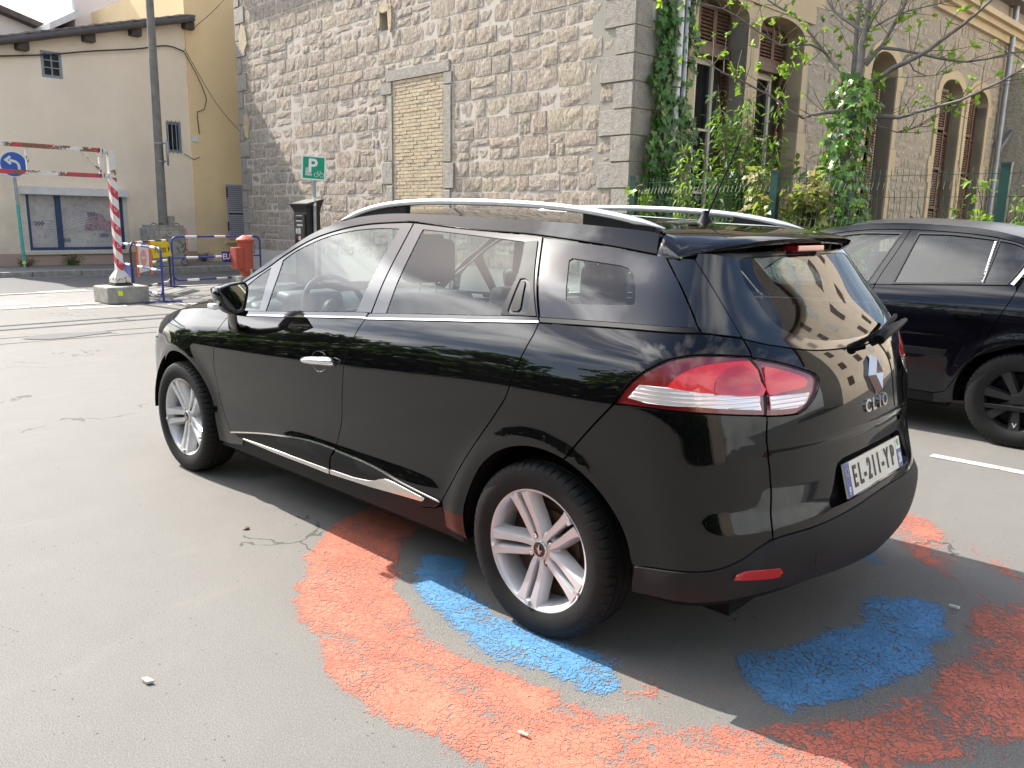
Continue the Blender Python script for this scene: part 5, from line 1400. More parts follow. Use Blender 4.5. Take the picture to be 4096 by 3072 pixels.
for i, (x, y, s, lb) in enumerate(((19.85, -4.55, .34, 'weedy plant growing at the foot of the shop window'), (19.86, -3.55, .22, 'low weeds around the turquoise post'), (19.88, -7.95, .22, 'small weed at the joint of the two houses'))):
    shrub('weed', lb, (x, y, .11), s, .28 if i < 2 else .14, .18, 9, 90, .15 if i == 0 else .08, MT['shrub_green'], LANCE, 40 + i, .1, 'plant', .1)

def far_tree(label, x, y, h, rad, seed, mat=None):
    rr = random.Random(seed); o = empty('tree', (x, y, 0)); tag(o, label, 'tree', 'trees across the car park'); vs, fs = [], []; m = MB()
    m.tube([(0, 0, 0), (.1, .05, h * .35), (0, 0, h * .7)], [.22, .16, .08], 8)
    for k in range(26):
        u = rvec(rr); c = Vector((u.x * rad * .75, u.y * rad * .75, h * .54 + u.z * h * .40))
        if k < 9: m.tube([(0, 0, h * rr.uniform(.3, .5)), tuple(c)], [.07, .03], 5)
        for j in range(70):
            p = c + rvec(rr) * rad * .42 * rr.random()**.4
            leaf_at(vs, fs, OVAL, p, rvec(rr) + Vector((0, 0, .7)), rvec(rr), rr.uniform(.22, .45))
    m.build('trunk', MT['bark'], o); f = obj('crown', vs, fs, mat or MT['tree_far'], o); f['kind'] = 'stuff'; return o
for i in range(9):
    far_tree('leafy tree across the car park, mirrored in the car doors', 2 + i * 3.6 + rnd.uniform(-1, 1), 9.0 + .8 * math.sin(i * 1.7), rnd.uniform(3.2, 4.4), rnd.uniform(1.6, 2.2), 60 + i)

for i in range(7):
    far_tree('tall dark tree behind the viewer, mirrored in the rear bumper', -21 + i * 4.3 + rnd.uniform(-1, 1), 13.5 + 2.0 * math.sin(i * 2.1), rnd.uniform(7.5, 9.5), rnd.uniform(2.6, 3.4), 80 + i)
hd_ = empty('added_hedge', (4, 5.9, 0)); tag(hd_, 'dark leafy mass added out of view to darken the door reflections', 'added_hedge')  # added out of view as a dark band for the bodywork to reflect
rr = random.Random(77); vs, fs = [], []
for i in range(9000):
    p = Vector((rr.uniform(-24, 24), rr.uniform(-.7, .7), rr.uniform(.05, 1.75)))
    leaf_at(vs, fs, OVAL, p, rvec(rr) + Vector((0, -.5, .6)), rvec(rr), rr.uniform(.16, .30))
f = obj('foliage', vs, fs, MT['tree_far'], hd_); f['kind'] = 'stuff'
m = MB(); m.box((-24, -.4, 0), (24, .4, 1.5)); m.build('dark_core', MT['room'], hd_)
# ---- buildings behind the viewer, seen only as reflections in the tailgate and doors
bb = empty('apartment_building', (-15, -30, 0), R(-52)); tag(bb, 'cream apartment block mirrored in the tailgate glass', 'building')
m = MB(); m.box((-8, -9, 0), (8, 9, 14.5)); m.build('wall', MT['yellow_wall'], bb)
m = MB(); m.box((-8.6, -9.6, 14.5), (8.6, 9.6, 14.8)); m.prism([(-8.6, 14.8), (8.6, 14.8), (0, 17.4)], -9.6, 9.6, axes((0, 0, 0), (1, 0, 0), (0, 0, 1), (0, 1, 0))); m.build('roof', MT['roof_tile'], bb)
for z in (1.6, 4.6, 7.6, 10.6, 12.9):
    for k in range(5):
        for face in (0, 1):
            w = MB()
            q = -7 + k * 3.3
            if face == 0: w.box((7.98, q, z), (8.04, q + .8, z + 1.2))
            else: w.box((-6.6 + k * 3.1, 8.98, z), (-5.6 + k * 3.1, 9.04, z + 1.35))
            w.build('window', MT['frame_dark'] if (k + face) % 3 else MT['white_trim'], bb)
m = MB(); m.tube([(8.1, 2.6, 0), (8.1, 2.6, 14.5)], .09, 8); m.build('drainpipe', MT['zinc'], bb)

gh = empty('garage_building', (-19, 9, 0), R(20)); tag(gh, 'low cream building with dark windows mirrored in the rear bumper', 'building')
m = MB(); m.box((-5, -5, 0), (5, 5, 6.2)); m.build('wall', MT['yellow_wall'], gh)
m = MB(); m.box((-5.4, -5.4, 6.2), (5.4, 5.4, 6.5)); m.build('roof', MT['roof_tile'], gh)
for z in (1.0, 3.9):
    for k in range(4): w = MB(); w.box((4.98, -4 + k * 2.2, z), (5.04, -3.1 + k * 2.2, z + 1.5)); w.build('window', MT['frame_dark'], gh)
LN = {
    'belt_lo': [(-1.591,0.926),(-1.092,0.967),(-0.663,1.002),(-0.664,0.999),(-0.154,1.041),(0.282,1.075)],
    'belt_lo_r': [(0.288,1.077),(0.568,1.089),(0.758,1.093),(0.805,1.087),(0.869,1.077)],
    'belt_hi': [(-1.597,0.948),(-1.109,0.989),(-0.743,1.02),(-0.651,1.025),(-0.651,1.022),(-0.538,1.033),(0.085,1.081),(0.273,1.092)],
    'belt_hi_r': [(0.278,1.092),(0.568,1.103),(0.746,1.106),(0.756,1.095)],
    'dlo_top': [(-1.75,1.075),(-1.594,1.15),(-1.466,1.22),(-1.291,1.298),(-1.115,1.345),(-0.939,1.372),(-0.717,1.385),(-0.632,1.387),(-0.296,1.366),(0.127,1.351)],
    'dlo_top_r': [(0.141,1.348),(0.489,1.328),(0.706,1.302)],
    'joint': [(-1.772,1.084),(-1.613,1.175),(-1.48,1.238),(-1.313,1.325),(-1.146,1.379),(-0.972,1.41),(-0.751,1.425),(-0.704,1.421),(-0.331,1.414),(-0.058,1.406),(0.388,1.395),(0.624,1.381),(0.71,1.367)],
    'tri': [(-1.548,1.166),(-1.503,0.96)],
    'tri2': [(-1.476,1.195),(-1.451,0.963)],
    'gtop1': [(-1.475,1.197),(-1.37,1.252),(-1.193,1.313),(-1.014,1.346),(-0.833,1.36),(-0.707,1.36)],
    'b1': [(-0.707,1.36),(-0.744,1.021)],
    'b2': [(-0.637,1.367),(-0.646,1.024)],
    'b3': [(-0.562,1.363),(-0.55,1.032)],
    'gtop2': [(-0.558,1.361),(-0.282,1.347),(0.029,1.329)],
    'c1': [(0.029,1.329),(0.067,1.271),(0.091,1.22),(0.09,1.159),(0.085,1.113),(0.085,1.081)],
    'c2': [(0.119,1.336),(0.268,1.092)],
    'c3': [(0.135,1.348),(0.273,1.092)],
    'handrec': [(0.119,1.205),(0.141,1.208),(0.176,1.199),(0.195,1.181),(0.22,1.105),(0.214,1.097),(0.13,1.092),(0.118,1.099)],
    'quart_clear': [(0.337,1.275),(0.35,1.283),(0.562,1.269),(0.586,1.262),(0.603,1.243),(0.607,1.202),(0.605,1.164),(0.598,1.157),(0.392,1.145),(0.37,1.155),(0.36,1.186)],
    'dp': [(0.708,1.296),(0.786,1.296),(0.799,1.263),(0.831,1.183),(0.869,1.078)],
    'dp_front': [(0.708,1.296),(0.735,1.203),(0.758,1.094)],
    'split': [(-0.646,1.024),(-0.666,0.999),(-0.684,0.963),(-0.711,0.901),(-0.732,0.849),(-0.743,0.808),(-0.752,0.75),(-0.766,0.661),(-0.785,0.566),(-0.818,0.496),(-0.844,0.427),(-0.864,0.367),(-0.895,0.301)],
    'dfront': [(-1.768,0.92),(-1.803,0.877),(-1.832,0.838),(-1.843,0.797),(-1.85,0.728),(-1.862,0.657),(-1.866,0.633),(-1.86,0.576),(-1.848,0.477),(-1.81,0.409),(-1.772,0.359),(-1.747,0.33),(-1.682,0.314),(-1.638,0.306)],
    'drear': [(0.281,1.078),(0.269,1.037),(0.251,0.999),(0.231,0.953),(0.215,0.918),(0.2,0.877),(0.183,0.828),(0.128,0.754),(0.065,0.678),(-0.021,0.574),(-0.1,0.469),(-0.158,0.369),(-0.18,0.344),(-0.207,0.327),(-0.283,0.309)],
    'dbot': [(-1.638,0.306),(-1.329,0.31),(-0.894,0.305)],
    'dbot2': [(-0.888,0.305),(-0.708,0.314),(-0.395,0.324),(-0.283,0.309)],
    'trim_top': [(-1.748,0.328),(-1.531,0.367),(-1.315,0.399),(-1.054,0.427),(-0.838,0.429)],
    'trim_top2': [(-0.829,0.426),(-0.594,0.416),(-0.391,0.394),(-0.168,0.368)],
    'chr': [(-1.634,0.318),(-1.325,0.323),(-1.059,0.327),(-0.888,0.329)],
    'chr_b': [(-1.62,0.312),(-1.33,0.306),(-1.065,0.307),(-0.894,0.305)],
    'chr2': [(-0.875,0.332),(-0.703,0.336),(-0.594,0.349),(-0.551,0.359),(-0.519,0.372),(-0.479,0.383),(-0.429,0.383),(-0.342,0.373),(-0.249,0.361),(-0.254,0.35),(-0.269,0.343),(-0.393,0.336),(-0.599,0.32),(-0.881,0.308)],
    'tail': [(0.557,0.877),(0.581,0.928),(0.618,0.978),(0.671,1.02),(0.727,1.036),(0.786,1.037),(0.88,1.028)],
    'tail_gap': [(0.88,1.028),(0.898,0.996),(0.908,0.945),(0.911,0.903),(0.91,0.862)],
    'tail_bot': [(0.557,0.877),(0.655,0.883),(0.759,0.879),(0.908,0.862)],
    'tailh': [(0.887,1.025),(0.975,1.003),(1.06,0.974),(1.094,0.958),(1.102,0.945),(1.088,0.91),(1.063,0.884),(1.039,0.866),(1.011,0.855),(0.961,0.856),(0.915,0.86)],
    'tail_inner': [(0.586,0.901),(0.613,0.945),(0.67,0.948),(0.73,0.939),(0.894,0.919),(0.897,0.879),(0.759,0.895),(0.737,0.898),(0.627,0.896)],
    'tail_red': [(0.67,0.948),(0.688,0.975),(0.724,1.001),(0.783,1.016),(0.878,1.017),(0.897,0.991),(0.905,0.959),(0.903,0.92),(0.73,0.939)],
    'tailh_red': [(0.919,0.999),(0.971,0.987),(1.055,0.958),(1.062,0.943),(1.049,0.93),(0.96,0.923),(0.921,0.921)],
    'tailh_clr': [(0.923,0.916),(0.954,0.915),(1.063,0.911),(1.043,0.882),(1.012,0.872),(0.926,0.875)],
    'seam': [(0.557,0.877),(0.5,0.791),(0.452,0.722),(0.498,0.794),(0.456,0.727),(0.419,0.665)],
    'gap_up': [(0.869,1.078),(0.879,1.051),(0.885,1.026)],
    'gap_low': [(0.911,0.86),(0.908,0.79),(0.921,0.713),(0.926,0.639),(0.921,0.57),(0.924,0.506)],
    'btrim': [(0.621,0.384),(0.707,0.407),(0.788,0.428),(0.842,0.454),(0.924,0.501),(1.09,0.511),(1.353,0.53)],
    'refl': [(0.822,0.405),(0.831,0.419),(0.848,0.427),(0.935,0.419),(0.944,0.405),(0.934,0.393),(0.888,0.396)],
    'glow': [(0.876,1.074),(0.965,1.052),(1.132,1.025),(1.391,1.013)],
    'gclear': [(0.947,1.29),(0.972,1.298),(1.03,1.298),(0.942,1.237),(0.963,1.186),(0.985,1.136),(1.014,1.1),(1.076,1.071),(1.124,1.057)],
    'handle': [(-1.032,0.799),(-0.991,0.81),(-0.831,0.828),(-0.799,0.821),(-0.795,0.804),(-0.814,0.79),(-0.968,0.781),(-1.026,0.785)],
    'handcup': [(-0.984,0.793),(-0.972,0.827),(-0.933,0.844),(-0.887,0.841),(-0.86,0.821),(-0.863,0.786),(-0.898,0.759),(-0.938,0.754),(-0.968,0.772)],
}
MT['lamp_cover'] = glass('lamp_cover', (1.0, .94, .94), .32)
MT['lamp_red'] = plain('lamp_red', (.90, .012, .025), .25, var=.1, coat=1, vscale=14)
MT['lamp_red_dark'] = plain('lamp_red_dark', (.62, .012, .02), .15, var=.2, coat=1, vscale=14)
MT['lamp_dark_red'] = plain('lamp_dark_red', (.22, .004, .012), .25, var=.1, coat=1)
MT['lamp_clear'] = plain('lamp_clear', (.92, .92, .92), .12, metal=.4, var=.03, coat=1)
MT['reflector'] = plain('red_reflector', (.42, .008, .012), .18, var=.15, coat=1, vscale=60)
MT['headlamp'] = plain('headlamp', (.35, .36, .38), .08, metal=.7, var=.5, vscale=12, coat=1)

def make_tyre(Rt, hw, rb, n=480):
    prof = [(rb - .008, -hw * .82), (rb + .012, -hw * .94), (rb + .04, -hw), (Rt - .022, -hw * .965), (Rt - .009, -hw * .87), (Rt - .002, -hw * .72)]
    tread = []
    for g in (-.40, 0., .40):
        tread += [(Rt, hw * g - .0055), (Rt - .008, hw * g - .004), (Rt - .008, hw * g + .004), (Rt, hw * g + .0055)]
    prof = prof + tread + [(r, -y) for r, y in prof[::-1]]
    sip = {4: .005, 5: .008, len(prof) - 5: .005, len(prof) - 6: .008}
    vs, fs = [], []
    L = len(prof)
    for k in range(n):
        a = 2 * math.pi * k / n
        for j, (r, y) in enumerate(prof):
            rr = r - (sip.get(j, 0) if k % 8 == 0 else 0)
            vs.append((rr * math.cos(a), y, rr * math.sin(a)))
    for k in range(n):
        k2 = (k + 1) % n
        for j in range(L - 1): fs.append((k * L + j, k * L + j + 1, k2 * L + j + 1, k2 * L + j))
    return vs, fs

def spoke_bar(mb, ang, side, rs, ys, ts, ws, depth):
    """one bar of a wheel spoke: stations rs, face height ys, sideways offset ts, half width ws"""
    rings = []
    ca, sa = math.cos(ang), math.sin(ang)
    for r, y, t, w in zip(rs, ys, ts, ws):
        fo, fi = (.012, .0) if side > 0 else (.0, .012)          # flare only on the outer flank
        sec = [(-w - fi, y - depth), (-w, y - .006), (-w + .004, y), (w - .004, y), (w, y - .006), (w + fo, y - depth)]
        rings.append([(r * ca - (t * side + q) * sa, h, r * sa + (t * side + q) * ca) for q, h in sec])
    n = 6; vs = [v for rg in rings for v in rg]; fs = []
    for i in range(len(rings) - 1):
        for k in range(n - 1): fs.append((i * n + k, i * n + k + 1, (i + 1) * n + k + 1, (i + 1) * n + k))
    fs.append(tuple(range(n))); fs.append(tuple((len(rings) - 1) * n + k for k in range(n - 1, -1, -1)))
    mb.add(vs, fs)

Y2Z = Matrix(((1, 0, 0, 0), (0, 0, 1, 0), (0, -1, 0, 0), (0, 0, 0, 1)))       # lathe axis z -> +y

def alloy_wheel(parent, rot=0.0):
    w = empty('wheel', parent=parent)
    v, f = make_tyre(.307, .0975, .218)
    t = obj('tyre', v, f, MT['rubber'], w); smooth_angle(t, 40)
    mb = MB()
    mb.lathe([(.188, -.07), (.192, .03), (.199, .068), (.205, .0775), (.213, .0825), (.2215, .0835), (.2245, .080), (.222, .070)], 96, Y2Z)
    rs = [.030, .05, .075, .11, .15, .185, .203]
    ys = [.056, .060, .062, .066, .073, .079, .081]
    for k in range(5):
        a = rot + k * 2 * math.pi / 5
        for sd in (-1, 1):
            spoke_bar(mb, a, sd, rs, ys, [.0130, .0165, .0205, .0225, .0240, .0265, .0300], [.0115, .0125, .0130, .0140, .0152, .0178, .0215], .045)
        # small bridge closing the slot at the rim
        ca, sa = math.cos(a), math.sin(a)
        mb.box((-.008, -.012, -.014), (.008, .012, .0), Matrix.Translation((.199 * ca, .078, .199 * sa)) @ Matrix.Rotation(-a, 4, 'Y'))
    mb.lathe([(.0, .058), (.034, .058), (.052, .052), (.066, .040), (.070, .02), (.070, -.02)], 48, Y2Z)
    mb.build('rim', MT['rim_silver'], w, ang=40)
    d = MB(); d.lathe([(.0, .0), (.10, .0), (.125, .004), (.128, -.01), (.186, -.012), (.187, -.06)], 48, Y2Z)
    d.build('brake_drum', MT['brake'], w, ang=40)
    for k in range(4):
        a = rot + R(45) + k * math.pi / 2
        c = MB(); Mx = Matrix.Translation((.050 * math.cos(a), 0, .050 * math.sin(a))) @ Y2Z
        c.lathe([(.0125, .0585), (.0125, .0545), (.0095, .0545), (.0, .0545)], 16, Mx)
        cup = c.build('lug_hole', MT['dark_void'], w)
        c = MB(); c.lathe([(.0085, .054), (.0085, .058), (.0065, .0605), (0, .061)], 6, Mx); c.build('lug_nut', MT['satin_chrome'], w)
    c = MB(); c.lathe([(.031, .055), (.031, .063), (.029, .0655), (.026, .066)], 40, Y2Z); c.build('hub_ring', MT['satin_chrome'], w, ang=40)
    c = MB(); c.lathe([(.0265, .064), (.020, .0655), (0, .066)], 40, Y2Z); c.build('hub_cap', MT['black_gloss'], w, ang=40)
    c = MB()
    for sx in (-1, 1):
        c.add([(0, .0665, .021), (sx * .013, .0665, 0), (0, .0665, -.021), (sx * .004, .071, 0)], [(0, 1, 3), (1, 2, 3), (2, 0, 3)])
    c.build('emblem', MT['chrome'], w)
    return w

# ---- shell of the black estate (x forward from the rear axle, y to its left, z up)
_vz = nspline([.12, .22, .30, .37, .45, .55, .68, .78, .86, .93, 1.00, 1.10, 1.22, 1.36, 1.46],
              [.780, .818, .836, .843, .838, .845, .858, .860, .851, .830, .795, .745, .678, .590, .520])
_rc = nspline([.18, .26, .34, .44, .52, .60, .70, .78, .86, .94, 1.02, 1.10, 1.20, 1.30, 1.42],
              [-.72, -.785, -.822, -.836, -.828, -.806, -.797, -.784, -.770, -.750, -.713, -.655, -.572, -.50, -.41])
_fc = nspline([.15, .25, .40, .55, .70, .80, .90, 1.0, 1.4], [3.30, 3.40, 3.445, 3.43, 3.38, 3.30, 3.15, 2.95, 2.1])
def W1(u, z):
    sh = -.05 + (1.9 - np.clip(u, -.8, 3)) * .0755
    v = _vz(z - sh * sstep(.58, .9, z) * (1 - sstep(1.06, 1.40, z)))
    for uw in (0., 2.589):
        r = np.sqrt((u - uw)**2 + (z - .30)**2); v = v + .012 * np.exp(-((r - .385) / .05)**2) * sstep(.12, .3, z)
    v = v + .010 * np.exp(-((u + .15) / .40)**2 - ((z - .86) / .10)**2)
    v = v + .014 * np.exp(-((z - .385) / .05)**2) * sstep(.25, .75, u) * (1 - sstep(1.25, 1.85, u))
    v = v - .085 * sstep(.3, -1.0, u) * sstep(.95, 1.2, z)
    return v - .07 * sstep(2.3, 3.3, u)
def R1(v, z):
    return _rc(z) + .17 * v**2 + .20 * v**4 + .011 * (1 - sstep(.738, .762, z)) * sstep(.58, .70, z) * (1 - sstep(.6, .75, np.abs(v)))
def F1(v, z): return _fc(z) - .30 * v**2 - .35 * v**4
S1 = Shell(W1, R1, F1, .3, 2.75)

def uz(pts): return [(.3 - u, z) for u, z in pts]

def build_estate():
    car = empty('estate_car')
    tag(car, 'glossy black estate car with silver roof rails parked nearest the camera', 'car')
    L = {k: curve(v) for k, v in LN.items()}
    blk, gl = MT['paint_black'], MT['black_gloss']
    rv = lambda p: p[::-1]
    # arches; the rear one in shell parameters
    fa = np.array(uz(arc(2.555, .305, .373, 18, 188)))
    th = np.radians(np.linspace(190, 0, 90)); ru, rz = -.03 + .373 * -np.cos(th), .305 + .373 * np.sin(th)
    ra = np.array([(.3 - u, z) if u >= .3 else (.9 * math.atan2(.3 - u, W1(u, z)), z) for u, z in zip(ru, rz)])
    i_seam = int(np.argmin(np.hypot(ra[:, 0] - .4186, ra[:, 1] - .665)))
    i_trim = int(np.argmin(np.abs(ra[:, 0] - .615) + np.abs(ra[:, 1] - .384)))
    if ra[0, 0] > 0: ra = ra[::-1]
    # ---- outlines
    belt1 = L['belt_lo'][L['belt_lo'][:, 0] < -.6635]; belt2 = L['belt_lo'][L['belt_lo'][:, 0] > -.6635]
    dfr = L['dfront']; spl = curve(LN['split'][1:]); dre = L['drear']
    P = {}
    P['front_door'] = poly(dfr, L['dbot'], rv(spl), rv(belt1))
    P['rear_door'] = poly(spl, L['dbot2'], rv(dre), rv(belt2))
    ftop = curve(uz([(2.07, .945), (2.25, .935), (2.5, .912), (2.75, .872), (2.93, .825)]))
    P['front_fender'] = poly(ftop, straight(uz([(2.93, .825), (2.95, .62), (2.912, .42)])), fa, straight(uz([(2.186, .253), (2.10, .250), (1.96, .270)])), straight(uz([(1.96, .270), (1.938, .3057)])), rv(dfr))
    up_arch = ra[:i_seam + 1]
    P['quarter_panel'] = poly(L['belt_lo_r'], L['gap_up'], rv(L['tail']), straight([(.5571, .8767), (.4186, .6652)]), rv(up_arch),
                              straight([tuple(up_arch[0]), (-.06, .252), (-.155, .262), (-.158, .369)]), rv(dre[dre[:, 1] > .372]))
    P['rear_bumper'] = poly(straight([(.5571, .8767), (.4186, .6652)]), ra[i_seam:i_trim], L['btrim'][L['btrim'][:, 0] < .9236], rv(L['gap_low']), rv(L['tail_bot']))
    P['sill'] = poly(straight([(-1.885, .225), (-1.86, .255), (-1.66, .272), (-1.638, .3035)]), L['dbot'], L['dbot2'], straight([(-.283, .3075), (-.21, .325), (-.165, .345), (-.157, .262), (-.06, .25), (-.06, .222)]), straight([(-.06, .222), (-1.885, .225)]))
    ctr = lambda z0, z1: straight([(AC, z0), (AC, z1)])
    low_c = poly(L['btrim'][L['btrim'][:, 0] >= .9236], curve([(1.3527, .5299), (AC, .532)]))
    # the plate recess sits low in the tailgate
    rec = poly(curve([(AC, .684), (1.30, .683), (1.205, .679), (1.178, .668), (1.152, .61), (1.124, .562), (1.13, .549), (1.30, .553), (AC, .557)]))
    P['tailgate'] = poly(rv(L['gap_low']), rv(L['tailh']), rv(L['gap_up']), curve(LN['glow'] + [(AC, 1.0125)]), ctr(1.0125, .684), rec, ctr(.557, .532), rv(low_c))
    dpl = curve(LN['dp'][1:])
    clear = curve([(.9473, 1.2895), (.9417, 1.2366), (.9633, 1.1858), (.9853, 1.1359), (1.0139, 1.0997), (1.0758, 1.0711), (1.16, 1.054), (1.28, 1.045), (AC, 1.042)])
    ctop = curve([(.9473, 1.2895), (.965, 1.298), (1.0, 1.302), (1.2, 1.305), (AC, 1.306)])
    P['rear_screen_band'] = poly(curve(LN['glow'] + [(AC, 1.0125)]), ctr(1.0125, 1.042), rv(clear), ctop, ctr(1.306, 1.325), straight([(AC, 1.325), (.80, 1.315)]), dpl)
    P['rear_glass'] = poly(clear, ctr(1.042, 1.306), rv(ctop))
    lowb = curve([(.625, .308), (.70, .320), (.85, .342), (1.0, .350), (1.12, .343), (AC, .312)])
    P['bumper_skirt'] = poly(L['btrim'], curve([(1.3527, .5299), (AC, .532)]), ctr(.532, .312), rv(lowb), straight([(.625, .308), (.621, .384)]))
    # ---- painted panels on both sides
    made = {}
    def both(name, key, mat, parents=None, **kw):
        p = panel(S1, P[key], **kw)
        out = []
        for i, q in enumerate((p, mir(p))):
            out.append(shell_obj(name, [q], mat, parents[i] if parents else car))
        return out
    def whole(name, key, mat, parent=car, **kw):
        p = panel(S1, P[key], full=True, **kw)
        return shell_obj(name, [p, mir(p)], mat, parent)
    fd = both('door', 'front_door', blk); rd = both('door', 'rear_door', blk)
    both('front_fender', 'front_fender', blk); qp = both('quarter_panel', 'quarter_panel', blk)
    rb = both('rear_bumper', 'rear_bumper', blk); both('sill', 'sill', MT['black_satin'], off=-.004)
    tg = whole('tailgate', 'tailgate', blk)
    ledge = lambda q: .016 * sstep(0, .05, np.interp(q[:, 0], [.62, .79, .84, .92, 1.09, AC], [.384, .428, .454, .501, .511, .532]) - q[:, 1])
    sk = whole('bumper_skirt', 'bumper_skirt', MT['bumper_plastic'], off=.002, bulge=ledge, thick=.03)
    # ---- windows
    def frame(key, outer, holes, mat, gmat, parents, name='window_frame', goff=-.004, off=-.001):
        p = panel(S1, outer, off=off, holes=[inset(h, -.0) for h in holes], thick=.008, step=.03)
        for i, q in enumerate((p, mir(p))): shell_obj(name, [q], mat, parents[i])
        for h in holes:
            g = panel(S1, h, off=goff, gap=-.001, fold=False, step=.035)
            for i, q in enumerate((g, mir(g))): shell_obj('window_glass', [q], gmat, parents[i])
    bh = L['belt_hi']; dt = L['dlo_top']
    g1 = poly(curve(LN['tri2']), bh[(bh[:, 0] > -1.445) & (bh[:, 0] < -.748)] + [0, .002], rv(curve(LN['b1'])), rv(curve(LN['gtop1'])))
    tri = poly(straight([(-1.795, .957), (-1.72, 1.062)]), curve([(-1.72, 1.062), (-1.64, 1.115), (-1.557, 1.158)]), straight([(-1.557, 1.158), (-1.51, .965), (-1.795, .957)]))
    o1 = poly(straight([(-1.865, .938), (-1.80, 1.035)]), curve([(-1.80, 1.035)] + LN['dlo_top'][:7] + [(-.637, 1.386)]), curve(LN['b2']), rv(bh[bh[:, 0] < -.655]), straight([(-1.597, .948), (-1.865, .938)]))
    frame('f', o1, [g1, tri], gl, MT['glass_front'], fd)
    g2 = poly(curve(LN['gtop2']), curve(LN['c1']), rv(bh[(bh[:, 0] > -.545) & (bh[:, 0] < .08)] + [0, .002]), rv(curve(LN['b3'])))
    o2 = poly(curve([(-.633, 1.386)] + LN['dlo_top'][8:]), curve(LN['c3']), rv(bh[(bh[:, 0] > -.642) & (bh[:, 0] < .27)]), rv(curve(LN['b2'])) + [.004, 0])
    frame('r', o2, [g2], gl, MT['glass_rear'], rd)
    qc = poly(L['quart_clear'])
    o3 = poly(L['dlo_top_r'], curve(LN['dp_front']), rv(L['belt_hi_r']), rv(curve(LN['c3'])) + [.006, 0])
    frame('q', o3, [qc], MT['black_gloss'], MT['glass_rear'], qp, name='quarter_window')
    dpil = poly(curve(LN['dp']), straight([(.8694, 1.0779), (.7581, 1.0944)]), rv(curve(LN['dp_front'])))
    p = panel(S1, dpil, off=.001)
    for i, q in enumerate((p, mir(p))): shell_obj('pillar_trim', [q], gl, qp[i])
    # C-pillar cover with the hidden rear handle
    cp = poly(curve(LN['c1']), straight([(.0846, 1.0814), (.2677, 1.0924)]), rv(curve(LN['c2'])), straight([(.1187, 1.3361), (.0285, 1.3295)]))
    hr = poly(curve(LN['handrec'] + LN['handrec'][:1]))
    p = panel(S1, cp, off=.003, gap=.003, holes=[hr], step=.02)
    hp = panel(S1, hr, off=-.018, gap=0, fold=False, step=.02)
    hb = poly(curve([(.132, 1.196), (.150, 1.199), (.158, 1.19), (.178, 1.112), (.170, 1.102), (.142, 1.100), (.134, 1.106), (.132, 1.196)]))
    hq = panel(S1, hb, off=.004, gap=0, thick=.02, step=.012)
    for i in (0, 1):
        f = (lambda x: x) if i == 0 else mir
        c = shell_obj('pillar_cover', [f(p)], MT['black_satin'], rd[i])
        shell_obj('handle_recess', [f(hp)], MT['dark_void'], rd[i]); shell_obj('handle', [f(hq)], MT['black_satin'], rd[i])
    # belt mouldings
    for key, seg_hi, seg_lo, par in (('f', bh[bh[:, 0] < -.655], belt1, fd), ('r', bh[bh[:, 0] > -.648], belt2, rd)):
        p = panel(S1, poly(seg_hi, rv(seg_lo)), off=.004, gap=.001, thick=.008, step=.03)
        c = panel(S1, poly(seg_lo + [0, .006], rv(seg_lo)), off=.006, gap=0, thick=.006, step=.03)
        for i in (0, 1):
            f = (lambda x: x) if i == 0 else mir
            shell_obj('belt_moulding', [f(p)], gl, par[i]); shell_obj('chrome_strip', [f(c)], MT['chrome'], par[i])
    p = panel(S1, poly(L['belt_hi_r'], rv(curve(LN['belt_lo_r'][:3]))), off=.004, gap=.001, thick=.008)
    for i, q in enumerate((p, mir(p))): shell_obj('belt_moulding', [q], MT['black_satin'], qp[i])
    # door cladding with a bright strip
    for tt, ch, par, bot in ((L['trim_top'], poly(curve(LN['chr']), rv(curve(LN['chr_b']))), fd, L['dbot']), (L['trim_top2'], poly(straight(LN['chr2'] + LN['chr2'][:1])), rd, L['dbot2'])):
        end = straight([tuple(tt[-1]), tuple(bot[-1])]) if par is fd else curve([(-.1675, .3678), (-.185, .345), (-.215, .328), (-.283, .3115)])
        p = panel(S1, poly(tt, end, rv(bot), straight([tuple(bot[0]), tuple(tt[0])])), off=.005, gap=.003, thick=.006, step=.03)
        e = panel(S1, poly(tt, rv(tt - [0, .006])), off=.007, gap=0, thick=.004, step=.03)
        c = panel(S1, ch, off=.009, gap=0, thick=.005, step=.02)
        for i in (0, 1):
            f = (lambda x: x) if i == 0 else mir
            shell_obj('side_cladding', [f(p)], MT['black_satin'], par[i]); shell_obj('cladding_edge', [f(e)], MT['satin_chrome'], par[i])
            shell_obj('chrome_strip', [f(c)], MT['satin_chrome'], par[i])
    # front door handle in its cup
    cupc = np.array([(-.9217, .80)]); cup = poly(curve(LN['handcup'] + LN['handcup'][:1]))
    hd = poly(curve(LN['handle'] + LN['handle'][:1]))
    hc = lambda q: .004 - .010 * np.clip(1 - np.hypot((q[:, 0] + .922) / .065, (q[:, 1] - .80) / .047)**2, 0, 1)
    p = panel(S1, cup, off=0, gap=0, thick=.004, step=.008, bulge=lambda q: hc(q) - .002, fold=False)
    h = panel(S1, hd, off=.036, gap=0, thick=.012, step=.006, bulge=lambda q: -.012 * np.abs((q[:, 0] + .913) / .118)**3 - .022 * np.clip(np.abs((q[:, 1] - .804 - .10 * (q[:, 0] + .913)) / .020), 0, 1.2)**2)
    for i in (0, 1):
        f = (lambda x: x) if i == 0 else mir
        shell_obj('handle_cup', [f(p)], gl, fd[i], False); shell_obj('handle', [f(h)], MT['chrome'], fd[i], False)
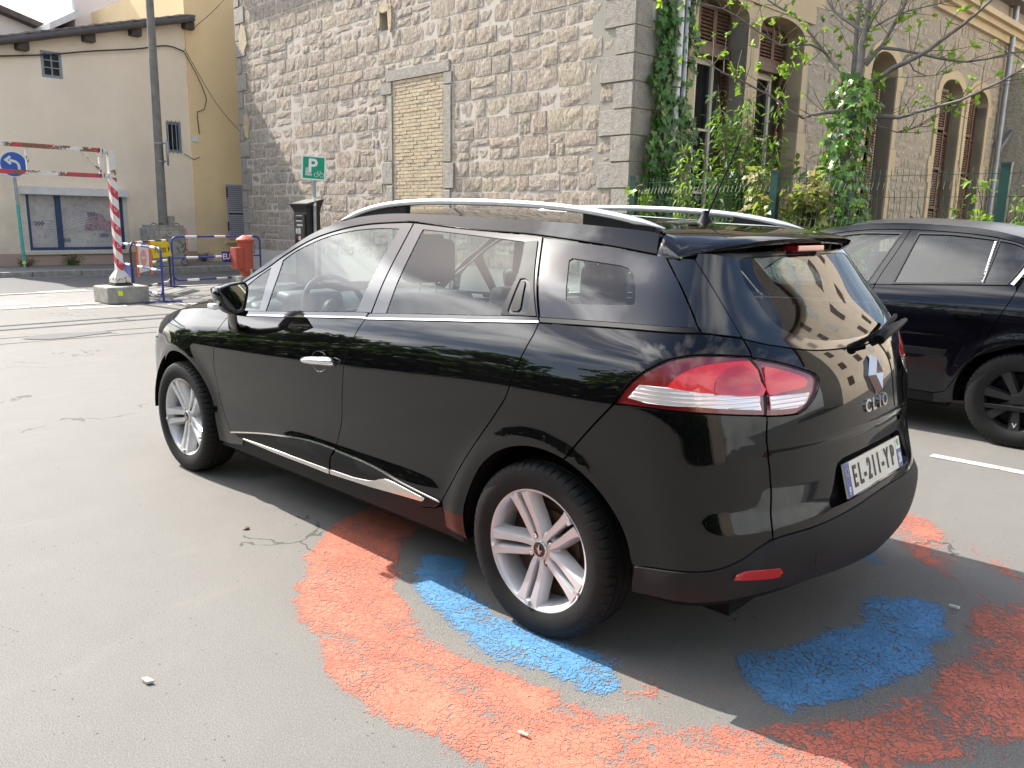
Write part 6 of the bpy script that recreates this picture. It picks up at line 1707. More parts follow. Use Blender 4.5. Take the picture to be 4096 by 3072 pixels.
    # ---- roof side, roof, windscreen, bonnet
    dl_all = poly(straight([(-1.93, .953), (-1.80, 1.036)]), curve([(-1.80, 1.036)] + LN['dlo_top'][:7] + [(-.632, 1.387)] + LN['dlo_top'][8:] + LN['dlo_top_r'][1:]))
    jt = curve([(-2.00, .975), (-1.88, 1.035)] + LN['joint'][:6] + [(-.73, 1.423), (-.3308, 1.4144), (-.0575, 1.4063), (.30, 1.3975), (.6244, 1.3808), (.7102, 1.367)])
    p = panel(S1, poly(dl_all, rv(jt)), off=.003)
    for q in (p, mir(p)): shell_obj('roof_side', [q], blk, car)
    J = S1.E(jt[:, 0], jt[:, 1]); J = J[np.argsort(-J[:, 0])]
    def across(name, pts, crown, fwd, mat, n=24, ex=2.2):
        vs, fs = [], []
        for i, (u, v, z) in enumerate(pts):
            for k in range(n + 1):
                t = -1 + 2 * k / n; g = 1 - abs(t)**ex
                vs.append((u + fwd[i] * g, v * t, z + crown[i] * g))
        for i in range(len(pts) - 1):
            for k in range(n): a = i * (n + 1) + k; fs.append((a, a + 1, a + n + 2, a + n + 1))
        return obj(name, vs, fs, mat, car, smooth=True)
    rf = J[J[:, 0] < 1.42]; rf = rf[::3]
    rfi = rf - np.array([0, .012, .004])
    nn = len(rfi)
    roof = across('roof', rfi, [.040 - .012 * i / nn for i in range(nn)], [.05 * (1 - sstep(0, .25, i / nn)) + .16 * sstep(.8, 1, i / nn) for i in range(nn)], blk, 30)
    ws = J[J[:, 0] >= 1.38][::3]; m = len(ws); ws = ws - np.array([0, .02, .002])
    across('windscreen', ws, [.02 + .02 * i / m for i in range(m)], [.30 - .24 * i / m for i in range(m)], MT['glass_front'])
    hl = rf - np.array([0, .02, .05]); across('headliner', hl, [.035] * nn, [0.] * nn, MT['headliner'])
    fe = S1.E(ftop[:, 0], ftop[:, 1]); fe = fe - np.array([0, .004, 0])
    nose = np.array([(3.08, .60, .775), (3.22, .48, .715), (3.32, .35, .64)])
    fe = np.vstack([np.array([(2.02, fe[0, 1], fe[0, 2] + .004)]), fe[::2], nose]); k = len(fe)
    across('bonnet', fe, [.085 - .03 * (i / k)**3 for i in range(k)], [.22 * (1 - i / k) + .10 * i / k for i in range(k)], blk)
    # nose: bumper and headlights
    fbp = poly(straight(uz([(2.93, .70), (2.95, .62), (2.912, .42)])), np.array(uz(arc(2.555, .305, .373, 18, -10, 8))), straight([(.3 - 2.92, .22), (-3.8637, .22)]), straight([(-3.8637, .22), (-3.8637, .66), (-3.2, .68), (-2.75, .70)]))
    p = panel(S1, fbp, step=.04); shell_obj('front_bumper', [p, mir(p)], blk, car)
    hlp = poly(curve(uz([(2.93, .825), (2.945, .72)])), curve([(-2.65, .72), (-2.75, .70), (-3.05, .69), (-3.25, .70), (-3.2, .755), (-3.0, .80), (-2.8, .825), (-2.63, .825)]))
    p = panel(S1, hlp, off=-.002)
    for q in (p, mir(p)): shell_obj('headlight', [q], MT['headlamp'], car)
    # ---- dark inner shell behind the gaps, floor and wheel houses
    inner = poly(straight([(-1.86, .26), (-1.86, .90), (-.66, .985), (.28, 1.06), (.86, 1.06), (.90, .52), (.70, .42), (.64, .40)]), rv(ra[:i_trim + 4]), straight([(-.05, .25), (-1.86, .26)]))
    p = panel(S1, inner, off=-.016, fold=False, step=.05)
    for q in (p, mir(p)): shell_obj('inner_body', [q], MT['dark_void'], car)
    tin = poly(straight([(.62, .27), (.62, .40), (.70, .42), (.89, .52), (.89, 1.0), (AC, 1.0), (AC, .27), (.62, .27)]))
    p = panel(S1, tin, off=-.032, fold=False, step=.05); shell_obj('inner_tail', [p, mir(p)], MT['dark_void'], car)
    mb = MB()
    mb.box((-.60, -.60, .20), (3.2, .60, .30)); mb.box((.42, -.79, .20), (2.12, .79, .29)); mb.box((2.96, -.55, .2), (3.3, .55, .6)); mb.box((-.64, -.56, .36), (-.42, .56, .62))
    for uw, ce in ((0, -.03), (2.589, 2.555)):
        for s in (-1, 1):
            mb.lathe([(.388, -.60), (.388, -.835)] if s < 0 else [(.388, .60), (.388, .835)], 30, Matrix.Translation((ce, 0, .305)) @ Matrix(((1, 0, 0, 0), (0, 0, 1, 0), (0, 1, 0, 0), (0, 0, 0, 1))), 0 if True else 0, math.pi)
            mb.box((ce - .39, min(s * .58, s * .60), .2), (ce + .39, max(s * .58, s * .60), .70))
    mb.build('underbody', MT['dark_void'], car)
    # ---- tail lamps
    tl_side = poly(L['tail'], L['tail_gap'], rv(L['tail_bot']))
    tl_gate = poly(L['tailh'], rv(L['tail_gap']) + [.007, 0])
    for key, outl, red, clr, par in (('side', tl_side, LN['tail_red'], LN['tail_inner'], rb), ('gate', tl_gate, LN['tailh_red'], LN['tailh_clr'], (tg, tg))):
        redp = poly(curve(red + red[:1])); clrp = poly(straight(clr + clr[:1]))
        cover = panel(S1, outl, off=.002, gap=.003, thick=.006, step=.02, holes=[])
        bowl = panel(S1, inset(outl, .002), off=-.011, gap=.0, fold=False, step=.02)
        wall = panel(S1, inset(outl, .004), off=-.001, gap=.0, thick=.034, step=.2)
        redq = panel(S1, redp, off=-.006, gap=0, thick=.006, step=.010, bulge=lambda q: -.003 * np.cos((q[:, 1] - .96) * 70))
        clrq = panel(S1, clrp, off=-.008, gap=0, thick=.004, step=.0042, bulge=lambda q: .005 * np.abs(np.sin(q[:, 1] * math.pi / .0125)))
        for i in (0, 1):
            f = (lambda x: x) if i == 0 else mir
            c = shell_obj('tail_light', [f(cover)], MT['lamp_cover'], par[i])
            shell_obj('lamp_bowl', [f(bowl)], MT['lamp_dark_red'], par[i]); shell_obj('lamp_red', [f(redq)], MT['lamp_red'], par[i]); shell_obj('lamp_clear', [f(clrq)], MT['lamp_clear'], par[i], False)
    dome = panel(S1, poly(curve([(.775, .93), (.785, .97), (.81, 1.0), (.86, 1.008), (.885, .985), (.893, .93), (.775, .93)])), off=-.003, gap=0, thick=.006, step=.012)
    for i, q in enumerate((dome, mir(dome))): shell_obj('lamp_dome', [q], MT['lamp_red_dark'], rb[i])
    rp = panel(S1, poly(curve(LN['refl'] + LN['refl'][:1])), off=.022, gap=0, thick=.012, step=.02)
    for q in (rp, mir(rp)): shell_obj('reflector', [q], MT['reflector'], sk)
    hk = panel(S1, poly(straight([(1.045, .44), (1.10, .448), (1.105, .40), (1.05, .395), (1.045, .44)])), off=.0195, gap=0, thick=.006, step=.02)
    shell_obj('towing_cover', [hk], MT['bumper_plastic'], sk)
    # ---- rear screen, wiper, spoiler
    p = panel(S1, P['rear_screen_band'], full=True, off=-.001, gap=.002); shell_obj('rear_screen_band', [p, mir(p)], gl, tg)
    p = panel(S1, P['rear_glass'], full=True, off=-.003, gap=-.001, fold=False); shell_obj('rear_glass', [p, mir(p)], MT['glass_rear'], tg)
    mb = MB()
    c0 = Vector((-.742, -.03, 1.035)); nrm = Vector((-.82, 0, .57))
    a_, b_ = c0 + nrm * .03, Vector((-.70, -.36, 1.05)) + nrm * .035
    mb.tube([c0 - nrm * .02, c0 + nrm * .03], .020, 12); mb.tube([c0 + nrm * .028 + Vector((0, .03, -.015)), a_, a_.lerp(b_, .5) + nrm * .012, b_], [.018, .020, .014, .009], 8)
    mb.bar(Vector((-.725, -.06, 1.03)) + nrm * .008, Vector((-.675, -.40, 1.075)) + nrm * .008, .012, .014)
    mb.build('wiper', MT['black_satin'], tg, ang=50)
    vs, fs = [], []; nv = 48
    for k in range(nv + 1):
        t = -1 + 2 * k / nv; q = abs(t); v = t * .585; sg = 1 if t >= 0 else -1
        ul = -.045 - .225 * q**2.2; zl = 1.4105 - .040 * q**2.3           # seam with the roof
        ut = -.525 + .060 * q**2 + .115 * q**6; zt = 1.368 - .012 * q**2 - .046 * q**5   # trailing lip
        vl = v * .955
        lp = lambda f, dz=0.: (ul + (ut - ul) * f, vl + (v - vl) * f, zl + (zt - zl) * f + dz)
        bow = .012 * (1 - q**6)
        prof = [(ul + .004, vl, zl - .012), lp(.01), lp(.3, bow * .8), lp(.6, bow), lp(.85, bow * .6), lp(.96, bow * .2), (ut - .004, v, zt - .006), (ut + .002, v, zt - .016), (ut + .03, v * .995, zt - .028), (ut + .10 * (1 - .5 * q), v * .99, zt - .050 + .018 * q**3), (ut + .17 * (1 - .62 * q), v * .985, 1.298 - .004 * q)]
        vs += prof
    Lp = 11
    for k in range(nv):
        for j in range(Lp - 1): a = k * Lp + j; fs.append((a, a + 1, a + Lp + 1, a + Lp))
    for k, sg in ((0, -1), (nv, 1)):                # side cheeks down to the window line
        b = len(vs); ring_ = [vs[k * Lp + j] for j in range(7)]
        midr = [(p[0] + .002, sg * (abs(p[1]) + .55 * (.604 - abs(p[1])) + .006), 1.301 + (p[2] - 1.301) * .62) for p in ring_]
        vs += midr + [(p[0] + .004, sg * .604, 1.300) for p in ring_]
        for j in range(6):
            f1, f2 = (k * Lp + j, k * Lp + j + 1, b + j + 1, b + j), (b + j, b + j + 1, b + 7 + j + 1, b + 7 + j)
            fs += [f1, f2] if sg > 0 else [f1[::-1], f2[::-1]]
        c_ = len(vs); vs += [(-.262, sg * .585, 1.366), (-.268, sg * .607, 1.300)]      # close against the roof side
        f1, f2 = (k * Lp, b, c_ + 1, c_), (b, b + 7, c_ + 1, c_ + 1)
        fs += [(k * Lp, b, b + 7, c_ + 1, c_)] if sg > 0 else [(k * Lp, c_, c_ + 1, b + 7, b)]
    sp = obj('spoiler', vs, fs, blk, car, True); smooth_angle(sp, 55)
    mb = MB(); mb.box((-.507, -.11, 1.316), (-.43, .11, 1.337)); bl = mb.build('brake_light', MT['reflector'], sp); bevel(bl, .005)
    # ---- roof rails with feet
    zr = nspline([-.245, -.20, -.07, .14, .47, .80, 1.07, 1.305, 1.42, 1.50], [1.388, 1.404, 1.434, 1.461, 1.479, 1.484, 1.476, 1.445, 1.414, 1.386])
    for s in (1, -1):
        us = np.concatenate([np.linspace(-.245, -.1, 8), np.linspace(-.05, 1.3, 26), np.linspace(1.34, 1.5, 8)])
        vs, fs = [], []
        for i, u in enumerate(us):
            e = min(1, min(u + .245, 1.5 - u) / .12 + .15); h = .013 * e; w = .017 * (.5 + .5 * e); z = float(zr(u)) - h
            yv = s * (.532 + .006 * math.cos((u - .6) * 1.6))
            for k in range(12):
                a = 2 * math.pi * k / 12; cx, sz = math.cos(a), math.sin(a)
                vs.append((u, yv + w * math.copysign(abs(cx)**.6, cx), z + h * math.copysign(abs(sz)**.7, sz)))
        for i in range(len(us) - 1):
            for k in range(12): fs.append((i * 12 + k, i * 12 + (k + 1) % 12, (i + 1) * 12 + (k + 1) % 12, (i + 1) * 12 + k))
        fs += [tuple(range(11, -1, -1)), tuple((len(us) - 1) * 12 + k for k in range(12))]
        rl = obj('roof_rail', vs, fs, MT['rail_silver'], car, True)
        zj = lambda u: float(np.interp(u, J[::-1, 0], J[::-1, 2]))
        for u0, u1 in ((-.235, .075), (1.02, 1.48)):
            ft = MB(); pts = np.linspace(u0, u1, 10)
            prof = [(float(u), zj(u) - .006) for u in pts] + [(float(u), float(zr(u)) - .014) for u in pts[::-1]]
            Mx = axes((0, s * .532, 0), (1, 0, 0), (0, 0, 1), (0, -1, 0))
            ft.prism(prof, -.012, .012, Mx); ft.build('rail_foot', MT['black_satin'], rl)
    # ---- aerial
    mb = MB(); mb.lathe([(.036, 0), (.030, .010), (.017, .03), (.010, .05), (.0, .052)], 20, Matrix.Translation((-.085, 0, 1.402)))
    ae = mb.build('aerial', MT['black_satin'], car, ang=50)
    mb = MB(); mb.tube([(-.095, 0, 1.44), (-.155, 0, 1.582), (-.215, 0, 1.722)], [.0045, .0036, .0028], 6)
    for i in range(7):
        t = .25 + i * .1; c = Vector((-.095, 0, 1.44)).lerp(Vector((-.215, 0, 1.722)), t); d = Vector((-.12, 0, .28)).normalized()
        mb.tube([c - d * .008, c, c + d * .008], [.003, .0055, .003], 6)
    mb.build('aerial_rod', MT['black_satin'], ae, ang=50)
    # ---- badges and plate
    ctrp = lambda v, z, off: None
    def on_tail(v, z, off=.0):
        a = .9 * math.atan2(.3 - float(R1(v, z)), abs(v)) if v else AC
        Pp = S1.E(np.array([a]), np.array([z])); g = S1.G(Pp); q = (Pp + g * off)[0]; g = g[0]
        s = -1 if v < 0 else 1
        return Vector((q[0], q[1] * s, q[2])), Vector((g[0], g[1] * s, g[2]))
    c, g = on_tail(0, .918, 0)
    xa = Vector((0, -1, 0)); ya = g.cross(xa).normalized(); Mx = axes(c, xa, ya, g)
    W_, H_ = .044, .068
    def emb(sc, z): return [(0, H_ * sc, z), (W_ * sc, 0, z), (0, -H_ * sc, z), (-W_ * sc, 0, z)]
    o_ = emb(1, 0); oi = emb(.50, 0); mid = emb(.76, .022)
    vs = [Mx @ Vector(v) for v in o_ + mid + oi]; fs = []
    for k in range(4):
        k2 = (k + 1) % 4; fs += [(k, k2, 4 + k2, 4 + k), (4 + k, 4 + k2, 8 + k2, 8 + k)]
    obj('diamond_emblem', vs, fs, MT['satin_chrome'], tg)
    for ch, v in zip('CLIO', (.082, .030, -.022, -.072)):
        c, g = on_tail(v, .823, .002); xa = Vector((0, -1, 0)); xa = (xa - g * xa.dot(g)).normalized(); ya = g.cross(xa)
        text('badge_letter', ch, .058, MT['chrome'], axes(c, xa, ya, g), tg, extrude=.004, sx=1.15, bold=.0012)
    rc = empty('number_plate', parent=car); rc.parent = tg
    pc = Vector((-.795, 0, .608)); g = Vector((-math.cos(.27), 0, math.sin(.27))); xa = Vector((0, -1, 0)); ya = g.cross(xa); Mx = axes(pc, xa, ya, g)
    mb = MB(); mb.prism([(-.26, -.055), (.26, -.055), (.26, .055), (-.26, .055)], -.006, 0, Mx); mb.build('plate_board', MT['plate_white'], rc)
    for x0, x1 in ((-.259, -.217), (.217, .259)):
        mb = MB(); mb.prism([(x0, -.054), (x1, -.054), (x1, .054), (x0, .054)] if x0 < 0 else [(x0, -.054), (x1, -.054), (x1, .012), (x0, .012)], 0, .0012, Mx); mb.build('plate_band', MT['plate_blue'], rc)
    mb = MB(); mb.prism([(.217, .012), (.259, .012), (.259, .054), (.217, .054)], 0, .0012, Mx); mb.build('region_sticker', MT['white_plastic'], rc)
    for x, y, m_, r_ in ((.232, .038, 'sticker_green', .009), (.244, .040, 'sticker_yellow', .009), (.238, .028, 'sticker_green', .007)):
        mb = MB(); mb.prism([(x + r_ * math.cos(t), y + r_ * math.sin(t)) for t in np.linspace(0, 2 * math.pi, 12, endpoint=False)], .0012, .0018, Mx); mb.build('region_mark', MT[m_], rc)
    T = lambda x, y: Mx @ Matrix.Translation((x, y, .0016))
    for ch, x in zip('EL-211-YP', (-.181, -.131, -.094, -.054, -.010, .034, .072, .115, .172)):
        text('plate_character', ch, .098, MT['plate_text'], T(x, -.002), rc, .0006, sx=.66, bold=.0022)
    text('plate_character', '28', .048, MT['plate_text_white'], T(.238, -.022), rc, .0005, sx=.62, bold=.0012)
    text('plate_character', 'F', .032, MT['plate_text_white'], T(-.238, -.036), rc, .0005, sx=.8, bold=.001)
    mb = MB()
    for k in range(12):
        t = k * math.pi / 6; mb.prism([(-.238 + .012 * math.cos(t) + .0024 * math.cos(j * 2.094), .026 + .012 * math.sin(t) + .0024 * math.sin(j * 2.094)) for j in range(3)], .0012, .002, Mx)
    mb.build('plate_stars', MT['sticker_yellow'], rc)
    rim = S1.E(rec[:, 0], rec[:, 1]); back = rim * np.array([1, .94, 1]) + np.array([.05, 0, 0]); back[:, 2] = .62 + (back[:, 2] - .62) * .92
    back[:, 0] = -.755 + (back[:, 2] - .55) * .25
    n = len(rim); vs = rim.tolist() + back.tolist(); fs = [(i, i + 1, n + i + 1, n + i) for i in range(n - 1)] + [tuple(range(n, 2 * n))]
    vm = [(x, -y, z) for x, y, z in vs]; b = len(vs)
    rco = obj('plate_recess', vs + vm, fs + [tuple(i + b for i in f[::-1]) for f in fs], gl, tg)
    # ---- door mirrors
    for s in (1, -1):
        glo = [(1.021, 1.073), (.975, 1.089), (.915, 1.096), (.903, 1.080), (.908, 1.037), (.928, .978), (.981, .980), (1.012, 1.018)]
        c0 = np.mean(glo, 0)
        ring = lambda sc, u, dx=0, dz=0: [(u + (y - .96) * .10, s * (c0[0] + (y - c0[0]) * sc + dx), c0[1] + (z - c0[1]) * sc + dz) for y, z in curve(glo + glo[:1], .02)[:-1]]
        rings = [ring(1.0, 1.736), ring(1.0, 1.722), ring(1.10, 1.716), ring(1.20, 1.726), ring(1.24, 1.750), ring(1.18, 1.79), ring(1.0, 1.825), ring(.66, 1.85), ring(.2, 1.862)]
        n = len(rings[0]); vs = [v for r_ in rings for v in r_]; fs = []
        for i in range(len(rings) - 1):
            for k in range(n): fs.append((i * n + k, i * n + (k + 1) % n, (i + 1) * n + (k + 1) % n, (i + 1) * n + k))
        fs.append(tuple((len(rings) - 1) * n + k for k in range(n)))
        mi = obj('door_mirror', vs, fs, blk, fd[0 if s > 0 else 1], True)
        me_ = [Vector(v) + Vector((-(v[2] - 1.04) * .10, 0, 0)) for v in ring(.985, 1.729)]
        obj('mirror_glass', me_, [tuple(range(n))], MT['mirror'], mi)
        # stalk
        st = MB(); secs = [((1.775, .945, 1.00), .095, .030), ((1.80, .937, .955), .090, .030), ((1.84, .915, .915), .095, .030), ((1.885, .885, .882), .12, .030), ((1.91, .842, .868), .14, .026)]
        vv, ff = [], []
        for (u, y, z), lx, lz in secs:
            for k in range(12):
                a = 2 * math.pi * k / 12; vv.append((u + lx * .5 * math.cos(a), s * y, z + lz * math.sin(a)))
        for i in range(len(secs) - 1):
            for k in range(12): ff.append((i * 12 + k, i * 12 + (k + 1) % 12, (i + 1) * 12 + (k + 1) % 12, (i + 1) * 12 + k))
        obj('mirror_stalk', vv, ff, blk, mi, True)
        mb = MB(); mb.box((1.742, min(s * 1.025, s * 1.056), .985), (1.80, max(s * 1.025, s * 1.056), 1.012)); ind = mb.build('indicator', MT['white_plastic'], mi); bevel(ind, .008)
    # ---- wheels
    for uw in (0., 2.589):
        for s in (1, -1):
            w = alloy_wheel(car, R(-79 if uw == 0 else -82))
            w.location = (uw, s * .752, .305)
            if s < 0: w.rotation_euler = (0, 0, math.pi)
    # ---- cabin
    def seat(u, y, wd=.26, z0=.42, rear=False):
        s = empty('rear_seat' if rear else 'front_seat', parent=car)
        def pad(name, pts, hw, mat=MT['seat']):
            vs = []; 
            for x, z in pts: vs += [(x, y - hw, z), (x, y - hw * .55, z + .0), (x, y + hw * .55, z), (x, y + hw, z)]
            m = MB(); m.prism(pts, -hw, hw, axes((0, y, 0), (1, 0, 0), (0, 0, 1), (0, -1, 0))); o = m.build(name, mat, s); bevel(o, .035, 3); smooth_angle(o, 60)
        if not rear:
            pad('seat_cushion', [(u + .02, z0), (u + .50, z0 + .04), (u + .52, z0 + .15), (u, z0 + .12)], wd)
            pad('seat_back', [(u - .02, z0 + .08), (u + .12, z0 + .10), (u - .05, z0 + .66), (u - .16, z0 + .64)], wd)
            pad('headrest', [(u - .17, z0 + .70), (u - .06, z0 + .71), (u - .075, z0 + .90), (u - .165, z0 + .89)], .13)
            m = MB(); [m.tube([(u - .10, y + q, z0 + .6), (u - .115, y + q, z0 + .74)], .007, 6) for q in (-.05, .05)]; m.build('headrest_rods', MT['satin_chrome'], s)
        else:
            pad('seat_cushion', [(u + .02, z0), (u + .46, z0 + .04), (u + .48, z0 + .16), (u, z0 + .13)], wd)
            pad('seat_back', [(u - .02, z0 + .08), (u + .10, z0 + .10), (u - .10, z0 + .60), (u - .19, z0 + .59)], wd)
    for y in (.36, -.36): seat(1.20, y)
    seat(.28, 0, .58, z0=.46, rear=True)
    rs = [c for c in car.children if c.name.startswith('rear_seat')][0]
    for y in (.34, 0, -.34):
        m = MB(); m.prism([(.085, 1.08), (.165, 1.09), (.155, 1.25), (.09, 1.24)], -.115, .115, axes((0, y, 0), (1, 0, 0), (0, 0, 1), (0, -1, 0))); o = m.build('headrest', MT['seat'], rs); bevel(o, .03, 3); smooth_angle(o, 60)
    m = MB(); m.prism([(1.92, .55), (2.35, .6), (2.38, .92), (2.2, .985), (2.02, .965), (1.93, .88)], -.70, .70, axes((0, 0, 0), (1, 0, 0), (0, 0, 1), (0, -1, 0))); d = m.build('dashboard', MT['dash'], car); bevel(d, .04, 3); smooth_angle(d, 60)
    m = MB(); m.prism([(1.94, .90), (2.12, .94), (2.10, 1.02), (1.98, 1.01)], -.17, .17, axes((0, .36, 0), (1, 0, 0), (0, 0, 1), (0, -1, 0))); o = m.build('instrument_hood', MT['dash'], d); bevel(o, .03, 3); smooth_angle(o, 60)
    sw = MB(); tl_ = Matrix.Translation((1.80, .36, .93)) @ Matrix.Rotation(R(-66), 4, 'Y')
    tor = [tl_ @ Vector((.185 * math.cos(t), .185 * math.sin(t), 0)) for t in np.linspace(0, 2 * math.pi, 33)]
    sw.tube(tor, .015, 8, cap=False)
    for t in (0, math.pi, -math.pi / 2): sw.bar(tl_ @ Vector((.05 * math.sin(t), .05 * math.cos(t), -.02)), tl_ @ Vector((.18 * math.sin(t), .18 * math.cos(t), 0)), .035, .012)
    sw.lathe([(0, .005), (.06, .0), (.07, -.02), (.04, -.10)], 20, tl_); sw.build('steering_wheel', MT['black_satin'], car, ang=50)
    m = MB(); m.box((1.50, -.115, 1.255), (1.535, .115, 1.325)); rvm = m.build('interior_mirror', MT['black_satin'], car); bevel(rvm, .015); m = MB(); m.tube([(1.53, 0, 1.31), (1.60, 0, 1.36)], .012, 8); m.build('mirror_mount', MT['black_satin'], rvm)
    m = MB(); m.box((1.496, -.105, 1.262), (1.4985, .105, 1.318)); m.build('mirror_glass', MT['mirror'], rvm)
    # boot: floor cover and inner pillars
    m = MB(); m.box((-.58, -.60, .93), (.06, .60, .945)); m.build('load_cover', MT['seat'], car)
    m = MB(); m.box((-.50, -.66, .30), (2.2, .66, .33)); m.build('cabin_floor', MT['seat'], car)
    m = MB(); m.box((-.62, -.60, .715), (-.30, .60, .73)); m.box((-.30, -.79, .715), (.46, .79, .73)); m.build('boot_light_stop', MT['seat'], car)  # plates added inside to stop sun leaking through the body
    return car

# ------------------------------------------------------------------ second car: dark hatchback in the next bay
_vz2 = nspline([.12, .22, .32, .50, .68, .80, .90, .98, 1.06, 1.16, 1.28, 1.40, 1.48], [.80, .836, .850, .860, .868, .866, .852, .818, .772, .715, .645, .572, .52])
_rc2 = nspline([.18, .35, .50, .70, .85, 1.0, 1.2, 1.42], [-.68, -.75, -.775, -.765, -.745, -.69, -.55, -.36])
_fc2 = nspline([.15, .25, .40, .55, .70, .80, .90, 1.0, 1.4], [3.33, 3.43, 3.475, 3.46, 3.40, 3.32, 3.15, 2.95, 2.1])
def W2(u, z):
    v = _vz2(z)
    for uw in (0., 2.614):
        r = np.sqrt((u - uw)**2 + (z - .31)**2); v = v + .014 * np.exp(-((r - .385) / .05)**2) * sstep(.12, .3, z)
    return v - .07 * sstep(.3, -1.0, u) * sstep(.95, 1.2, z) - .07 * sstep(2.3, 3.3, u)
def R2(v, z): return _rc2(z) + .17 * v**2 + .20 * v**4
def F2(v, z): return _fc2(z) - .30 * v**2 - .35 * v**4
S2 = Shell(W2, R2, F2, .3, 2.75)

def cover_wheel(parent):
    w = empty('wheel', parent=parent)
    v, f = make_tyre(.313, .10, .205); t = obj('tyre', v, f, MT['rubber'], w); smooth_angle(t, 40)
    mb = MB(); mb.lathe([(.18, -.06), (.185, .04), (.195, .07), (.204, .078), (.212, .078), (.214, .07)], 64, Y2Z)
    for k in range(7):
        a = R(12) + k * 2 * math.pi / 7
        spoke_bar(mb, a, 1, [.03, .06, .11, .16, .198], [.058, .064, .070, .074, .076], [0] * 5, [.016, .021, .025, .029, .034], .03)
    mb.lathe([(0, .060), (.04, .060), (.055, .052), (.06, .02)], 32, Y2Z); mb.build('wheel_cover', MT['cover_black'], w, ang=40)
    d = MB(); d.lathe([(0, .0), (.17, .0), (.185, -.05)], 32, Y2Z); d.build('steel_rim', MT['black_satin'], w)
    a = R(12) + 5 * 2 * math.pi / 7
    text('cover_mark', 'V', .045, MT['white_plastic'], axes((.165 * math.cos(a), .0755, .165 * math.sin(a)), (-math.sin(a), 0, math.cos(a)), (-math.cos(a), 0, -math.sin(a)), (0, 1, 0)), w, .001)
    return w
MT['cover_black'] = plain('black_wheel_cover', (.016, .016, .017), .38, var=.3)

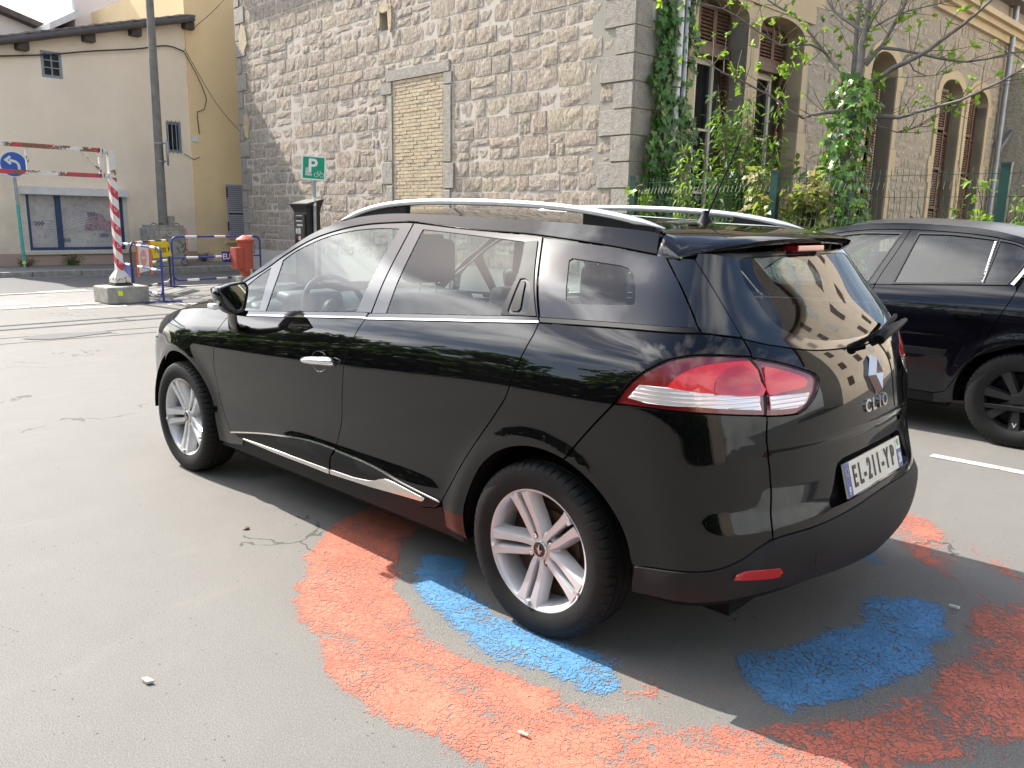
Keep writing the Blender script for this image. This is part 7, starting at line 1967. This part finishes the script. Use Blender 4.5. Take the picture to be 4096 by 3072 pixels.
def build_hatchback():
    car = empty('hatchback_car', (-.612, -4.03, 0)); tag(car, 'dark navy hatchback with black wheel covers parked behind the estate', 'car')
    pt, gl = MT['paint_navy'], MT['black_gloss']
    to = lambda u, z: (.3 - u, z) if u >= .3 else (.9 * math.atan2(.3 - u, float(W2(u, z))), z)
    Pm = lambda pts: [to(*p) for p in pts]
    def arcp(c, d0, d1, n=50): return np.array(Pm([(c + .378 * math.cos(t), .31 + .378 * math.sin(t)) for t in np.radians(np.linspace(d0, d1, n))]))
    bp = curve(Pm([(.844, 1.388), (.90, 1.22), (.957, 1.066), (.98, .966), (1.0, .80), (1.0, .5), (.97, .30)]))
    rde = curve(Pm([(.02, 1.30), (.059, 1.156), (.172, .825), (.248, .62), (.319, .516), (.39, .38), (.432, .314), (.50, .29)]))
    fd_ = curve(Pm([(2.03, .93), (2.08, .80), (2.08, .6), (2.05, .42), (2.02, .29)]))
    blt = lambda a, b: curve(Pm([(u, 1.0 + (1.065 - u) * .0557 - .008) for u in np.linspace(a, b, 12)]))
    zt = nspline([.0, .107, .3, .6, .85, 1.1, 1.4, 1.65, 1.95, 2.2], [1.27, 1.30, 1.345, 1.375, 1.385, 1.38, 1.34, 1.26, 1.10, .97])
    top = lambda a, b: curve(Pm([(u, float(zt(u))) for u in np.linspace(a, b, 16)]))
    jz = lambda a, b: curve(Pm([(u, float(zt(u)) + .035 + .012 * math.sin((u + .3) * 1.2)) for u in np.linspace(a, b, 20)]))
    rv = lambda p: p[::-1]
    def add(name, P, mat, full=False, parent=None, **kw):
        p = panel(S2, P, full=full, **kw); out = []
        if full: out = [shell_obj(name, [p, mir(p)], mat, parent[0] if parent else car)]
        else: out = [shell_obj(name, [q], mat, parent[i] if parent else car) for i, q in enumerate((p, mir(p)))]
        return out
    sp_lo = bp[bp[:, 1] < .99]; rd_lo = rde[rde[:, 1] < 1.02]
    fdo = add('door', poly(fd_, straight(Pm([(2.02, .29), (.97, .30)])), rv(sp_lo), blt(.98, 2.03)), pt)
    rdo = add('door', poly(sp_lo, straight(Pm([(.97, .30), (.50, .29)])), rv(rd_lo), blt(.11, .975)), pt)
    ra = arcp(-.0, 190, -8)
    add('quarter_panel', poly(rd_lo, straight(Pm([(.50, .29), (.50, .22), (.375, .24)])), ra, straight([tuple(ra[-1]), (.78, .30), (.80, .60), (.86, .98), (.80, 1.22)]), straight([(.80, 1.22), to(.02, 1.26)])), pt)
    fa = arcp(2.60, 18, 188)
    add('front_fender', poly(straight(Pm([(2.03, .945), (2.3, .935), (2.6, .905), (2.95, .825)])), straight(Pm([(2.95, .825), (2.97, .6), (2.955, .43)])), fa, straight(Pm([(2.22, .25), (2.02, .25), (2.02, .29)])), rv(fd_)), pt)
    add('sill', poly(straight(Pm([(2.20, .22), (2.02, .288), (.97, .298), (.50, .288), (.40, .22), (2.20, .22)]))), MT['black_satin'], off=-.006)
    add('tailgate', poly(straight([(.79, .30), (.81, .60), (.87, .98), (.87, 1.0), (AC, 1.0), (AC, .25), (.79, .25), (.79, .30)])), pt, True)
    add('rear_glass', poly(straight([(.87, 1.005), (.82, 1.25), (AC, 1.32), (AC, 1.005), (.87, 1.005)])), MT['glass_dark'], True)
    add('front_bumper', poly(straight([(.3 - 2.97, .70), (.3 - 2.97, .22), (-3.8637, .22), (-3.8637, .70), (.3 - 2.97, .80)])), pt, True)
    # windows
    rw = poly(curve(Pm([(.779, 1.355), (.55, 1.352), (.288, 1.326)])), straight(Pm([(.288, 1.326), (.317, 1.05)])), straight(Pm([(.317, 1.05), (.851, 1.019)])), straight(Pm([(.851, 1.019), (.779, 1.355)])))
    rq = poly(curve(Pm([(.265, 1.322), (.17, 1.303), (.107, 1.273), (.086, 1.227)])), curve(Pm([(.086, 1.227), (.12, 1.14), (.166, 1.056)])), straight(Pm([(.166, 1.056), (.296, 1.048), (.265, 1.322)])))
    fwn = poly(straight(Pm([(.906, 1.352), (1.032, 1.02), (1.95, .965)])), curve(Pm([(1.95, .965), (1.72, 1.16), (1.45, 1.29), (1.2, 1.345), (.906, 1.352)])))
    ro = poly(top(.845, .04), straight(Pm([(.04, float(zt(.04))), (.115, 1.052)])), blt(.12, .975), rv(bp[bp[:, 1] > 1.0]))
    fo = poly(bp[bp[:, 1] > 1.0], blt(.99, 2.05), rv(top(.86, 2.12)))
    for outl, hs, par, gm in ((ro, [rw, rq], rdo, MT['glass_dark']), (fo, [fwn], fdo, MT['glass_front'])):
        p = panel(S2, outl, off=.0, holes=hs, step=.035)
        for i, q in enumerate((p, mir(p))): shell_obj('window_frame', [q], pt, par[i])
        for h in hs:
            g_ = panel(S2, h, off=-.006, gap=-.001, fold=False, step=.05)
            for i, q in enumerate((g_, mir(g_))): shell_obj('window_glass', [q], gm, par[i])
            e = panel(S2, inset(h, -.010), off=.004, gap=0, holes=[h if area2(h) > 0 else h[::-1]], thick=.005, step=.2)
            for i, q in enumerate((e, mir(e))): shell_obj('window_seal', [q], MT['rubber_seal'], par[i])
    # bright window strip
    for key in (0, 1):
        f = (lambda x: x) if key == 0 else mir
        c = panel(S2, poly(curve(Pm([(.066, 1.235), (.088, 1.16), (.142, 1.052)])), rv(curve(Pm([(.045, 1.235), (.068, 1.155), (.122, 1.045)])))), off=.005, gap=0, thick=.006, step=.05)
        shell_obj('chrome_strip', [f(c)], MT['satin_chrome'], rdo[key])
        c = panel(S2, poly(straight(Pm([(.30, 1.05), (.288, 1.32)])), rv(straight(Pm([(.312, 1.05), (.30, 1.32)])))), off=.004, gap=0, thick=.006, step=.05)
        shell_obj('window_divider', [f(c)], MT['satin_chrome'], rdo[key])
        h = panel(S2, poly(curve(Pm([(.487, .862), (.46, .872), (.30, .872), (.262, .862), (.265, .846), (.30, .842), (.46, .845), (.487, .862)]))), off=.030, gap=0, thick=.02, step=.02)
        shell_obj('handle', [f(h)], MT['black_gloss'], rdo[key])
        h = panel(S2, poly(curve(Pm([(.44, .86), (.40, .895), (.35, .895), (.31, .86), (.35, .825), (.40, .825), (.44, .86)]))), off=.001, gap=0, thick=.004, step=.02)
        shell_obj('handle_cup', [f(h)], MT['dark_void'], rdo[key])
        mo = panel(S2, poly(straight(Pm([(.98, .60), (.44, .597), (.46, .555), (.98, .545), (.98, .60)]))), off=.008, gap=0, thick=.008, step=.04)
        shell_obj('door_moulding', [f(mo)], MT['black_satin'], rdo[key])
    # roof, windscreen, bonnet
    add('roof_side', poly(top(2.16, -.05), rv(jz(2.16, -.05))), pt, off=.002)
    J = S2.E(jz(2.16, -.05)[:, 0], jz(2.16, -.05)[:, 1])
    def across(name, pts, crown, fwd, mat, n=20):
        vs, fs = [], []
        for i, (u, v, z) in enumerate(pts):
            for k in range(n + 1): t = -1 + 2 * k / n; g_ = 1 - abs(t)**2.2; vs.append((u + fwd[i] * g_, v * t, z + crown[i] * g_))
        for i in range(len(pts) - 1):
            for k in range(n): a = i * (n + 1) + k; fs.append((a, a + 1, a + n + 2, a + n + 1))
        return obj(name, vs, fs, mat, car, True)
    rf = J[J[:, 0] < 1.30][::4]; n = len(rf); across('roof', rf - np.array([0, .006, .001]), [.042] * n, [-.12 * sstep(.75, 1, i / n) for i in range(n)], MT['roof_grey'])
    ws = J[J[:, 0] >= 1.25][::4]; m_ = len(ws); across('windscreen', ws - np.array([0, .02, .002]), [.03] * m_, [.28 - .22 * i / m_ for i in range(m_)], MT['glass_front'])
    fe_ = S2.E(np.array([p[0] for p in Pm([(2.03, .945), (2.3, .935), (2.6, .905), (2.95, .825)])]), np.array([.945, .935, .905, .825])); fe_ = np.vstack([fe_, [(3.2, .5, .73), (3.33, .35, .66)]])
    across('bonnet', fe_, [.08] * 6, [.2, .15, .12, .1, .1, .1], pt)
    # dark inner shell, floor, wheel houses
    inn = poly(straight(Pm([(2.0, .28), (2.0, .92), (.15, 1.0), (-.1, 1.0), (-.1, .72), (.42, .5), (.45, .28), (2.0, .28)])))
    add('inner_body', inn, MT['dark_void'], off=-.016, fold=False, step=.06)
    mb = MB(); mb.box((-.6, -.6, .2), (3.2, .6, .32)); mb.box((.42, -.80, .20), (2.14, .80, .29)); mb.box((-.5, -.66, .3), (2.2, .66, .40))
    for ce in (0, 2.6):
        for s in (-1, 1):
            mb.lathe([(.392, s * .6), (.392, s * .84)], 30, Matrix.Translation((ce, 0, .31)) @ Matrix(((1, 0, 0, 0), (0, 0, 1, 0), (0, 1, 0, 0), (0, 0, 0, 1))), 0, math.pi); mb.box((ce - .39, min(s * .58, s * .6), .2), (ce + .39, max(s * .58, s * .6), .7))
    mb.build('underbody', MT['dark_void'], car)
    for uw in (0., 2.614):
        for s in (1, -1):
            w = cover_wheel(car); w.location = (uw, s * .765, .311)
            if s < 0: w.rotation_euler = (0, 0, math.pi)
    for y in (.36, -.36):
        m = MB(); m.prism([(1.16, .42), (1.65, .46), (1.65, .58), (1.30, .56), (1.12, 1.02), (1.13, 1.22), (1.04, 1.22), (1.02, .98), (1.14, .5)], -.24, .24, axes((0, y, 0), (1, 0, 0), (0, 0, 1), (0, -1, 0))); o = m.build('front_seat', MT['seat'], car); bevel(o, .03, 2)
    m = MB(); m.prism([(.2, .42), (.75, .46), (.75, .58), (.32, .56), (.14, 1.08), (.05, 1.06), (.18, .5)], -.6, .6, axes((0, 0, 0), (1, 0, 0), (0, 0, 1), (0, -1, 0))); o = m.build('rear_seat', MT['seat'], car); bevel(o, .03, 2)
    return car
MT['roof_grey'] = plain('dusty_roof_paint', (.030, .029, .030), .38, var=.25, coat=.4, coatr=.2)
MT['roof_grey'].node_tree.nodes['Principled BSDF'].inputs['Coat Roughness'].default_value = .2
build_estate()
build_hatchback()
